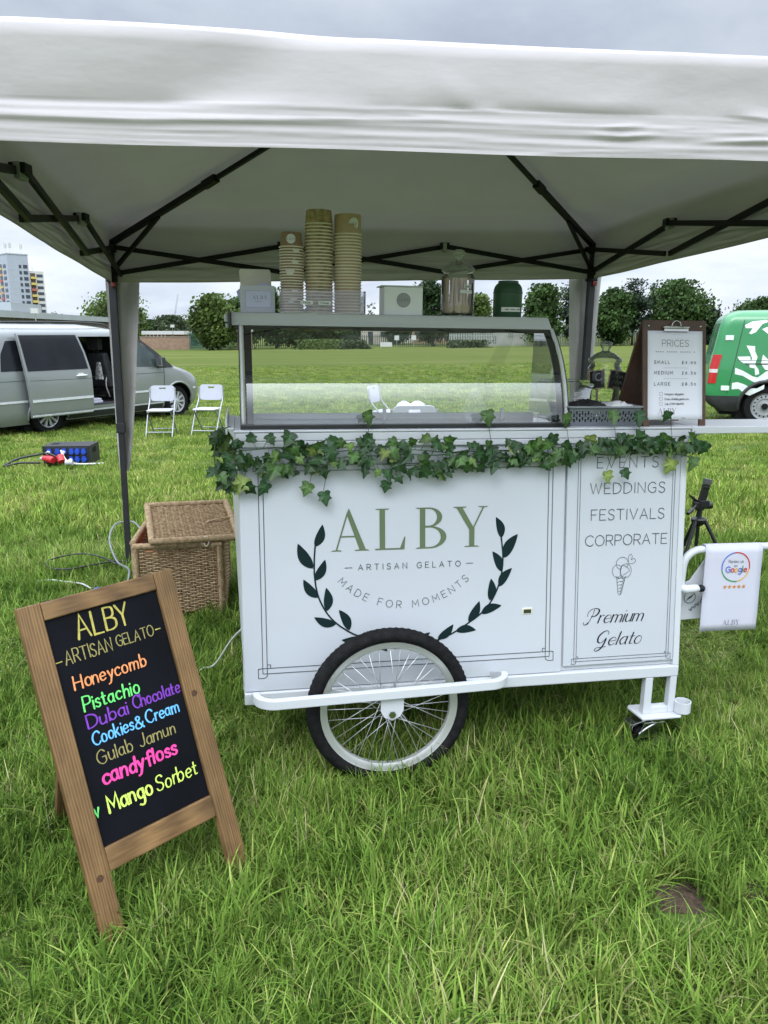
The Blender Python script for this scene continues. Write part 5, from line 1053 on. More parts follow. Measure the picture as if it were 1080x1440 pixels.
# ---------------------------------------------------------------- chalkboard A-frame
pine = woodmat('stained_pine', (.105, .054, .017), (.25, .142, .054), grain=(9, 9, .55), scale=13, rough=.55)
pine_x = woodmat('stained_pine_rail', (.10, .051, .016), (.24, .134, .050), grain=(.55, 9, 9), scale=13, rough=.55)
pine_d = woodmat('pine_dark', (.10, .05, .02), (.20, .11, .048), grain=(7, 7, .8), scale=5, rough=.6)
slate = pm('chalkboard_black', (.0045, .005, .0075), rough=.55, var=.35, scale=5, spec=.10, bump=.02, bscale=60)
aby, abl, abr = .772, .342, .031
bd = thing('a_board', 'wooden A-frame chalkboard listing gelato flavours in coloured chalk, standing on the grass', 'chalkboard', (-.673, 1.583, 0), (0, -abr, aby))
BL_ = Matrix.Rotation(-abl, 4, 'X'); AW, AH = .417, .848
def brd(name, x0, x1, y0, y1, z0, z1, mat, par=None, bev=.003):
    m = MB(); m.box(x0, x1, y0, y1, z0, z1, M=None); return m.build(name, mat, par or bd, bevel=bev, M=BL_ if par is None else None)
TH = .022
brd('stile', 0, .0575, 0, TH, -.012, AH, pine); brd('stile', AW - .055, AW, 0, TH, -.012, AH, pine)
brd('top_rail', .058, AW - .0555, .001, TH, AH - .046, AH - .001, pine_x); brd('bottom_rail', .058, AW - .0555, .001, TH, .163, .222, pine_x)
pan = brd('writing_panel', .0585, AW - .056, .0105, .017, .2225, AH - .0465, slate, bev=0)
for kx, kz in ((AW - .028, .50), (.03, .16)):
    m = MB(); m.lathe([(0, .0), (.009, 0), (.0085, .0006), (0, .0006)], 14, M=Matrix.Translation((kx, -.0002, kz)) @ Matrix.Rotation(R(90), 4, 'X')); m.build('knot', pm('wood_knot', (.07, .03, .012), rough=.6, var=.3, scale=200), bd, M=BL_)
# rear frame, hinged at the top
RB = Matrix.Translation(BL_ @ Vector((0, TH + .002, AH - .03))) @ Matrix.Rotation(R(20), 4, 'X')
rf = bpy.data.objects.new('rear_frame', None); COL.objects.link(rf); rf.parent = bd; rf.matrix_local = RB
for x0, x1 in ((.115, .155), (AW - .155, AW - .115)):
    m = MB(); m.box(x0, x1, 0, .02, -.86, .0); m.build('stile', pine_d, rf, bevel=.003)
m = MB(); m.box(.156, AW - .156, .001, .019, -.06, -.002); m.build('rail', pine_d, rf, bevel=.003)
for x in (.135, AW - .135):
    m = MB(); m.box(x - .02, x + .02, TH, TH + .004, AH - .06, AH - .01, M=BL_); m.build('hinge', steel, bd)
FB = Frame((0, .0105, 0), (1, 0, 0), (0, 0, 1), (0, -1, 0))
rg = random.Random(11)
def chalkmat(n, c): 
    return pm('chalk_' + n, c, rough=.9, var=.22, scale=120, spec=.1)
ye, orr, gr, pu, bl_, kh, pk_, ly = chalkmat('gold', (.46, .40, .10)), chalkmat('orange', (.80, .30, .12)), chalkmat('green', (.16, .72, .17)), chalkmat('violet', (.20, .055, .42)), chalkmat('blue', (.15, .46, .86)), chalkmat('khaki', (.30, .26, .10)), chalkmat('pink', (.84, .075, .33)), chalkmat('lime', (.56, .72, .13))
def chalk_line(words, mi):
    for s_, x0, x1, y, cap, hw, sh in words:
        m = MB(); text(m, FB, s_, x0, y, cap * .96, hw * .80, 0, track=2.3, width=x1 - x0, jit=.32, shear=sh, rng=rg, base=.0006, taper=lambda t, d: (.78 + .34 * abs(d[1])) * (1.05 - .2 * t))
        m.build('chalk_writing', mi, pan)
chalk_line([('ALBY', .130, .272, .733, .062, .0034, 0), ('-', .061, .078, .691 - .013, .03, .0022, 0), ('-', .333, .352, .700 - .014, .03, .0022, 0)], ye)
chalk_line([('ARTISAN', .085, .205, .681, .035, .0019, 0), ('GELATO', .220, .325, .685, .030, .0018, 0)], kh)
chalk_line([('Honeycomb', .090, .282, .614, .036, .0026, .03)], orr)
chalk_line([('Pistachio', .098, .246, .554, .037, .0027, .03)], gr)
chalk_line([('Dubai', .096, .206, .511, .034, .0026, .02), ('Chocolate', .221, .354, .516, .033, .0025, .05)], pu)
chalk_line([('Cookies', .099, .207, .467, .034, .0026, .06), ('&', .213, .236, .465, .033, .0026, 0), ('Cream', .244, .339, .468, .034, .0026, 0)], bl_)
chalk_line([('Gulab', .099, .192, .417, .036, .0019, 0), ('Jamun', .212, .312, .417, .034, .0019, .05)], kh)
chalk_line([('candyfloss', .099, .303, .364, .040, .0040, .04)], pk_)
chalk_line([('Mango', .095, .212, .294, .042, .0036, 0), ('Sorbet', .226, .342, .291, .040, .0024, .08)], ly)
chalk_line([('v', .060, .072, .300, .034, .0032, 0)], gr)

# ---------------------------------------------------------------- wicker hamper
wick = pm('seagrass_rope', (.25, .165, .090), rough=.8, scale=55, col2=(.50, .37, .225), bump=.5, bscale=260, spec=.2)
dark_in = pm('hamper_lining', (.02, .014, .01), rough=.9)
hm = thing('wicker_hamper', 'square brown wicker hamper with its lid ajar, on the grass behind the chalkboard', 'hamper', (-1.29, 3.83, 0), (0, 0, R(8)))
HW, HD, HH = .45, .46, .385
def weave(mb, o, ex, ez, n, w_, h_, pitch=.0095, stake=.034, r_=.0044):
    """rows of rope passing over and under upright stakes"""
    o, ex, ez, n = (Vector(q) for q in (o, ex, ez, n)); rows_ = int(h_ / pitch); cols = max(3, int(w_ / stake)); st = w_ / cols
    for i in range(rows_):
        z = (i + .5) * pitch; pts = []
        ns = cols * 4
        for j in range(ns + 1):
            x = w_ * j / ns; ph = math.pi * (x / st) + (math.pi if i % 2 else 0); pts.append(o + ex * x + ez * (z + .0012 * math.sin(x * 40 + i)) + n * (.0046 * math.sin(ph)))
        mb.tube(pts, r_, 5, caps=False)
    for j in range(cols):
        x = (j + .5) * st; mb.tube([o + ex * x, o + ex * x + ez * h_], .0040, 5, caps=False)
def rope_edge(mb, p0, p1, r_=.016):
    """a frame rail wrapped round and round with rope"""
    p0 = Vector(p0); p1 = Vector(p1); Ln = (p1 - p0).length; n = int(Ln / .0036); pts = [p0.lerp(p1, k / n) for k in range(n + 1)]; mb.tube(pts, [r_ * (1.0 + (.06 if k % 2 else -.05)) for k in range(n + 1)], 10)
for nm, o, ex, n, w_ in (('front', (.03, 0, .012), (1, 0, 0), (0, -1, 0), HW - .06), ('back', (.03, HD, .012), (1, 0, 0), (0, 1, 0), HW - .06), ('left', (0, .03, .012), (0, 1, 0), (-1, 0, 0), HD - .06), ('right', (HW, .03, .012), (0, 1, 0), (1, 0, 0), HD - .06)):
    m = MB(); weave(m, o, ex, (0, 0, 1), n, w_, HH - .03); m.build('woven_side', wick, hm, smooth=180)
m = MB()
for x, y in ((.014, 0), (HW - .014, 0), (0, .034), (0, HD - .02), (HW, .034), (HW, HD - .02), (.014, HD), (HW - .014, HD)): rope_edge(m, (x, y, .0), (x, y, HH - (.0 if y in (0, HD) else -.006)), .0145)
for a_, b_ in (((.0, 0, HH - .008), (HW, 0, HH - .008)), ((0, .02, HH + .004), (0, HD - .01, HH + .004)), ((HW, .02, HH + .004), (HW, HD - .01, HH + .004)), ((0, HD, HH), (HW, HD, HH))): rope_edge(m, a_, b_, .0165)
m.build('rope_frame', wick, hm, smooth=180)
m = MB(); m.box(.012, HW - .012, .012, HD - .012, .01, .30); m.build('lining', dark_in, hm)
lidM = Matrix.Translation((.10, -.07, .418)) @ Euler((R(9.5), R(1.5), R(11))).to_matrix().to_4x4()
lid = bpy.data.objects.new('lid', None); COL.objects.link(lid); lid.parent = hm; lid.matrix_local = lidM
m = MB(); weave(m, (.03, .03, .0), (1, 0, 0), (0, 1, 0), (0, 0, 1), .40, .44); m.build('woven_top', wick, lid, smooth=180)
m = MB()
for a_, b_ in (((0, 0, 0), (.46, 0, 0)), ((0, .5, 0), (.46, .5, 0)), ((.012, .0, 0), (.012, .5, 0)), ((.448, 0, 0), (.448, .5, 0))): rope_edge(m, a_, b_, .018)
m.build('rope_frame', wick, lid, smooth=180)
m = MB(); m.tube(catmull([(.30, .20, .008), (.36, .21, .020), (.42, .235, .016), (.44, .25, .006)], 6), [.007] * 19, 6, flat=.5); m.build('loose_strand', wick, lid, smooth=180)
m = MB(); m.box(.03, .44, .03, .47, -.008, -.004); m.build('lining', dark_in, lid)
m = MB(); m.tube(catmull([(.355, -.012, .375), (.352, -.026, .39), (.36, -.03, .415), (.375, -.028, .425), (.388, -.026, .41), (.385, -.024, .385), (.372, -.026, .372), (.362, -.028, .392)], 6), .005, 7, flat=.5); m.build('tie', pm('cotton_tape', (.55, .47, .36), rough=.8), hm, smooth=180)
rc = thing('red_cloth', 'bright red cloth just showing under the lid of the wicker hamper', 'cloth', (-1.29, 3.83, .30), (0, 0, R(8)))
m = cloth(.20, .20, .14, 5.0, M=Matrix.Translation((.23, .21, .0))); m.build('folded_cloth', pm('red_cotton', (.50, .045, .025), rough=.85), rc, smooth=60)

# ---------------------------------------------------------------- cables and connectors on the grass
cab_w = pm('white_flex', (.62, .62, .60), rough=.5); cab_g = pm('grey_flex', (.16, .17, .19), rough=.55, var=.2); cab_b = pm('black_flex', (.02, .02, .022), rough=.5)
blue_pl = pm('socket_blue', (.015, .065, .42), rough=.35, var=.1); red_pl = pm('plug_red', (.50, .022, .03), rough=.4)
def cable(name, label, pts, r_, mat, k=8):
    m = MB(); m.tube(catmull(pts, k), r_, 7); o = m.build(name, mat, smooth=180); return tag(o, label, 'cable')
cable('white_cable', 'white flex looping from the left side of the gelato cart down into the grass', [(-.49, 2.66, .42), (-.52, 2.72, .38), (-.60, 2.86, .27), (-.69, 3.0, .12), (-.74, 3.08, .055), (-.78, 3.1, .04), (-.80, 3.04, .03)], .0042, cab_w)
cable('grey_cable', 'grey cable snaking over the long grass left of the wicker hamper', [(-1.36, 4.06, .06), (-1.44, 4.16, .07), (-1.50, 4.36, .09), (-1.62, 4.52, .09), (-1.78, 4.86, .10), (-1.88, 5.15, .10), (-1.92, 5.4, .11), (-1.84, 5.5, .10), (-1.74, 5.35, .09), (-1.60, 5.05, .08), (-1.48, 4.8, .03)], .0062, cab_g)
cable('black_cable', 'thin black cable coiled in the grass beside the blue connector', [(-1.62, 4.50, .08), (-1.75, 4.62, .09), (-1.92, 4.70, .09), (-2.06, 4.60, .08), (-2.02, 4.46, .08), (-1.88, 4.40, .08), (-1.66, 4.56, .08), (-1.5, 4.6, .05)], .005, cab_b)
cable('pale_cable', 'pale cable lying in the grass just above the blue connector', [(-1.66, 4.18, .035), (-1.74, 4.25, .04), (-1.85, 4.30, .035), (-1.98, 4.30, .045), (-2.1, 4.24, .01)], .005, cab_w)
pl_ = thing('power_connector', 'round blue power connector lying on a black plate in the grass behind the chalkboard', 'connector', (-1.56, 4.02, .06), (R(70), 0, R(20)))
m = MB(); m.lathe([(0, -.03), (.024, -.03), (.026, 0), (.034, .004), (.034, .03), (.028, .034), (0, .034)], 20); m.build('socket_body', blue_pl, pl_, smooth=40)
m = MB(); m.lathe([(.0, .035), (.026, .035), (.026, .040), (0, .041)], 18); m.build('cap', cab_w, pl_, smooth=40)
tr_ = MB(); tr_.box(-.17, .17, -.06, .06, 0, .03); o = tr_.build('rubber_plate', rubber, bevel=.008); o.location = (-1.66, 3.93, .035); o.rotation_euler = (0, R(-6), R(20)); tag(o, 'flat black rubber plate in the grass under the blue connector', 'plate')

# ---------------------------------------------------------------- tripod behind the push handle
blk = pm('tripod_black', (.012, .012, .014), rough=.38, var=.3, spec=.5)
tpd = thing('tripod', 'small black camera tripod standing on the grass behind the push handle', 'tripod', (1.90, 4.55, 0), (0, 0, R(10))); tpd.scale = (.78, .78, .78)
apex = .44; feet = [(-.24, -.16), (.22, -.20), (.0, .28)]
for x, y in feet:
    m = MB(); f = Vector((x, y, 0.0)); a = Vector((x * .16, y * .16, apex)); mid = a.lerp(f, .52); m.tube([a, mid], .0145, 10); m.tube([a.lerp(f, .50), a.lerp(f, .56)], .018, 10); m.tube([mid, f], .010, 10); lg = m.build('leg', blk, tpd, smooth=50)
    m = MB(); m.lathe([(0, 0), (.015, 0), (.013, .025), (0, .025)], 10, M=Matrix.Translation(f)); m.build('rubber_foot', rubber, lg, smooth=50)
m = MB(); m.lathe([(.0, .395), (.03, .40), (.055, .425), (.058, .45), (.045, .462), (.022, .468), (.02, .52), (.034, .523), (.034, .535), (0, .535)], 18); m.tube([(0, 0, .22), (0, 0, .42)], .014, 10); m.build('crown', blk, tpd, smooth=40)
m = MB(); m.box(-.05, .045, -.03, .03, .535, .585); m.box(-.02, .06, -.035, .035, .55, .60); m.lathe([(0, -.03), (.028, -.028), (.028, .028), (0, .03)], 14, M=Matrix.Translation((.07, 0, .555)) @ Matrix.Rotation(R(90), 4, 'Y')); hd = m.build('pan_head', blk, tpd, bevel=.004)
m = MB(); m.tube([(-.04, -.02, .57), (-.075, -.05, .555), (-.11, -.08, .545)], [.007, .008, .008], 8); m.tube([(-.11, -.08, .545), (-.17, -.12, .525)], [.015, .013], 10); m.build('pan_handle', blk, hd, smooth=50)
m = MB(); m.hexa([(-.04, .02, .585), (.0, .02, .585), (.0, .03, .585), (-.04, .03, .585), (-.09, .02, .645), (-.05, .02, .625), (-.05, .03, .625), (-.09, .03, .645)]); m.build('lever', blk, hd)
PHM = Matrix.Translation((.012, 0, .59)) @ Matrix.Rotation(R(11), 4, 'Y'); m = MB(); m.box(-.030, .030, -.012, .012, .0, .135, M=PHM); m.box(-.022, .028, -.018, .018, .10, .12, M=PHM); m.build('phone_clamp', blk, tpd, bevel=.004)
m = MB(); m.box(-.028, .032, -.016, .016, .137, .178, M=PHM); m.build('clamp_jaw', pm('grey_plastic_dark', (.10, .10, .105), rough=.4), tpd, bevel=.004)

# ---------------------------------------------------------------- folding chairs
wpl = pm('white_chair_plastic', (.43, .44, .49), rough=.45, var=.02, spec=.4); ctube = pm('chair_tube', (.33, .34, .36), rough=.35, metal=.5, var=.1)
def panel(mb, w_, h_, r_, th, M, hole=None, n=6):
    o_ = []
    for cx_, cy_, a0 in ((w_ - r_, r_, -90), (w_ - r_, h_ - r_, 0), (-w_ + r_, h_ - r_, 90), (-w_ + r_, r_, 180)):
        for j in range(n): a = R(a0 + 90 * j / (n - 1)); o_.append((cx_ + r_ * math.cos(a), cy_ + r_ * math.sin(a)))
    if not hole: mb.prism(o_, 0, th, M=M); return
    hx, hy, hw_, hh = hole; k = len(o_); i_ = []
    for x, y in o_:
        dx_, dy_ = (x / w_), (y - h_ / 2) / (h_ / 2); s_ = max(abs(dx_), abs(dy_)); i_.append((hx + hw_ * dx_ / s_, hy + hh * dy_ / s_))
    vs = [(x, y, z) for z in (0, th) for x, y in o_] + [(x, y, z) for z in (0, th) for x, y in i_]; fs = []
    for j in range(k):
        q = (j + 1) % k; fs += [(j, q, k+q, k+j), (k+j, k+q, 3*k+q, 3*k+j), (2*k+j, 3*k+j, 3*k+q, 2*k+q), (j, 2*k+j, 2*k+q, q)]
    mb.add(vs, fs, M=M)
def make_chair(label, loc, rz, grp='white folding chairs on the grass'):
    t = thing('folding_chair', label, 'chair', loc, (0, 0, rz), grp)
    # +Y is the front of the chair
    m = MB(); panel(m, .205, .265, .06, .018, Matrix.Translation((0, -.20, .575)) @ Matrix.Rotation(R(98), 4, 'X'), (0, .215, .055, .014)); bk = m.build('backrest', wpl, t, bevel=.006)
    m = MB()
    for x in (-.14, -.085, -.03, .03, .085, .14): m.bar((x * .8, -.203, .60), (x, -.2345, .77), .006, .006)
    m.build('backrest_ribs', wpl, bk)
    m = MB(); panel(m, .20, .40, .05, .022, Matrix.Translation((0, -.19, .43))); m.build('seat', wpl, t, bevel=.008)
    for s_ in (-1, 1):
        m = MB(); m.tube(catmull([(s_ * .212, -.225, .80), (s_ * .214, -.19, .60), (s_ * .216, -.02, .40), (s_ * .218, .24, .0)], 4), .0125, 8); m.build('leg', ctube, t, smooth=50)
        m = MB(); m.tube([(s_ * .190, .13, .42), (s_ * .196, -.06, .24), (s_ * .20, -.29, .0)], .0115, 8); m.build('leg', ctube, t, smooth=50)
    m = MB(); m.tube([(-.214, .19, .085), (.214, .19, .085)], .009, 8); m.build('stretcher', ctube, t, smooth=50)
    m = MB(); m.tube([(-.20, -.20, .10), (.20, -.20, .10)], .009, 8); m.tube([(-.216, -.02, .405), (.216, -.02, .405)], .009, 8); m.build('stretcher', ctube, t, smooth=50)
    return t
def grd(x, y, dz=0): return (x, y, zgf(x, y) + dz)
make_chair('white folding chair facing the camera beside the front wheel of the silver van', grd(-3.79, 13.2), R(183))
make_chair('white folding chair standing on its own right of the silver van, nearest the cart', grd(-3.02, 13.3), R(172))
make_chair('white folding chair turned sideways, seen through the glass display', grd(.05, 12.2), R(248))
nc = make_chair('white folding chair with white bags on its seat, nearest chair seen through the glass', grd(.27, 7.45), R(3))
bgw = thing('white_bag', 'two crumpled white bags on the seat of the chair seen through the glass', 'bag', grd(.22, 7.55, .455))
for dx_, s_ in ((-.06, 2.0), (.07, 6.0)):
    P = []
    for i in range(15):
        row = []
        for j in range(20):
            a = 2 * math.pi * j / 20; z = i / 14; r_ = .10 * math.sin(math.pi * (z * .8 + .1)) ** .6 * (1 + .3 * noise.noise(Vector((math.cos(a) * 1.5, math.sin(a) * 1.5, z * 3 + s_)))) * (1 if i < 14 else .3); row.append((dx_ + r_ * math.cos(a) + .06 * (z - .5), r_ * .7 * math.sin(a), z * .40))
        P.append(row)
    m = MB(); m.grid(P, closed=True); m.build('bag', paper, bgw, smooth=60)

# ---------------------------------------------------------------- power distribution box
pd = thing('power_box', 'black power distribution box with rows of blue sockets on the grass near the silver van', 'power box', grd(-4.22, 9.5), (0, 0, R(4)))
blkbox = pm('box_black', (.014, .014, .016), rough=.5, var=.3)
BW, BD, BH = .57, .40, .24
m = MB(); m.box(0, BW, 0, BD, .01, BH); m.box(.02, BW - .02, -.004, 0, .02, BH - .02); m.build('housing', blkbox, pd, bevel=.008)
m = MB(); m.box(BW - .0005, BW + .004, .12, .26, .14, .20); m.box(.06, .14, .15, .25, BH - .001, BH + .004); m.build('handle_recess', rubber, pd)
def sock(x, z, mat_, open_):
    m = MB(); T = Matrix.Translation((x, -.004, z)) @ Matrix.Rotation(R(90), 4, 'X'); m.lathe([(0, 0), (.033, 0), (.033, .012), (.028, .035), (0, .036)], 16, M=T); m.box(-.022, .022, -.03, -.004, .026, .042, M=Matrix.Translation((x, -.004, z))); s_ = m.build('socket', mat_, pd, smooth=40)
    if open_:
        m = MB(); m.lathe([(0, .036), (.023, .036), (.022, .075), (0, .08)], 14, M=T); m.build('plug', cab_w, s_, smooth=40)
for k, x in enumerate((.085, .185, .265, .355, .425, .50)): sock(x, .165, blue_pl, k in (0, 2))
for k, x in enumerate((.345, .42, .50)): sock(x, .07, blue_pl, k == 0)
for x in (.10, .20): sock(x, .07, red_pl, False)
rp = thing('red_plug', 'big red power plug and pale coupling lying in front of the power box', 'plug', grd(-4.03, 9.36, .04), (0, 0, R(-20)))
m = MB(); m.tube([(-.16, 0, .06), (-.06, 0, .05), (.0, -.01, .04)], [.03, .045, .04], 12); m.tube([(.07, .03, .09), (.12, .0, .03)], [.045, .04], 12); m.build('plug_body', red_pl, rp, smooth=50)
m = MB(); m.tube([(-.20, 0, .05), (-.15, 0, .055)], [.022, .03], 12); m.tube([(.22, -.04, .03), (.30, -.02, .03)], [.035, .03], 12); m.build('coupling', pm('grey_pale', (.42, .42, .43), rough=.4), rp, smooth=50)
cable('supply_cable', 'black supply cable looping out on the left of the power box', [tuple(Vector(grd(-4.2, 9.36, .05))), tuple(Vector(grd(-4.4, 9.25, .06))), tuple(Vector(grd(-4.52, 9.1, .04))), tuple(Vector(grd(-4.46, 9.35, .10))), tuple(Vector(grd(-4.3, 9.55, .13))), tuple(Vector(grd(-4.12, 9.42, .16))), tuple(Vector(grd(-3.98, 9.40, .10)))], .013, cab_b)
cable('white_lead', 'white lead running along the foot of the power box', [tuple(Vector(grd(-3.95, 9.40, .20))), tuple(Vector(grd(-3.88, 9.36, .08))), tuple(Vector(grd(-3.75, 9.33, .04))), tuple(Vector(grd(-3.6, 9.40, .03))), tuple(Vector(grd(-3.5, 9.55, .02)))], .012, cab_w)
# ---------------------------------------------------------------- vans
def interp_levels(lv, dz=.045):
    zs = [l[0] for l in lv]; out = []
    Z = list(np.arange(zs[0], zs[-1], dz)) + [zs[-1]]
    for z in Z:
        out.append([z] + [float(np.interp(z, zs, [l[k] for l in lv])) for k in range(1, 6)])
    # soften the kinks a little
    A = np.array(out); B_ = A.copy()
    for _ in range(2): B_[1:-1, 1:] = (B_[:-2, 1:] + 2 * B_[1:-1, 1:] + B_[2:, 1:]) / 4
    return B_
def loft(lv, ns=110, nf=14, nr=12, nc=6):
    rows = []; seg = None
    for z, xr, xf, hw, rf_, rr_ in lv:
        r_ = []; s_ = []
        for k in range(ns): r_.append((lerp(xr + rr_, xf - rf_, k / (ns - 1)), -hw)); s_.append('right')
        for k in range(1, nc): a = R(-90 + 90 * k / nc); r_.append((xf - rf_ + rf_ * math.cos(a), -hw + rf_ * .8 + rf_ * .8 * math.sin(a))); s_.append('front')
        for k in range(nf): y = lerp(-hw + rf_ * .8, hw - rf_ * .8, k / (nf - 1)); r_.append((xf, y)); s_.append('front')
        for k in range(1, nc): a = R(90 * k / nc); r_.append((xf - rf_ + rf_ * math.cos(a), hw - rf_ * .8 + rf_ * .8 * math.sin(a))); s_.append('front')
        for k in range(ns): r_.append((lerp(xf - rf_, xr + rr_, k / (ns - 1)), hw)); s_.append('left')
        for k in range(1, nc): a = R(90 + 90 * k / nc); r_.append((xr + rr_ + rr_ * math.cos(a), hw - rr_ + rr_ * math.sin(a))); s_.append('rear')
        for k in range(nr): y = lerp(hw - rr_, -hw + rr_, k / (nr - 1)); r_.append((xr, y)); s_.append('rear')
        for k in range(1, nc): a = R(180 + 90 * k / nc); r_.append((xr + rr_ + rr_ * math.cos(a), -hw + rr_ + rr_ * math.sin(a))); s_.append('rear')
        rows.append([(x, y, z) for x, y in r_]); seg = s_
    return rows, seg
def van_body(t, lv, paint, cuts, split):
    """loft split into parts; cuts(x, z, seg) -> True leaves an opening; split -> name of another part"""
    rows, seg = loft(lv); n = len(seg); parts = {}
    for i in range(len(rows) - 1):
        for j in range(n):
            k = (j + 1) % n; q = [rows[i][j], rows[i][k], rows[i+1][k], rows[i+1][j]]; c = np.mean(q, axis=0)
            if cuts(c[0], c[2], seg[j]): continue
            parts.setdefault(split(c[0], c[1], c[2], seg[j]) or 'body', []).append(q)
    top = rows[-1]; parts['body'].append(top)
    out = {}
    for nm, qs in parts.items():
        m = MB(); idx = {}
        for q in qs:
            f = []
            for p in q:
                key = tuple(np.round(p, 4)); 
                if key not in idx: idx[key] = len(m.v); m.v.append(tuple(p))
                f.append(idx[key])
            f2 = [f[i] for i in range(len(f)) if f[i] != f[i-1]]
            if len(f2) > 2: m.f.append(tuple(f2)); m.m.append(0)
        out[nm] = m.build(nm, paint.get(nm, paint['body']), t, smooth=35)
    return out
def sidey(lv, z): return float(np.interp(z, lv[:, 0], lv[:, 3]))
def side_poly(t, name, lv, pts, mat, out=.005, sub=10, sgn=-1, th=0):
    """a flat shape laid on the van's curved side"""
    P = []; k = len(pts)
    for i in range(k):
        a, b = pts[i], pts[(i + 1) % k]
        for j in range(sub): P.append((lerp(a[0], b[0], j / sub), lerp(a[1], b[1], j / sub)))
    bm = bmesh.new(); vs = [bm.verts.new((x, 0, z)) for x, z in P]; f = bm.faces.new(vs)
    zs = sorted(set(round(z, 2) for _, z in P)); z = min(zs)
    while z < max(zs):
        bmesh.ops.bisect_plane(bm, geom=bm.verts[:] + bm.edges[:] + bm.faces[:], plane_co=(0, 0, z), plane_no=(0, 0, 1)); z += .06
    for v in bm.verts: v.co.y = sgn * (sidey(lv, v.co.z) + out)
    me = bpy.data.meshes.new(name); bmesh.ops.recalc_face_normals(bm, faces=bm.faces[:]); bm.to_mesh(me); bm.free(); me.materials.append(mat)
    o = bpy.data.objects.new(name, me); COL.objects.link(o); o.parent = t
    if th: s_ = o.modifiers.new('solid', 'SOLIDIFY'); s_.thickness = th; s_.offset = 0
    return o
def car_wheel(t, x, y, rad, kind, mat_rim):
    w = bpy.data.objects.new('wheel', None); COL.objects.link(w); w.parent = t; w.location = (x, y, rad); w.rotation_euler = (R(90) * (1 if y < 0 else -1), 0, 0)
    m = MB(); m.lathe([(rad * .66, -.10), (rad * .93, -.10), (rad, -.075), (rad, .075), (rad * .93, .10), (rad * .70, .105), (rad * .66, .095)], 40, cap=False); m.build('tyre', rubber, w, smooth=40)
    m = MB(); m.lathe([(rad * .66, .095), (rad * .70, .10), (rad * .64, .09), (rad * .60, .05), (rad * .60, -.09)], 40, cap=False)
    if kind == 'alloy':
        for k in range(10):
            a = 2 * math.pi * k / 10; M_ = Matrix.Rotation(a, 4, 'Z'); m.hexa([(.05, -.02, .055), (rad * .63, -.028, .06), (rad * .63, .028, .06), (.05, .02, .055), (.05, -.014, .085), (rad * .63, -.02, .088), (rad * .63, .02, .088), (.05, .014, .085)], M=M_)
        m.lathe([(0, .095), (.05, .092), (.07, .08), (.07, .05)], 20)
    else:
        m.lathe([(.0, .085), (.06, .08), (.07, .055), (rad * .36, .05), (rad * .40, .075), (rad * .58, .07), (rad * .62, .085)], 40, cap=False)
    m.build('rim', mat_rim, w, smooth=40)
    if kind != 'alloy':
        m = MB()
        for k in range(16):
            a = 2 * math.pi * k / 16; m.lathe([(0, .0), (.015, .0)], 8, M=Matrix.Rotation(a, 4, 'Z') @ Matrix.Translation((rad * .50, 0, .079)), cap=False)
        m.lathe([(0, .0865), (.055, .082)], 16, cap=False); m.build('vent_holes', rubber, w)
    m = MB(); m.lathe([(0, .0), (rad * .58, .0)], 24, cap=False, M=Matrix.Translation((0, 0, .03))); m.build('brake_disc', pm('brake', (.03, .03, .03)), w)
def arch_ring(t, xs_, lv, rad, mat, r_=.022):
    for x in xs_:
        for sg in (-1, 1):
            m = MB(); pts = []
            for k in range(25):
                a = R(-8 + 196 * k / 24); z = rad + (rad + .085) * math.sin(a) ; xx = x + (rad + .085) * math.cos(a)
                if z > .19: pts.append((xx, sg * (sidey(lv, max(z, lv[0, 0])) + .002), z))
            m.tube(pts, r_, 8); m.build('wheel_arch', mat, t, smooth=60)
        m = MB(); m.box(x - rad - .1, x + rad + .1, -.80, .80, .10, rad * 2 + .14); m.build('wheel_well', rubber, t)
def van_root(name, label, contact, az, side_off, zc_):
    d = Vector((math.sin(R(az)), math.cos(R(az)), 0)); n_ = Vector((-d.y, d.x, 0))    # n_ = the van's left
    o = Vector((contact[0], contact[1], 0)) + n_ * side_off
    t = thing(name, label, 'van', (o.x, o.y, zc_), (0, 0, math.atan2(d.y, d.x))); return t

silver = pm('silver_paint', (.275, .29, .288), rough=.3, metal=.35, var=.03, scale=2, coat=.6)
dglass = pm('tinted_glass', (.012, .014, .018), rough=.08, var=.25, scale=3, spec=.35)
gglass = pm('green_tint_glass', (.045, .065, .062), rough=.05, var=.4, scale=2.5, spec=.8)
seat_m = pm('van_seat', (.035, .037, .042), rough=.8, var=.3, scale=8)
inner = pm('van_inside', (.045, .047, .05), rough=.85, var=.3, scale=4)
trim_d = pm('van_trim', (.03, .031, .033), rough=.6, var=.2)
LVS = interp_levels([(.20,-1.020,3.82,.86,.35,.15),(.34,-1.180,3.98,.93,.42,.16),(.55,-1.210,4.03,.955,.45,.16),(.75,-1.210,3.99,.96,.45,.16),(.90,-1.205,3.86,.957,.45,.16),(1.02,-1.200,3.52,.95,.42,.16),(1.10,-1.195,3.16,.942,.36,.16),(1.25,-1.185,2.92,.915,.30,.16),(1.45,-1.170,2.60,.88,.28,.17),(1.65,-1.145,2.26,.84,.26,.18),(1.78,-1.110,1.98,.80,.26,.2),(1.86,-1.040,1.62,.72,.28,.24),(1.905,-0.840,1.15,.56,.3,.3)])
OPX0, OPX1, OPZ0, OPZ1 = .52, 1.72, .42, 1.70
def cuts_s(x, z, sg):
    if sg == 'right' and OPX0 < x < OPX1 - max(0, (z - 1.1)) * .12 and OPZ0 < z < OPZ1: return True
    if sg in ('right', 'left') and any((x - xw) ** 2 + (z - .33) ** 2 < .405 ** 2 for xw in (0, 3.2)): return True
    if sg == 'left' and .6 < x < 2.5 - max(0, z - 1.1) * .9 and 1.14 < z < 1.66: return True
    return False
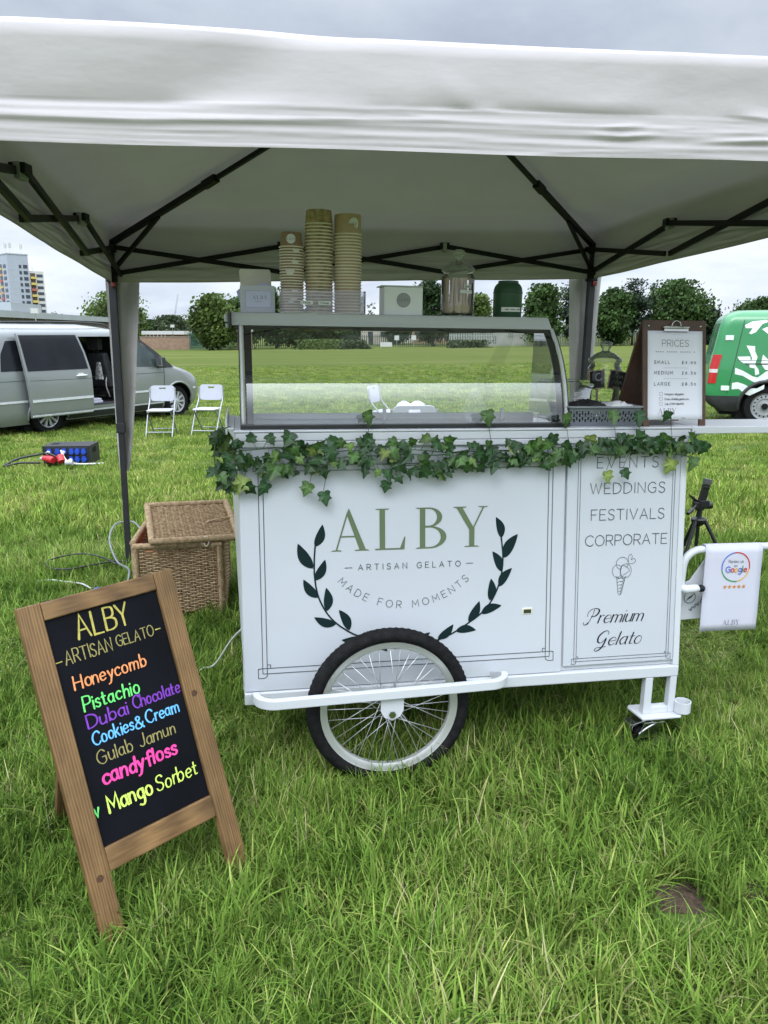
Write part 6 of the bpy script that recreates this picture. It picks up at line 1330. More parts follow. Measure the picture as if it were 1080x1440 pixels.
sv = van_root('silver_van', 'silver minivan with its side door slid open, parked on the grass at the left', (-6.05, 13.85), 29.3, .80, -.315)
parts = van_body(sv, LVS, {'body': silver, 'windscreen': gglass, 'rear_window': dglass}, cuts_s, lambda x, y, z, s: 'windscreen' if (s == 'front' and 1.14 < z < 1.76) else ('rear_window' if (s == 'rear' and 1.15 < z < 1.66 and abs(y) < .72) else None))
side_poly(sv, 'window', LVS, [(-.86, 1.12), (-.80, 1.40), (-.66, 1.62), (.50, 1.66), (.50, 1.12)], dglass)
fw = side_poly(sv, 'window', LVS, [(1.86, 1.10), (2.98, 1.075), (2.64, 1.33), (2.22, 1.60), (2.08, 1.67), (1.84, 1.69)], gglass)
side_poly(sv, 'window_frame', LVS, [(2.62, 1.06), (3.10, 1.05), (2.70, 1.36), (2.28, 1.645), (2.20, 1.645), (2.60, 1.33)], trim_d, out=.0075)
for z0, z1, x0, x1 in ((.585, .625, -1.1, -.42), (.585, .625, .40, .5), (.585, .625, 1.76, 2.78), (.585, .625, 3.62, 3.7)): side_poly(sv, 'side_moulding', LVS, [(x0, z0), (x1, z0), (x1, z1), (x0, z1)], pm('silver_bright', (.62, .64, .65), rough=.35), out=.012)
for pts in ([(1.76, .30), (1.775, .30), (1.80, 1.08), (1.785, 1.08)], [(2.78, .62), (2.795, .62), (2.83, 1.06), (2.815, 1.06)], [(-1.1, .95), (2.8, .955), (2.8, .962), (-1.1, .957)]): side_poly(sv, 'panel_gap', LVS, pts, trim_d, out=.004)
side_poly(sv, 'sill', LVS, [(.42, .22), (2.76, .22), (2.76, .33), (.42, .33)], trim_d, out=.012)
side_poly(sv, 'sill_strip', LVS, [(.42, .335), (2.76, .335), (2.76, .365), (.42, .365)], pm('silver_bright', (.62, .64, .65)), out=.014)
# interior
m = MB(); m.box(.3, 2.6, -.80, .80, .40, .43); m.box(.28, .31, -.82, .82, .43, 1.55); m.box(.4, 2.5, .84, .86, .43, 1.12); m.box(2.62, 2.66, -.8, .8, .43, 1.02); m.box(.3, 2.3, -.76, .76, 1.74, 1.76); m.build('cabin', inner, sv)
def seat(x, y):
    m = MB(); m.hexa([(x - .25, y - .25, .62), (x + .25, y - .25, .66), (x + .25, y + .25, .66), (x - .25, y + .25, .62), (x - .22, y - .25, .76), (x + .26, y - .25, .80), (x + .26, y + .25, .80), (x - .22, y + .25, .76)]); m.hexa([(x - .30, y - .25, .70), (x - .12, y - .25, .74), (x - .12, y + .25, .74), (x - .30, y + .25, .70), (x - .42, y - .22, 1.36), (x - .28, y - .22, 1.38), (x - .28, y + .22, 1.38), (x - .42, y + .22, 1.36)]); s_ = m.build('seat', seat_m, sv, bevel=.04, seg=3, smooth=50)
    m = MB(); m.box(x - .46, x - .35, y - .15, y + .15, 1.43, 1.64); m.tube([(x - .38, y - .06, 1.34), (x - .40, y - .06, 1.46)], .012, 6); m.tube([(x - .38, y + .06, 1.34), (x - .40, y + .06, 1.46)], .012, 6); m.build('headrest', seat_m, s_, bevel=.03, seg=3, smooth=50)
seat(1.98, -.40); seat(1.98, .42)
m = MB(); m.lathe([(0, 0), (.19, 0)], 24, cap=False); 
m = MB(); m.tube([(2.42 + .05 * math.cos(a), -.42 + .19 * math.sin(a), 1.08 + .18 * math.cos(a)) for a in np.linspace(0, 2 * math.pi, 25)], .014, 6); m.build('steering_wheel', trim_d, sv, smooth=60)
# the slid-back door, standing proud of the side
dr = bpy.data.objects.new('sliding_door', None); COL.objects.link(dr); dr.parent = sv
side_poly(dr, 'door_skin', LVS, [(-.44, .34), (.86, .34), (.86, 1.06), (.80, 1.40), (.70, 1.74), (-.52, 1.74), (-.50, 1.08)], silver, out=.115, th=.05)
side_poly(dr, 'window', LVS, [(-.455, 1.115), (.80, 1.115), (.755, 1.40), (.665, 1.715), (-.49, 1.715)], dglass, out=.147)
side_poly(dr, 'side_moulding', LVS, [(-.43, .585), (.85, .585), (.85, .628), (-.43, .628)], pm('silver_bright', (.62, .64, .65)), out=.148, th=.01)
side_poly(dr, 'sill_strip', LVS, [(-.44, .335), (.85, .335), (.85, .362), (-.44, .362)], pm('silver_bright', (.62, .64, .65)), out=.148, th=.01)
side_poly(dr, 'panel_gap', LVS, [(-.44, .950), (.85, .935), (.85, .942), (-.44, .957)], trim_d, out=.1415)
m = MB(); m.tube([(.52, -1.095, .995), (.56, -1.115, 1.0), (.72, -1.115, 1.0), (.76, -1.095, .995)], [.012, .018, .018, .012], 8); m.box(.56, .68, -1.098, -1.088, 1.0, 1.045); m.build('handle', pm('silver_bright', (.62, .64, .65)), dr, smooth=60)
# mirror, lamps, rails, wheels
m = MB(); m.hexa([(2.60, -1.16, 1.06), (2.72, -1.16, 1.06), (2.76, -.96, 1.06), (2.64, -.96, 1.06), (2.58, -1.15, 1.27), (2.68, -1.15, 1.27), (2.72, -.98, 1.27), (2.62, -.98, 1.27)]); m.tube([(2.68, -.98, 1.10), (2.72, -.90, 1.09)], .04, 8); mr_ = m.build('wing_mirror', trim_d, sv, bevel=.025, seg=3, smooth=50)
m = MB(); m.hexa([(2.578, -1.145, 1.09), (2.60, -1.145, 1.09), (2.60, -.99, 1.09), (2.578, -.99, 1.09), (2.568, -1.14, 1.25), (2.59, -1.14, 1.25), (2.59, -.995, 1.25), (2.568, -.995, 1.25)]); m.build('mirror_glass', chrome, mr_)
for sg in (-1, 1):
    m = MB(); m.tube(catmull([(-.75, sg * .70, 1.875), (-.6, sg * .72, 1.925), (.8, sg * .72, 1.94), (1.5, sg * .70, 1.91), (1.66, sg * .68, 1.86)], 6), .018, 8); m.build('roof_rail', trim_d, sv, smooth=60)
    m = MB(); m.hexa([(3.60, sg * .86, .72), (3.88, sg * .70, .70), (3.90, sg * .55, .72), (3.64, sg * .62, .74), (3.40, sg * .90, .93), (3.70, sg * .74, .90), (3.72, sg * .58, .90), (3.44, sg * .66, .94)]); m.build('headlight', pm('lamp_glass', (.55, .58, .60), rough=.1), sv, bevel=.02, smooth=50)
    m = MB(); m.box(-1.22, -1.14, sg * .93 - .03, sg * .93 + .02, .95, 1.5); m.build('tail_light', pm('lamp_red', (.45, .02, .02), rough=.15), sv, bevel=.02)
alloy = pm('alloy_silver', (.50, .51, .53), rough=.35, metal=.4, var=.05)
for x in (0, 3.2):
    for y in (-.81, .81): car_wheel(sv, x, y, .33, 'alloy', alloy)
arch_ring(sv, (0, 3.2), LVS, .33, silver)
m = MB(); m.box(-1.0, 3.7, -.78, .78, .17, .24); m.build('underbody', rubber, sv)
# what stands in the van
SVM = sv.matrix_basis.copy()
SVM = Matrix.LocRotScale(sv.location, sv.rotation_euler, None)
for k, (x, y, lab) in enumerate(((1.06, -.62, 'white packet on the floor of the open silver van, left of the pair'), (1.32, -.60, 'white packet on the floor of the open silver van, right of the pair'))):
    m = MB(); m.box(-.11, .11, -.08, .08, 0, .045); m.box(-.10, .09, -.07, .085, .046, .088); o = m.build('white_packet', paper, bevel=.01); o.matrix_basis = SVM @ Matrix.Translation((x, y, .432)); tag(o, lab, 'packet')
bx = MB(); bx.box(-.16, .16, -.14, .14, 0, .40); o = bx.build('cardboard_box', pm('cardboard', (.16, .09, .05), rough=.8), bevel=.01); o.matrix_basis = SVM @ Matrix.Translation((1.0, .25, .85)) @ Matrix.Rotation(R(18), 4, 'Y'); tag(o, 'brown cardboard box behind the front seats inside the open silver van', 'box')
cr = MB(); cr.box(-.22, .22, -.24, .24, 0, .415); o = cr.build('dark_crate', inner, bevel=.015); o.matrix_basis = SVM @ Matrix.Translation((1.0, .26, .432)); tag(o, 'dark crate under the cardboard box inside the open silver van', 'crate')
bgs = thing('shoulder_bag', 'black and white patterned bag hanging behind the front seat of the silver van', 'bag', tuple(SVM @ Vector((1.50, -.55, .86))), (0, 0, sv.rotation_euler.z))
m = MB(); m.hexa([(-.05, -.08, 0), (.05, -.08, 0), (.05, .08, 0), (-.05, .08, 0), (-.02, -.05, .34), (.02, -.05, .34), (.02, .05, .34), (-.02, .05, .34)]); m.build('pouch', pm('bag_print', (.02, .02, .02), rough=.8, scale=30, col2=(.6, .6, .58), detail=1), bgs, bevel=.02)
m = MB(); m.tube(catmull([(.12, .0, .30), (.16, -.02, .1), (.12, -.03, -.10), (.18, -.02, -.28), (.22, 0, -.34)], 6), .012, 6); m.build('strap', pm('strap_pale', (.5, .48, .42)), bgs, smooth=60)

# green panel van, cut by the right edge of the photograph
grn = pm('green_paint', (.030, .225, .075), rough=.3, var=.04, scale=2, coat=.5)
gwht = pm('van_white_vinyl', (.74, .77, .75), rough=.4)
LVG = interp_levels([(.24,-.70,4.0,.86,.35,0.074),(.36,-.93,4.12,.93,.40,0.099),(.56,-.97,4.16,.955,.42,0.112),(.80,-.95,4.12,.96,.42,0.112),(1.0,-.94,3.95,.958,.40,0.118),(1.12,-.92,3.35,.95,.36,0.124),(1.3,-.88,3.05,.935,.3,0.130),(1.5,-.85,2.7,.925,.28,0.136),(1.7,-.81,2.35,.905,.26,0.149),(1.82,-.77,2.1,.875,.26,0.161),(1.90,-.70,1.7,.82,.3,0.174),(1.935,-.55,1.3,.70,.3,0.186)])
def cuts_g(x, z, sg): return sg in ('right', 'left') and any((x - xw) ** 2 + (z - .34) ** 2 < .42 ** 2 for xw in (0, 3.28))
gv = van_root('green_van', 'bright green panel van with white animal and wave graphics, cut off by the right edge', (6.50, 13.32), 109, .82, -.125)
van_body(gv, LVG, {'body': grn, 'windscreen': dglass, 'rear_bumper': trim_d, 'rear_window': pm('green_film', (.05, .22, .10), rough=.12, coat=.4)}, cuts_g, lambda x, y, z, s: 'windscreen' if (s == 'front' and 1.16 < z < 1.8) else ('rear_bumper' if (z < .52 and (s == 'rear' or x < -.36)) else ('rear_window' if (s == 'rear' and 1.18 < z < 1.74 and abs(y) < .74 and abs(y) > .05) else None)))
def gq(X, Y): return ((960 + X / 7.2 - 1075) / 79.0, (598 - (420 + Y / 7.2)) / 84.0)
for shp in ([(580,260),(640,225),(760,210),(790,225),(730,250),(680,330),(640,350),(620,340),(650,290),(590,290)], [(730,300),(770,280),(840,280),(845,290),(800,320),(830,360),(870,440),(880,500),(830,450),(790,350)], [(610,462),(685,468),(690,520),(715,575),(700,650),(735,700),(745,745),(710,760),(700,690),(655,680),(650,650),(670,590),(640,520)], [(540,575),(650,570),(665,640),(600,640),(560,610)], [(760,550),(790,580),(830,620),(860,550),(890,560),(860,640),(820,690),(830,710),(790,700),(750,640)],
            [(530,685),(600,715),(690,770),(735,780),(800,720),(900,690),(1100,760),(1300,700),(1300,770),(1100,830),(900,760),(810,800),(740,840),(690,820),(600,765),(530,750)], [(515,840),(560,830),(620,850),(690,890),(740,890),(800,850),(800,895),(740,930),(680,965),(640,950),(580,900),(515,905)], [(900,300),(1000,240),(1150,330),(1120,420),(1000,460),(960,380)], [(1000,520),(1120,500),(1240,560),(1180,640),(1040,620)]):
    side_poly(gv, 'white_graphic', LVG, [gq(*p) for p in shp], gwht, out=.004, sub=3)
for pts in ([(-.62, .55), (-.61, .55), (-.44, 1.78), (-.45, 1.78)], [(-.50, 1.105), (2.6, 1.105), (2.6, 1.112), (-.50, 1.112)], [(.20, 1.25), (.21, 1.25), (.30, 1.72), (.29, 1.72)], [(.95, .40), (.96, .40), (1.0, 1.75), (.99, 1.75)]): side_poly(gv, 'panel_gap', LVG, pts, trim_d, out=.0055)
side_poly(gv, 'door_rail', LVG, [(-.38, 1.045), (1.0, 1.045), (1.0, 1.062), (-.38, 1.062)], trim_d, out=.008)
def corner_lamp(sg):
    rows = []
    for k in range(9):
        z = lerp(.72, 1.20, k / 8); xr = float(np.interp(z, LVG[:, 0], LVG[:, 1])); hw = sidey(LVG, z); rr_ = float(np.interp(z, LVG[:, 0], LVG[:, 5])); row = []
        for j in range(9):
            a = R(180 + lerp(38, 90, j / 8)); row.append((xr + rr_ + (rr_ + .012) * math.cos(a) + (.03 if j == 8 else 0), sg * -1 * (-hw + rr_ + (rr_ + .012) * math.sin(a)), z))
        rows.append(row)
    m = MB(); m.grid(rows); b = m.build('tail_light', [pm('lamp_red', (.45, .02, .02), rough=.15), pm('lamp_clear', (.62, .55, .55), rough=.15)], gv, smooth=60)
    for p in b.data.polygons:
        if 4 * 8 > p.index >= 3 * 8 + 0 and p.index < 4 * 8 + 8: p.material_index = 1
corner_lamp(-1); corner_lamp(1)
for z in (1.44, .60):
    m = MB(); hw = sidey(LVG, z); m.box(-.72, -.59, -hw - .012, -hw + .06, z, z + .08); m.build('door_hinge', gwht, gv, bevel=.006)
m = MB(); m.box(-.99, -.95, .02, .10, .80, .84); m.box(-.985, -.94, .02, .10, 1.02, 1.06); m.build('door_handle', trim_d, gv)
steelrim = pm('steel_rim', (.36, .37, .38), rough=.45, metal=.4, var=.08)
for x in (0, 3.28):
    for y in (-.82, .82): car_wheel(gv, x, y, .34, 'steel', steelrim)
arch_ring(gv, (0, 3.28), LVG, .34, trim_d, .03)
m = MB(); m.box(-.7, 3.8, -.78, .78, .18, .27); m.build('underbody', rubber, gv)
m = MB(); RF = Frame((-.975, 0, 0), (0, -1, 0), (0, 0, 1), (-1, 0, 0))
text(m, RF, 'THE', .15, .98, .07, .008); text(m, RF, 'COMMUNITY', .15, .80, .07, .008, width=.44); text(m, RF, 'TEAM'[:2], .15, .68, .07, .008)
text(m, Frame((-.90, 0, 0), (0, -1, 0), (.15, 0, 1), (-1, 0, .15)), 'gov.uk', .12, 1.36, .09, .010); m.build('rear_lettering', gwht, gv)
# ---------------------------------------------------------------- far trees, walls and buildings round the field
leaf_far = attrmat('far_leaf', rough=.65, trans=.25, var=.30, spec=.2, nscale=.35)
bark = pm('bark', (.055, .045, .035), rough=.9, var=.3, scale=3, bump=.5)
def zof(py, D): return CAMH + D * math.tan(math.atan((720 - py) / 1090.0) - PITCH)
trng = random.Random(21)
def make_tree(label, px, D, top, wpx, kind, col, name='tree', cat='tree', n=4600, base=None, leaf=.42, group=None):
    g = far(px, D); zt = zof(top, D); H = zt - g.z; Wd = wpx / 1119.0 * D / 2
    t = thing(name, label, cat, tuple(g), (0, 0, 0), group)
    rg = trng; fm = MB(); tm = MB()
    low = {'round': .10, 'oval': .08, 'conifer': .04, 'pine': .16, 'bush': .0, 'sparse': .3}[kind]
    # trunk and limbs
    th = H * (.75 if kind in ('conifer', 'sparse') else .55); r0 = max(.12, H * .022)
    bend = (rg.uniform(-.02, .02) * H, rg.uniform(-.02, .02) * H)
    if kind != 'bush':
        tm.tube([(bend[0] * k / 6, bend[1] * k / 6, th * k / 6 - .1) for k in range(7)], [r0 * (1 - .13 * k) for k in range(7)], 8)
        for k in range(9):
            a = rg.uniform(0, 6.28); z0 = H * rg.uniform(.22, .6); ln = Wd * rg.uniform(.45, .85) * (.6 if kind in ('conifer', 'sparse') else 1); up = rg.uniform(.25, .8) if kind != 'conifer' else .1
            tm.tube([(0, 0, z0), (math.cos(a) * ln * .5, math.sin(a) * ln * .5, z0 + ln * up * .4), (math.cos(a) * ln, math.sin(a) * ln, z0 + ln * up)], [r0 * .45, r0 * .28, r0 * .1], 6)
    else:
        for k in range(6):
            a = rg.uniform(0, 6.28); tm.tube([(0, 0, -.1), (math.cos(a) * Wd * .5, math.sin(a) * Wd * .5, H * .6)], [.06, .02], 5)
    # leaf clumps
    ncl = {'round': 115, 'oval': 100, 'conifer': 110, 'pine': 85, 'bush': 50, 'sparse': 26}[kind]; cl = []
    tries = 0
    while len(cl) < ncl and tries < 8000:
        tries += 1
        x, y, q = rg.uniform(-1, 1), rg.uniform(-1, 1), rg.uniform(0, 1)
        if kind in ('conifer',): lim = (1 - q) ** .75 * (.72 + .28 * math.sin(q * 26 + px)) + .04
        elif kind == 'pine': lim = math.sqrt(max(0, 1 - (2 * q - 1) ** 2)) * (.65 + .35 * math.sin(q * 17 + px))
        elif kind == 'oval': lim = math.sqrt(max(0, 1 - (1.9 * q - .9) ** 2)) * .95
        elif kind == 'bush': lim = math.sqrt(max(0, 1 - q ** 2)) * (.8 + .2 * math.sin(math.atan2(y, x) * 3 + px))
        elif kind == 'sparse': lim = .25 + .6 * (1 - q) * rg.random()
        else: lim = math.sqrt(max(0, 1 - (1.85 * q - .85) ** 2)) * (.88 + .14 * math.sin(math.atan2(y, x) * 2 + q * 7 + px))
        d = math.hypot(x, y)
        if d > lim or (kind in ('round', 'oval') and d < lim * .35 and rg.random() < .6): continue
        lowz = low * H * (.7 + .6 * rg.random())
        cl.append((x * Wd * .93, y * Wd * .93, lowz + q * (H * .97 - lowz), rg.choice((.62, .8, 1.0, 1.0, 1.22, 1.45))))
    per = n // max(1, len(cl)); cr_ = Wd * {'round': .31, 'oval': .34, 'conifer': .26, 'pine': .33, 'bush': .32, 'sparse': .16}[kind]
    vs = []; fs = []; tint = []
    for cx_, cy_, cz_, br in cl:
        for k in range(per):
            ox, oy, oz = rg.gauss(0, cr_ * .62), rg.gauss(0, cr_ * .62), rg.gauss(0, cr_ * .5)
            s_ = leaf * rg.uniform(.55, 1.25); a = Vector((rg.gauss(0, 1), rg.gauss(0, 1), rg.gauss(0, 1))).normalized(); b = a.orthogonal().normalized()
            c = a.cross(b); p = Vector((cx_ + ox, cy_ + oy, min(max(.05, cz_ + oz), H))); b0 = len(vs)
            vs += [p - b * s_ * .5, p + c * s_ * .32, p + b * s_ * .5, p - c * s_ * .32]; fs.append((b0, b0+1, b0+2, b0+3))
            f = br * rg.uniform(.75, 1.25); tint += [tuple(min(1, q * f) for q in col)] * 4
    fm.v = [tuple(v) for v in vs]; fm.f = fs; fm.m = [0] * len(fs); fm.tint = tint
    fm.build('crown', leaf_far, t); tm.build('trunk' if kind != 'bush' else 'stems', bark, t, smooth=180)
    return t
DK, MD, YL, GR, PN = (.028, .055, .018), (.045, .085, .022), (.075, .115, .026), (.060, .082, .040), (.030, .050, .028)
gL = 'trees and bushes round the field'
TREES = [
 ('spreading light green tree half hidden by the left gazebo leg', 166, 165, 411, 82, 'round', YL, 'tree'),
 ('small dark bush showing above the grey roof of the low hall', 84, 190, 434, 26, 'bush', MD, 'bush'),
 ('grey-green bushy tree just right of the low hall gable', 212, 190, 450, 44, 'round', MD, 'tree'),
 ('grey-green bushy tree left of the tall yellow-green tree', 240, 185, 444, 44, 'round', GR, 'tree'),
 ('darker bushy tree touching the tall yellow-green tree', 264, 195, 449, 40, 'round', GR, 'tree'),
 ('tall yellow-green tree standing left of the glass display', 306, 140, 414, 68, 'round', YL, 'tree'),
 ('green tree with its crown behind the white card box', 343, 150, 418, 50, 'round', MD, 'tree'),
 ('tall dark tree seen between the card box and the cups', 388, 152, 405, 52, 'round', DK, 'tree'),
 ('dark tree behind the left cup stack, seen through the glass', 425, 156, 436, 50, 'round', DK, 'tree'),
 ('dark tree behind the middle cup stack, seen through the glass', 458, 160, 438, 46, 'round', DK, 'tree'),
 ('dark tree behind the right cup stack, seen through the glass', 487, 168, 440, 40, 'round', DK, 'tree'),
 ('bare-topped thin tree poking up right of the cup stacks', 522, 200, 423, 30, 'sparse', GR, 'tree'),
 ('slim tree behind the round-labelled white box', 560, 190, 438, 34, 'oval', DK, 'tree'),
 ('tall dark tree between the white box and the spoon jar', 608, 160, 383, 48, 'oval', DK, 'tree'),
 ('dark tree behind the spoon jar', 642, 168, 420, 40, 'oval', DK, 'tree'),
 ('light green tree between the spoon jar and the green canister', 672, 172, 412, 36, 'oval', YL, 'tree'),
 ('round green tree just right of the green canister', 762, 150, 400, 52, 'round', MD, 'tree'),
 ('dark pine partly hidden by the right gazebo leg', 805, 152, 391, 48, 'pine', PN, 'pine tree'),
 ('broad green tree just right of the right gazebo leg', 864, 150, 404, 54, 'round', MD, 'tree'),
 ('dark pine left of the price board', 890, 151, 392, 42, 'pine', PN, 'pine tree'),
 ('narrow spruce behind the top left corner of the price board', 916, 158, 392, 34, 'conifer', PN, 'spruce'),
 ('big round green tree rising behind the price board', 953, 150, 394, 84, 'round', MD, 'tree'),
 ('dark spiky bush between the price board and the green van', 1004, 150, 427, 42, 'conifer', PN, 'bush'),
 ('dark shrub low behind the rear of the green van', 1022, 152, 455, 26, 'bush', PN, 'bush'),
 ('dark tree showing above the roof of the green van', 1066, 170, 418, 60, 'round', MD, 'tree'),
 ('low tree at the left of the roof of the green van', 1042, 178, 430, 28, 'round', MD, 'tree'),
 ('low spreading shrub on a mound, left of the pale board in the far field', 452, 138, 478, 70, 'bush', YL, 'bush'),
 ('shrub on the far mound, nearest the tall floodlight pole', 498, 136, 479, 44, 'bush', GR, 'bush'),
 ('scrubby bush in front of the pale palisade fence', 655, 140, 479, 58, 'bush', GR, 'bush'),
]
for lab, px, D, top, w_, kind, col, cat in TREES:
    nm = {'tree': 'broadleaf_tree', 'bush': 'bush', 'pine tree': 'pine_tree', 'spruce': 'spruce_tree'}[cat]
    make_tree(lab, px, D, top, w_, kind, col, nm, cat, n={'round': 8500, 'oval': 6600, 'conifer': 5600, 'pine': 5600, 'bush': 2600, 'sparse': 500}[kind], leaf=.74 if kind not in ('bush', 'pine', 'conifer', 'sparse') else .52)
# ---- apartment tower far off on the left
tw_blue = pm('tower_blue_grey', (.37, .40, .46), rough=.8, var=.04, scale=.2); tw_white = pm('tower_white', (.55, .55, .53), rough=.8, var=.04, scale=.3)
tw_line = pm('tower_joint', (.48, .50, .55), rough=.8); win_d = pm('window_dark', (.045, .055, .075), rough=.2, var=.5, scale=.5); bal = [pm('balcony_yellow', (.56, .44, .12)), pm('balcony_orange', (.55, .30, .12)), pm('balcony_red', (.42, .12, .09))]  # balcony colours are greyed: distance haze put into the paint
DT = 390.0; mpp = DT / 1119.0
gt = far(20, DT); gt.z = zof(357, DT) - 40.0
tw = thing('apartment_tower', 'blue-grey and white apartment tower with yellow and red balconies at the left edge', 'tower block', tuple(gt), (0, 0, R(45)))
TH_ = 40.0
# local: +X runs along the facade to the right of the near corner, -Y looks at the camera; the left face runs along +Y
m = MB(); m.box(0, 10.0, 0, 26, 0, TH_); bA = m.build('wall', tw_blue, tw)
m = MB(); m.box(-.2, 10.2, -.2, 26.2, TH_, TH_ + .5); m.build('parapet', tw_blue, tw)
m = MB(); m.box(10.01, 17.5, 1.2, 22, 0, TH_ - 7.2); m.build('wall', tw_white, tw)
fl = 2.83; wm = {}
def inst(name, key, mk, mat, loc, par=tw):
    if key not in wm:
        m = MB(); mk(m); o = m.build(name, mat, par); wm[key] = o
    else:
        o = wm[key].copy(); o.data = wm[key].data; COL.objects.link(o); o.parent = par
    o.location = loc; return o
for k in range(11):
    z = TH_ - 6.2 - k * fl
    inst('window', 'wa', lambda m: m.box(0, 1.1, -.12, .1, 0, 1.5), win_d, (5.4, 0, z)); inst('window', 'wb', lambda m: m.box(0, 2.0, -.12, .1, 0, 1.6), win_d, (7.4, 0, z))
    inst('window', 'wc', lambda m: m.box(-.12, .1, 0, 3.4, 0, 1.6), win_d, (0, 2.0, z)); inst('window', 'wc', None, win_d, (0, 12.5, z))
    inst('balcony', ('b', k % 3), lambda m: m.box(-.5, .1, 0, 3.2, -.9, .2), bal[(k + (k // 3)) % 3], (0, 7.4, z)); inst('window', 'wc', None, win_d, (0, 7.2, z + .25))
    m = MB(); m.box(.1, 5.2, -.05, .0, z - .75, z - .6); m.build('joint', tw_line, tw)
    z2 = TH_ - 10.0 - k * fl
    if z2 > 0:
        inst('window', 'wd', lambda m: m.box(0, 3.0, -.12, .1, 0, 1.35), win_d, (13.9, 1.2, z2)); inst('window', 'we', lambda m: m.box(0, 2.4, -.05, .1, 0, 1.7), pm('balcony_recess', (.10, .07, .06), rough=.9), (10.9, 1.2, z2 + .1))
        inst('balcony', ('c', [0, 0, 2][k % 3]), lambda m: m.box(0, 2.7, -.9, .1, -1.0, .1), bal[[0, 0, 2][k % 3]], (10.8, 1.2, z2))
for x, y in ((2.0, 6), (3.0, 3), (8.6, 4), (14, 6)):
    h_ = 5.5 if x < 10 else -4.5
    m = MB(); m.tube([(x, y, TH_ - (0 if x < 10 else 7.2)), (x, y, TH_ + (h_ if x < 10 else -4.5))], .12, 6)
    if x < 10:
        for a in (0, 2.1, 4.2): m.box(x + .5 * math.cos(a) - .18, x + .5 * math.cos(a) + .18, y + .5 * math.sin(a) - .18, y + .5 * math.sin(a) + .18, TH_ + 3.2, TH_ + 5.6)
    m.build('antenna', tw_white, tw)
# ---- long low hall behind the silver van
hall = thing('low_hall', 'long low hall with grey metal roof edge and brown ribbed cladding, behind the silver van', 'building', (0, 0, 0))
p0 = far(-60, 84); p1 = far(203, 172); zt = 3.95
dirh = (p1 - p0); dirh.z = 0; Lh = dirh.length; dirh.normalize(); nh = Vector((-dirh.y, dirh.x, 0))     # nh points left, away from view
hall.location = (p0.x, p0.y, -2.3); hall.rotation_euler = (0, 0, math.atan2(dirh.y, dirh.x))
clad = pm('brown_cladding', (.13, .115, .095), rough=.8, var=.18, scale=1.2, stretch=(2.5, 1, .15)); roofm = pm('grey_roof_metal', (.34, .37, .38), rough=.55, var=.06, scale=.4)
zb = 2.3 + zt
m = MB(); m.box(0, Lh, .1, 22, 0, zb - .1); m.build('wall', clad, hall)
m = MB(); m.box(-.5, Lh + .4, -.35, 22.4, zb - .75, zb + .05); m.build('roof', roofm, hall)
m = MB()
for k in range(int(Lh / .9)): m.box(k * .9, k * .9 + .12, .0, .1, 0, zb - .76)
m.build('cladding_ribs', pm('cladding_rib', (.19, .17, .14), rough=.8), hall)
m = MB(); m.box(30, 38, 4, 12, zb + .05, zb + 1.5); m.build('roof_plant', trim_d, hall)
m = MB(); m.box(18, 29, 1, 9, zb + .06, zb + 1.2); m.build('skylight', roofm, hall)
# ---- brick wall and flat-roofed pavilion
brick = pm('old_brick', (.26, .16, .11), rough=.9, scale=1.5, col2=(.34, .235, .165), bump=.2, detail=8)
a_ = far(196, 148); b_ = far(267, 150); bw = thing('brick_wall', 'long weathered brick wall at the far edge of the field, right of the silver van', 'wall', tuple(a_), (0, 0, math.atan2(b_.y - a_.y, b_.x - a_.x)))
Lb = (b_ - a_).length; m = MB(); m.box(0, Lb, 0, .35, -.2, 2.35); m.build('brickwork', brick, bw); m = MB(); m.box(-.05, Lb + .05, -.05, .40, 2.352, 2.46); m.build('coping', pm('coping', (.30, .27, .22), rough=.9), bw)
pv = thing('pavilion', 'low white flat-roofed pavilion behind the far brick wall', 'building', tuple(far(202, 158)))
m = MB(); m.box(0, 7.8, 0, 6, 0, 2.8); m.build('wall', brick, pv); m = MB(); m.box(-.3, 8.1, -.5, 6.2, 2.81, 3.5); m.build('flat_roof', tw_white, pv)
for k in range(6): m = MB(); m.box(.5 + k * .75, .62 + k * .75, -.4, -.28, 2.3, 2.8); m.build('post', tw_white, pv)
ph = thing('brick_hut', 'small brick hut with a white roof edge glimpsed left of the glass display', 'hut', tuple(far(333, 142))); m = MB(); m.box(0, 2.2, 0, 3, -.2, 3.1); m.build('wall', brick, ph); m = MB(); m.box(-.2, 2.4, -.2, 3.2, 3.11, 3.5); m.build('flat_roof', tw_white, ph)
grn_mesh = pm('green_mesh', (.02, .075, .055), rough=.8, var=.3, scale=2)
def fence(name, label, pxa, Da, pxb, Db, h_, pitch, wid, mat, postm, solid_=False):
    a_ = far(pxa, Da); b_ = far(pxb, Db); L_ = math.hypot(b_.x - a_.x, b_.y - a_.y); dz_ = b_.z - a_.z
    t = thing(name, label, 'fence', tuple(a_), (0, 0, math.atan2(b_.y - a_.y, b_.x - a_.x)))
    m = MB(); n_ = int(L_ / pitch)
    for k in range(n_ + 1):
        x = k * pitch; z = dz_ * x / L_; m.box(x, x + wid, 0, .03, z, z + h_)
    m.build('pales', mat, t)
    m = MB(); m.hexa([(0, .031, .35), (L_, .031, dz_ + .35), (L_, .09, dz_ + .35), (0, .09, .35), (0, .031, .45), (L_, .031, dz_ + .45), (L_, .09, dz_ + .45), (0, .09, .45)]); m.hexa([(0, .031, h_ - .5), (L_, .031, dz_ + h_ - .5), (L_, .09, dz_ + h_ - .5), (0, .09, h_ - .5), (0, .031, h_ - .4), (L_, .031, dz_ + h_ - .4), (L_, .09, dz_ + h_ - .4), (0, .09, h_ - .4)]); m.build('rails', postm, t)
    return t
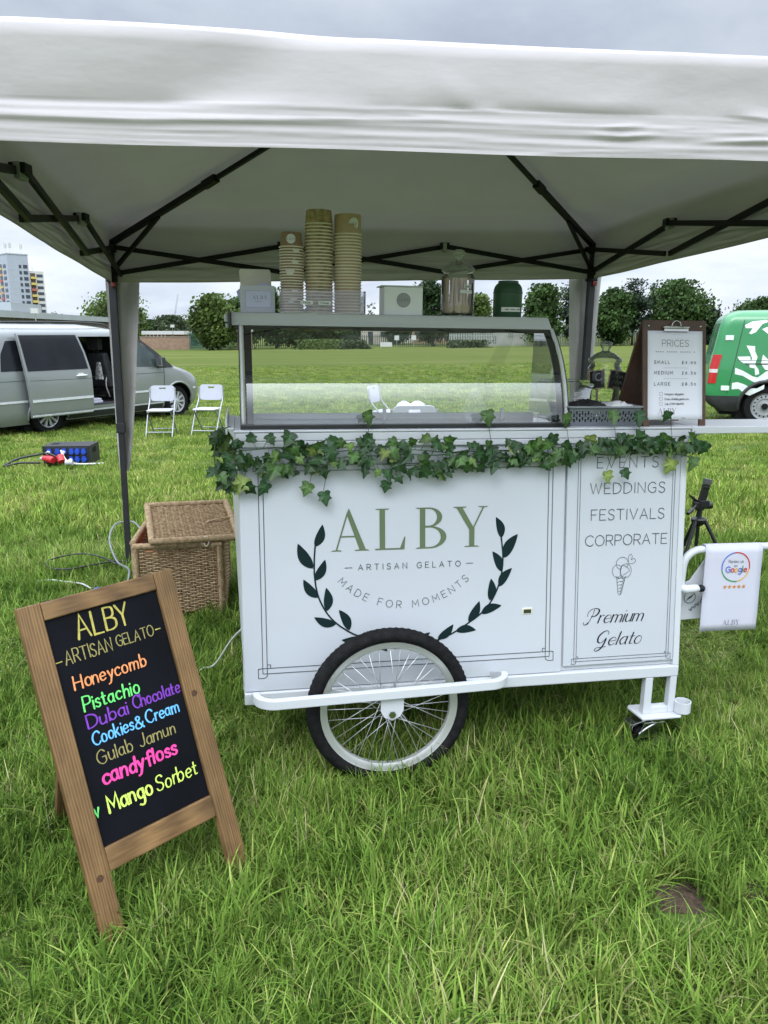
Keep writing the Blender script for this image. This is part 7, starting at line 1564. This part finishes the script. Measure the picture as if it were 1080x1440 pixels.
fence('mesh_fence', 'dark green mesh fence at the foot of the tall yellow-green tree', 266, 149, 345, 147, 3.0, .22, .15, grn_mesh, grn_mesh)
fence('palisade_fence', 'pale grey palisade fence along the far edge of the field on the right', 632, 152, 1000, 154, 2.5, .32, .20, pm('galvanised', (.33, .35, .33), rough=.6, var=.15, scale=.3), pm('galvanised', (.33, .35, .33)))
fence('dark_fence', 'dark wire fence under the dark trees, seen through the glass display', 345, 160, 632, 158, 2.4, .42, .16, pm('dark_wire', (.035, .05, .04), rough=.8, var=.3, scale=.5), pm('dark_wire', (.035, .05, .04)))
roof_o = pm('orange_tile', (.30, .13, .07), rough=.85, var=.15, scale=1.5); rend = pm('cream_render', (.46, .42, .36), rough=.9, var=.06, scale=.5)
def house(label, px, D, w_, hw_, hr, wallm, roofm_):
    t = thing('house', label, 'house', tuple(far(px, D)), (0, 0, R(rnd.uniform(-12, 12)))); m = MB(); m.box(-w_/2, w_/2, 0, 7, -.3, hw_); m.build('wall', wallm, t)
    m = MB(); m.add([(-w_/2 - .3, -.3, hw_), (w_/2 + .3, -.3, hw_), (w_/2 + .3, 7.3, hw_), (-w_/2 - .3, 7.3, hw_), (-w_/2 - .3, 3.5, hw_ + hr), (w_/2 + .3, 3.5, hw_ + hr)], [(0, 1, 5, 4), (2, 3, 4, 5), (1, 2, 5), (3, 0, 4), (3, 2, 1, 0)]); rf_ = m.build('roof', roofm_, t); m = MB(); m.box(w_/4, w_/4 + .8, 3, 4, hw_ + hr * .5, hw_ + hr + 1); m.build('chimney', brick, rf_)
    for k in range(3): m = MB(); m.box(-w_/2 + .7 + k * w_/3, -w_/2 + 1.9 + k * w_/3, -.05, .05, hw_ - 1.9, hw_ - .6); m.build('window', win_d, t)
    m = MB(); m.box(-.5, .5, -.06, .05, -.2, 1.9); m.build('door', trim_d, t)
house('cream house with orange tiled roof behind the dark fence, left of the round-labelled box', 522, 190, 9, 3.6, 2.2, rend, roof_o)
house('brick house with orange roof behind the dark fence, left of the spoon jar', 606, 200, 9, 3.4, 2.4, brick, roof_o)
house('pale bungalow with grey roof behind the palisade fence, under the green canister', 696, 175, 13, 3.4, 1.2, rend, pm('pale_roof', (.55, .54, .52), rough=.8))
house('low red-roofed house behind the fence in the middle of the glass', 555, 210, 10, 3.2, 2.2, rend, roof_o)
def pole(name, label, px, D, top, cat, r_=.09, head=True, lean=0):
    g = far(px, D); t = thing(name, label, cat, tuple(g)); h_ = zof(top, D) - g.z; m = MB(); m.tube([(0, 0, 0), (lean * h_, 0, h_)], [r_, r_ * .6], 8); m.build('mast', steel, t)
    if head: m = MB(); m.box(lean * h_ - .35, lean * h_ + .35, -.2, .2, h_ - .05, h_ + .45); m.build('lamp_head', tw_white, t)
    return t
pole('lamp_post', 'grey lamp post with a pale round head above the roof of the silver van', 52, 80, 440, 'lamp post')
pole('floodlight_pole', 'slim pole standing among the far bushes, seen through the glass', 508, 135, 462, 'pole', .07, False)
pole('floodlight_pole', 'slim pole in front of the far palisade fence, seen through the glass', 667, 142, 462, 'pole', .07, False)
pole('camera_pole', 'slim pole with a small head in front of the flat-roofed pavilion', 243, 152, 460, 'pole', .08)
pole('fence_post', 'thin tall post at the end of the far brick wall', 265, 147, 468, 'post', .06, False)
cj = thing('crane_jib', 'faint grey lattice crane jib leaning above the far bushes on the left', 'crane', tuple(far(246, 340))); zb_ = zof(445, 340) - cj.location.z; zt_ = zof(414, 340) - cj.location.z
m = MB(); hz = pm('faded_steel', (.42, .46, .50), rough=.8)
for dx_, dy_ in ((-.35, 0), (.35, 0), (0, .5)): m.tube([(dx_ - 1, dy_, 0), (dx_ + .2, dy_, zb_), (2.2 + dx_ * .3, dy_, zt_)], .09, 4)
for k in range(16):
    z = lerp(zb_, zt_, k / 16); x = lerp(.2, 2.2, k / 16); m.tube([(x - .35, 0, z), (x + .4, 0, z + .5)], .06, 4)
m.build('lattice', hz, cj)
bdw = thing('white_board', 'plain white board on legs standing in the far field, seen through the glass', 'board', tuple(far(543, 134))); m = MB(); m.box(-1.0, 1.0, 0, .06, .35, 1.1); m.build('panel', tw_white, bdw); m = MB(); m.box(-.9, -.84, .061, .1, 0, .5); m.box(.84, .9, .061, .1, 0, .5); m.build('legs', steel, bdw)
for px, py, lab in ((558, 138, 'small white sign left of the other one on the dark fence, seen through the glass'), (582, 138, 'small white sign nearest the spoon jar on the dark fence, seen through the glass')):
    t = thing('fence_sign', lab, 'sign', tuple(far(px, 156))); m = MB(); m.box(-.45, .45, 0, .05, 1.3, 2.2); m.build('panel', tw_white, t); m = MB(); m.box(-.04, .04, .051, .09, 0, 2.2); m.build('post', steel, t)
# distant rise with rooftops so that the horizon closes behind the trees
hm_ = MB(); pts = []
rows = []
for j in range(3):
    row = []
    for k in range(121):
        a = R(-55 + 110 * k / 120); d_ = (420, 520, 900)[j]; row.append((d_ * math.sin(a), d_ * math.cos(a), (-2.0, 3.0 + 2.2 * noise.noise(Vector((k * .16, 0, 0))) , -2)[j]))
    rows.append(row)
hm_.grid(rows); tag(hm_.build('hills', pm('distant_green', (.06, .085, .045), rough=.95, var=.3, scale=.05), smooth=180), kind='structure')
# ---------------------------------------------------------------- grass: clumps of bent blades instanced over the field
grass_m = attrmat('grass_blade', rough=.6, trans=.26, var=.2, spec=.10, rand=.28, nscale=5)
GC = [(.110, .198, .027), (.155, .256, .040), (.215, .310, .060), (.045, .095, .015), (.29, .33, .09), (.46, .42, .22)]
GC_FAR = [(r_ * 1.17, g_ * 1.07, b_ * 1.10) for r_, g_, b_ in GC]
GWT = [28, 30, 20, 12, 8, 3]
grng = random.Random(5)
def blade(V, F, T, x, y, L_, w_, lean, az, col, seg=4, seed=False, droop=1.0):
    p = np.array([x, y, 0.0]); th = lean * .35; d2 = np.array([math.cos(az), math.sin(az)]); s2 = np.array([-d2[1], d2[0], 0]); b0 = len(V)
    for k in range(seg + 1):
        t = k / seg; w = w_ * (1 - t ** 1.8) * (.75 + .5 * t if t < .5 else 1.0) * .5
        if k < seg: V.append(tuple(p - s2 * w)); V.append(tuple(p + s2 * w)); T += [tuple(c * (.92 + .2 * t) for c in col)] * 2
        else: V.append(tuple(p)); T.append(col)
        th = lean * (.35 + 1.15 * droop * ((k + 1) / seg)); st = L_ / seg
        p = p + np.array([d2[0] * math.sin(th) * st, d2[1] * math.sin(th) * st, math.cos(th) * st])
        if p[2] < .004: p[2] = .004
    for k in range(seg - 1): F.append((b0 + 2*k, b0 + 2*k + 1, b0 + 2*k + 3, b0 + 2*k + 2))
    F.append((b0 + 2*seg - 2, b0 + 2*seg - 1, b0 + 2*seg))
def clump(n, rad, Lr, wr, seg, leanr, seeds=0, swirl=0.0):
    V, F, T = [], [], []
    az0 = grng.uniform(0, 6.28)
    for k in range(n):
        a = grng.uniform(0, 6.28); r_ = rad * math.sqrt(grng.random()); az = az0 + grng.gauss(0, 1.0) if grng.random() < swirl else grng.uniform(0, 6.28)
        col = grng.choices(GC, GWT)[0]; f = grng.uniform(.8, 1.22)
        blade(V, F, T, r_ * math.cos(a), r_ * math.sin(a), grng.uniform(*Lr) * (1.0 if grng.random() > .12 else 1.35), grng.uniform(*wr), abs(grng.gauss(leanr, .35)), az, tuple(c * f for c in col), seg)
    for k in range(seeds):
        a = grng.uniform(0, 6.28); r_ = rad * grng.random(); az = grng.uniform(0, 6.28); x, y = r_ * math.cos(a), r_ * math.sin(a); Ls = grng.uniform(1.3, 1.9) * Lr[1]; col = (.36, .33, .17); b0 = len(V)
        blade(V, F, T, x, y, Ls, .0016, .55, az, col, 6)
        d2 = np.array([math.cos(az), math.sin(az)]); tip = np.array(V[-1])
        for q in range(22):
            u = q / 22; base = tip - np.array([d2[0] * .045 * u, d2[1] * .045 * u, .030 * u]); s_ = .0042 * (1 - .5 * u); ang = grng.uniform(0, 6.28); ax_ = np.array([d2[0], d2[1], .7]); ax_ = ax_ / np.linalg.norm(ax_)
            dv = np.array([math.cos(ang), math.sin(ang), grng.uniform(-.6, .6)]) * s_ * .42; b1 = len(V)
            V += [tuple(base), tuple(base + dv + ax_ * s_ * .7), tuple(base + dv * .6 + ax_ * s_ * 1.9)]; T += [col] * 3; F.append((b1, b1 + 1, b1 + 2))
    m = MB(); m.v = V; m.f = F; m.m = [0] * len(F); m.tint = T
    me = bpy.data.meshes.new('grass_clump'); me.from_pydata(V, [], F); me.materials.append(grass_m)
    ca = me.color_attributes.new('tint', 'FLOAT_COLOR', 'POINT'); ca.data.foreach_set('color', [c for t in T for c in (*t, 1.0)])
    me.polygons.foreach_set('use_smooth', [True] * len(F)); return me
gcol = bpy.data.collections.new('grass_clumps')       # source clumps only; they are never placed themselves
# pools: fresh, yellowish, deep green, trodden flat, dry with seed heads; then broad clumps for the middle distance
WTS = [[26, 34, 24, 6, 8, 2], [12, 26, 30, 4, 24, 6], [34, 22, 8, 34, 2, 0], [22, 28, 20, 10, 14, 8], [20, 24, 18, 8, 18, 14]]
meshes = []
for q in range(5):
    for k in range(4):
        GWT = WTS[q]
        meshes.append(clump((40, 36, 42, 34, 30)[q], (.05, .05, .05, .06, .05)[q], (.04, .105) if q != 3 else (.04, .10), (.0030, .0062) if q != 2 else (.0034, .0072), 5, (.72, .70, .76, 1.3, .8)[q], seeds=(0, 0, 0, 0, 2)[q], swirl=.55 if q != 3 else .85))
FAR0 = len(meshes)
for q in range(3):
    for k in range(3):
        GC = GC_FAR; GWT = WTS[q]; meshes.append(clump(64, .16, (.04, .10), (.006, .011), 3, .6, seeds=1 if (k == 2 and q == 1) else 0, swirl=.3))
for k, me in enumerate(meshes):
    o = bpy.data.objects.new('clump_%02d' % k, me); gcol.objects.link(o)
# positions
rng = np.random.default_rng(3)
def scatter(y0, y1, dens, halfang, pad):
    A = (y1 - y0) * (2 * (halfang * y1 + pad)); n = int(A * dens); x = rng.uniform(-(halfang * y1 + pad), halfang * y1 + pad, n); y = rng.uniform(y0, y1, n); k = np.abs(x) < halfang * np.maximum(y, .5) + pad; return x[k], y[k]
P = []; S = []; I = []; RT = []
def nz(x, y, s, o=0.0): return np.array([noise.noise(Vector((a * s + o, b * s - o, o))) for a, b in zip(x, y)])
for (y0, y1, dens, pool, sc_) in ((.3, 3.2, 520, 'n', 1.0), (3.2, 5.5, 430, 'n', 1.0), (5.5, 9.0, 110, 'f', 1.0), (9.0, 15.0, 60, 'f', 1.0), (15.0, 27.0, 20, 'f', 1.15), (27.0, 48.0, 6.5, 'f', 1.25)):
    x, y = scatter(y0, y1, dens, .95 if y1 < 10 else .85, 1.0)
    keep = np.ones(len(x), bool)
    # bare earth scrapes in the right foreground
    for ex, ey, ax_, ay_ in ((.765, 1.72, .115, .115), (.985, 1.76, .07, .09)): keep &= ((x - ex) / ax_) ** 2 + ((y - ey) / ay_) ** 2 > rng.uniform(.5, 1.2, len(x))
    # inside solid things
    c8, s8 = math.cos(R(8)), math.sin(R(8)); lx = (x + 1.29) * c8 + (y - 3.83) * s8; ly = -(x + 1.29) * s8 + (y - 3.83) * c8; keep &= ~((lx > -.01) & (lx < .46) & (ly > -.01) & (ly < .47))
    keep &= ~(((x - .95) / .16) ** 2 + ((y - 2.56) / .12) ** 2 < rng.uniform(.5, 1.2, len(x)))
    keep &= ~((x > -4.25) & (x < -3.6) & (y > 9.48) & (y < 9.95))
    x, y = x[keep], y[keep]
    big = nz(x, y, .9, 3.0); mid = nz(x, y, 2.6, 7.0)
    s = sc_ * (1.0 + .34 * big + .30 * mid) * rng.uniform(.75, 1.22, len(x))
    # trodden, shorter grass further out; longer by the stall and in the bottom corners
    s *= np.where(y > 8, .72, 1.0) * (1.0 + .45 * np.exp(-((x - .45) ** 2 / .10 + (y - 2.18) ** 2 / .02)) + .25 * np.exp(-((x + 1.9) ** 2 / 1.2 + (y - 5.0) ** 2 / .9)))
    s = np.clip(s, .4, 1.7)
    hue = nz(x, y, 1.7, 11.0) + .5 * nz(x, y, 5.0, 21.0) + rng.normal(0, .16, len(x)); flat = nz(x, y, 1.3, 31.0) + rng.normal(0, .12, len(x))
    q = np.where(hue > .20, 1, np.where(hue < -.20, 2, 0))
    if pool == 'n':
        q = np.where(flat > .24, 3, q); q = np.where(rng.random(len(x)) < .022, 4, q); idx = q * 4 + rng.integers(0, 4, len(x))
        s = np.where(q == 3, s * .8, s)
    else: idx = FAR0 + q * 3 + rng.integers(0, 3, len(x))
    P.append(np.stack([x, y, zg(x, y) - .010], 1)); S.append(s); I.append(idx); RT.append(np.stack([rng.normal(0, .12, len(x)), rng.normal(0, .12, len(x)), rng.uniform(0, 6.28, len(x))], 1))
P = np.concatenate(P); S = np.concatenate(S); I = np.concatenate(I); RT = np.concatenate(RT)
gme = bpy.data.meshes.new('grass'); gme.from_pydata(P.tolist(), [], [])
at = gme.attributes.new('size', 'FLOAT', 'POINT'); at.data.foreach_set('value', S.astype(np.float32))
at = gme.attributes.new('kind_index', 'INT', 'POINT'); at.data.foreach_set('value', I.astype(np.int32))
at = gme.attributes.new('turn', 'FLOAT_VECTOR', 'POINT'); at.data.foreach_set('vector', RT.astype(np.float32).ravel())
gob = bpy.data.objects.new('grass', gme); COL.objects.link(gob); tag(gob, 'lush green unmown grass covering the ground round the stall', 'grass', kind='stuff')
gn = bpy.data.node_groups.new('grass_instances', 'GeometryNodeTree')
gn.interface.new_socket('Geometry', in_out='INPUT', socket_type='NodeSocketGeometry'); gn.interface.new_socket('Geometry', in_out='OUTPUT', socket_type='NodeSocketGeometry')
gi = gn.nodes.new('NodeGroupInput'); go = gn.nodes.new('NodeGroupOutput'); iop = gn.nodes.new('GeometryNodeInstanceOnPoints'); ci = gn.nodes.new('GeometryNodeCollectionInfo')
ci.inputs['Collection'].default_value = gcol; ci.inputs['Separate Children'].default_value = True; ci.inputs['Reset Children'].default_value = True
def na(nm, ty):
    n = gn.nodes.new('GeometryNodeInputNamedAttribute'); n.data_type = ty; n.inputs['Name'].default_value = nm; return [s for s in n.outputs if s.enabled and s.name == 'Attribute'][0]
iop.inputs['Pick Instance'].default_value = True
gl_ = gn.links.new; gl_(gi.outputs[0], iop.inputs['Points']); gl_(ci.outputs[0], iop.inputs['Instance']); gl_(na('kind_index', 'INT'), iop.inputs['Instance Index'])
e2r = gn.nodes.new('FunctionNodeEulerToRotation'); gl_(na('turn', 'FLOAT_VECTOR'), e2r.inputs[0]); gl_(e2r.outputs[0], iop.inputs['Rotation']); gl_(na('size', 'FLOAT'), iop.inputs['Scale']); gl_(iop.outputs[0], go.inputs[0])
md = gob.modifiers.new('instances', 'NODES'); md.node_group = gn
# bare earth where the turf has been scraped off
earth = pm('bare_earth', (.035, .021, .013), rough=.95, scale=40, col2=(.085, .052, .03), bump=1.0, bscale=45, bdist=.03)
m = MB(); rows = []
for ex, ey, ax_, ay_, s_ in ((.765, 1.765, .10, .055, 1.0), (.985, 1.80, .06, .05, 4.0)):
    rr_ = []
    for i in range(9):
        row = []
        for j in range(28):
            a = 2 * math.pi * j / 28; q = i / 8; w_ = 1 + .8 * noise.noise(Vector((math.cos(a) * 1.6, math.sin(a) * 1.6, s_))); row.append((ex + ax_ * q * w_ * math.cos(a), ey + ay_ * q * w_ * math.sin(a), .004 + .016 * noise.noise(Vector((q * 6 * math.cos(a), q * 6 * math.sin(a), s_))) * (1 - q) - .014 * q))
        rr_.append(row)
    m.grid(rr_, closed=True)
tag(m.build('soil', earth, smooth=180), 'bare brown earth scrapes in the grass of the right foreground', 'soil', kind='stuff')
print('grass instances', len(P))
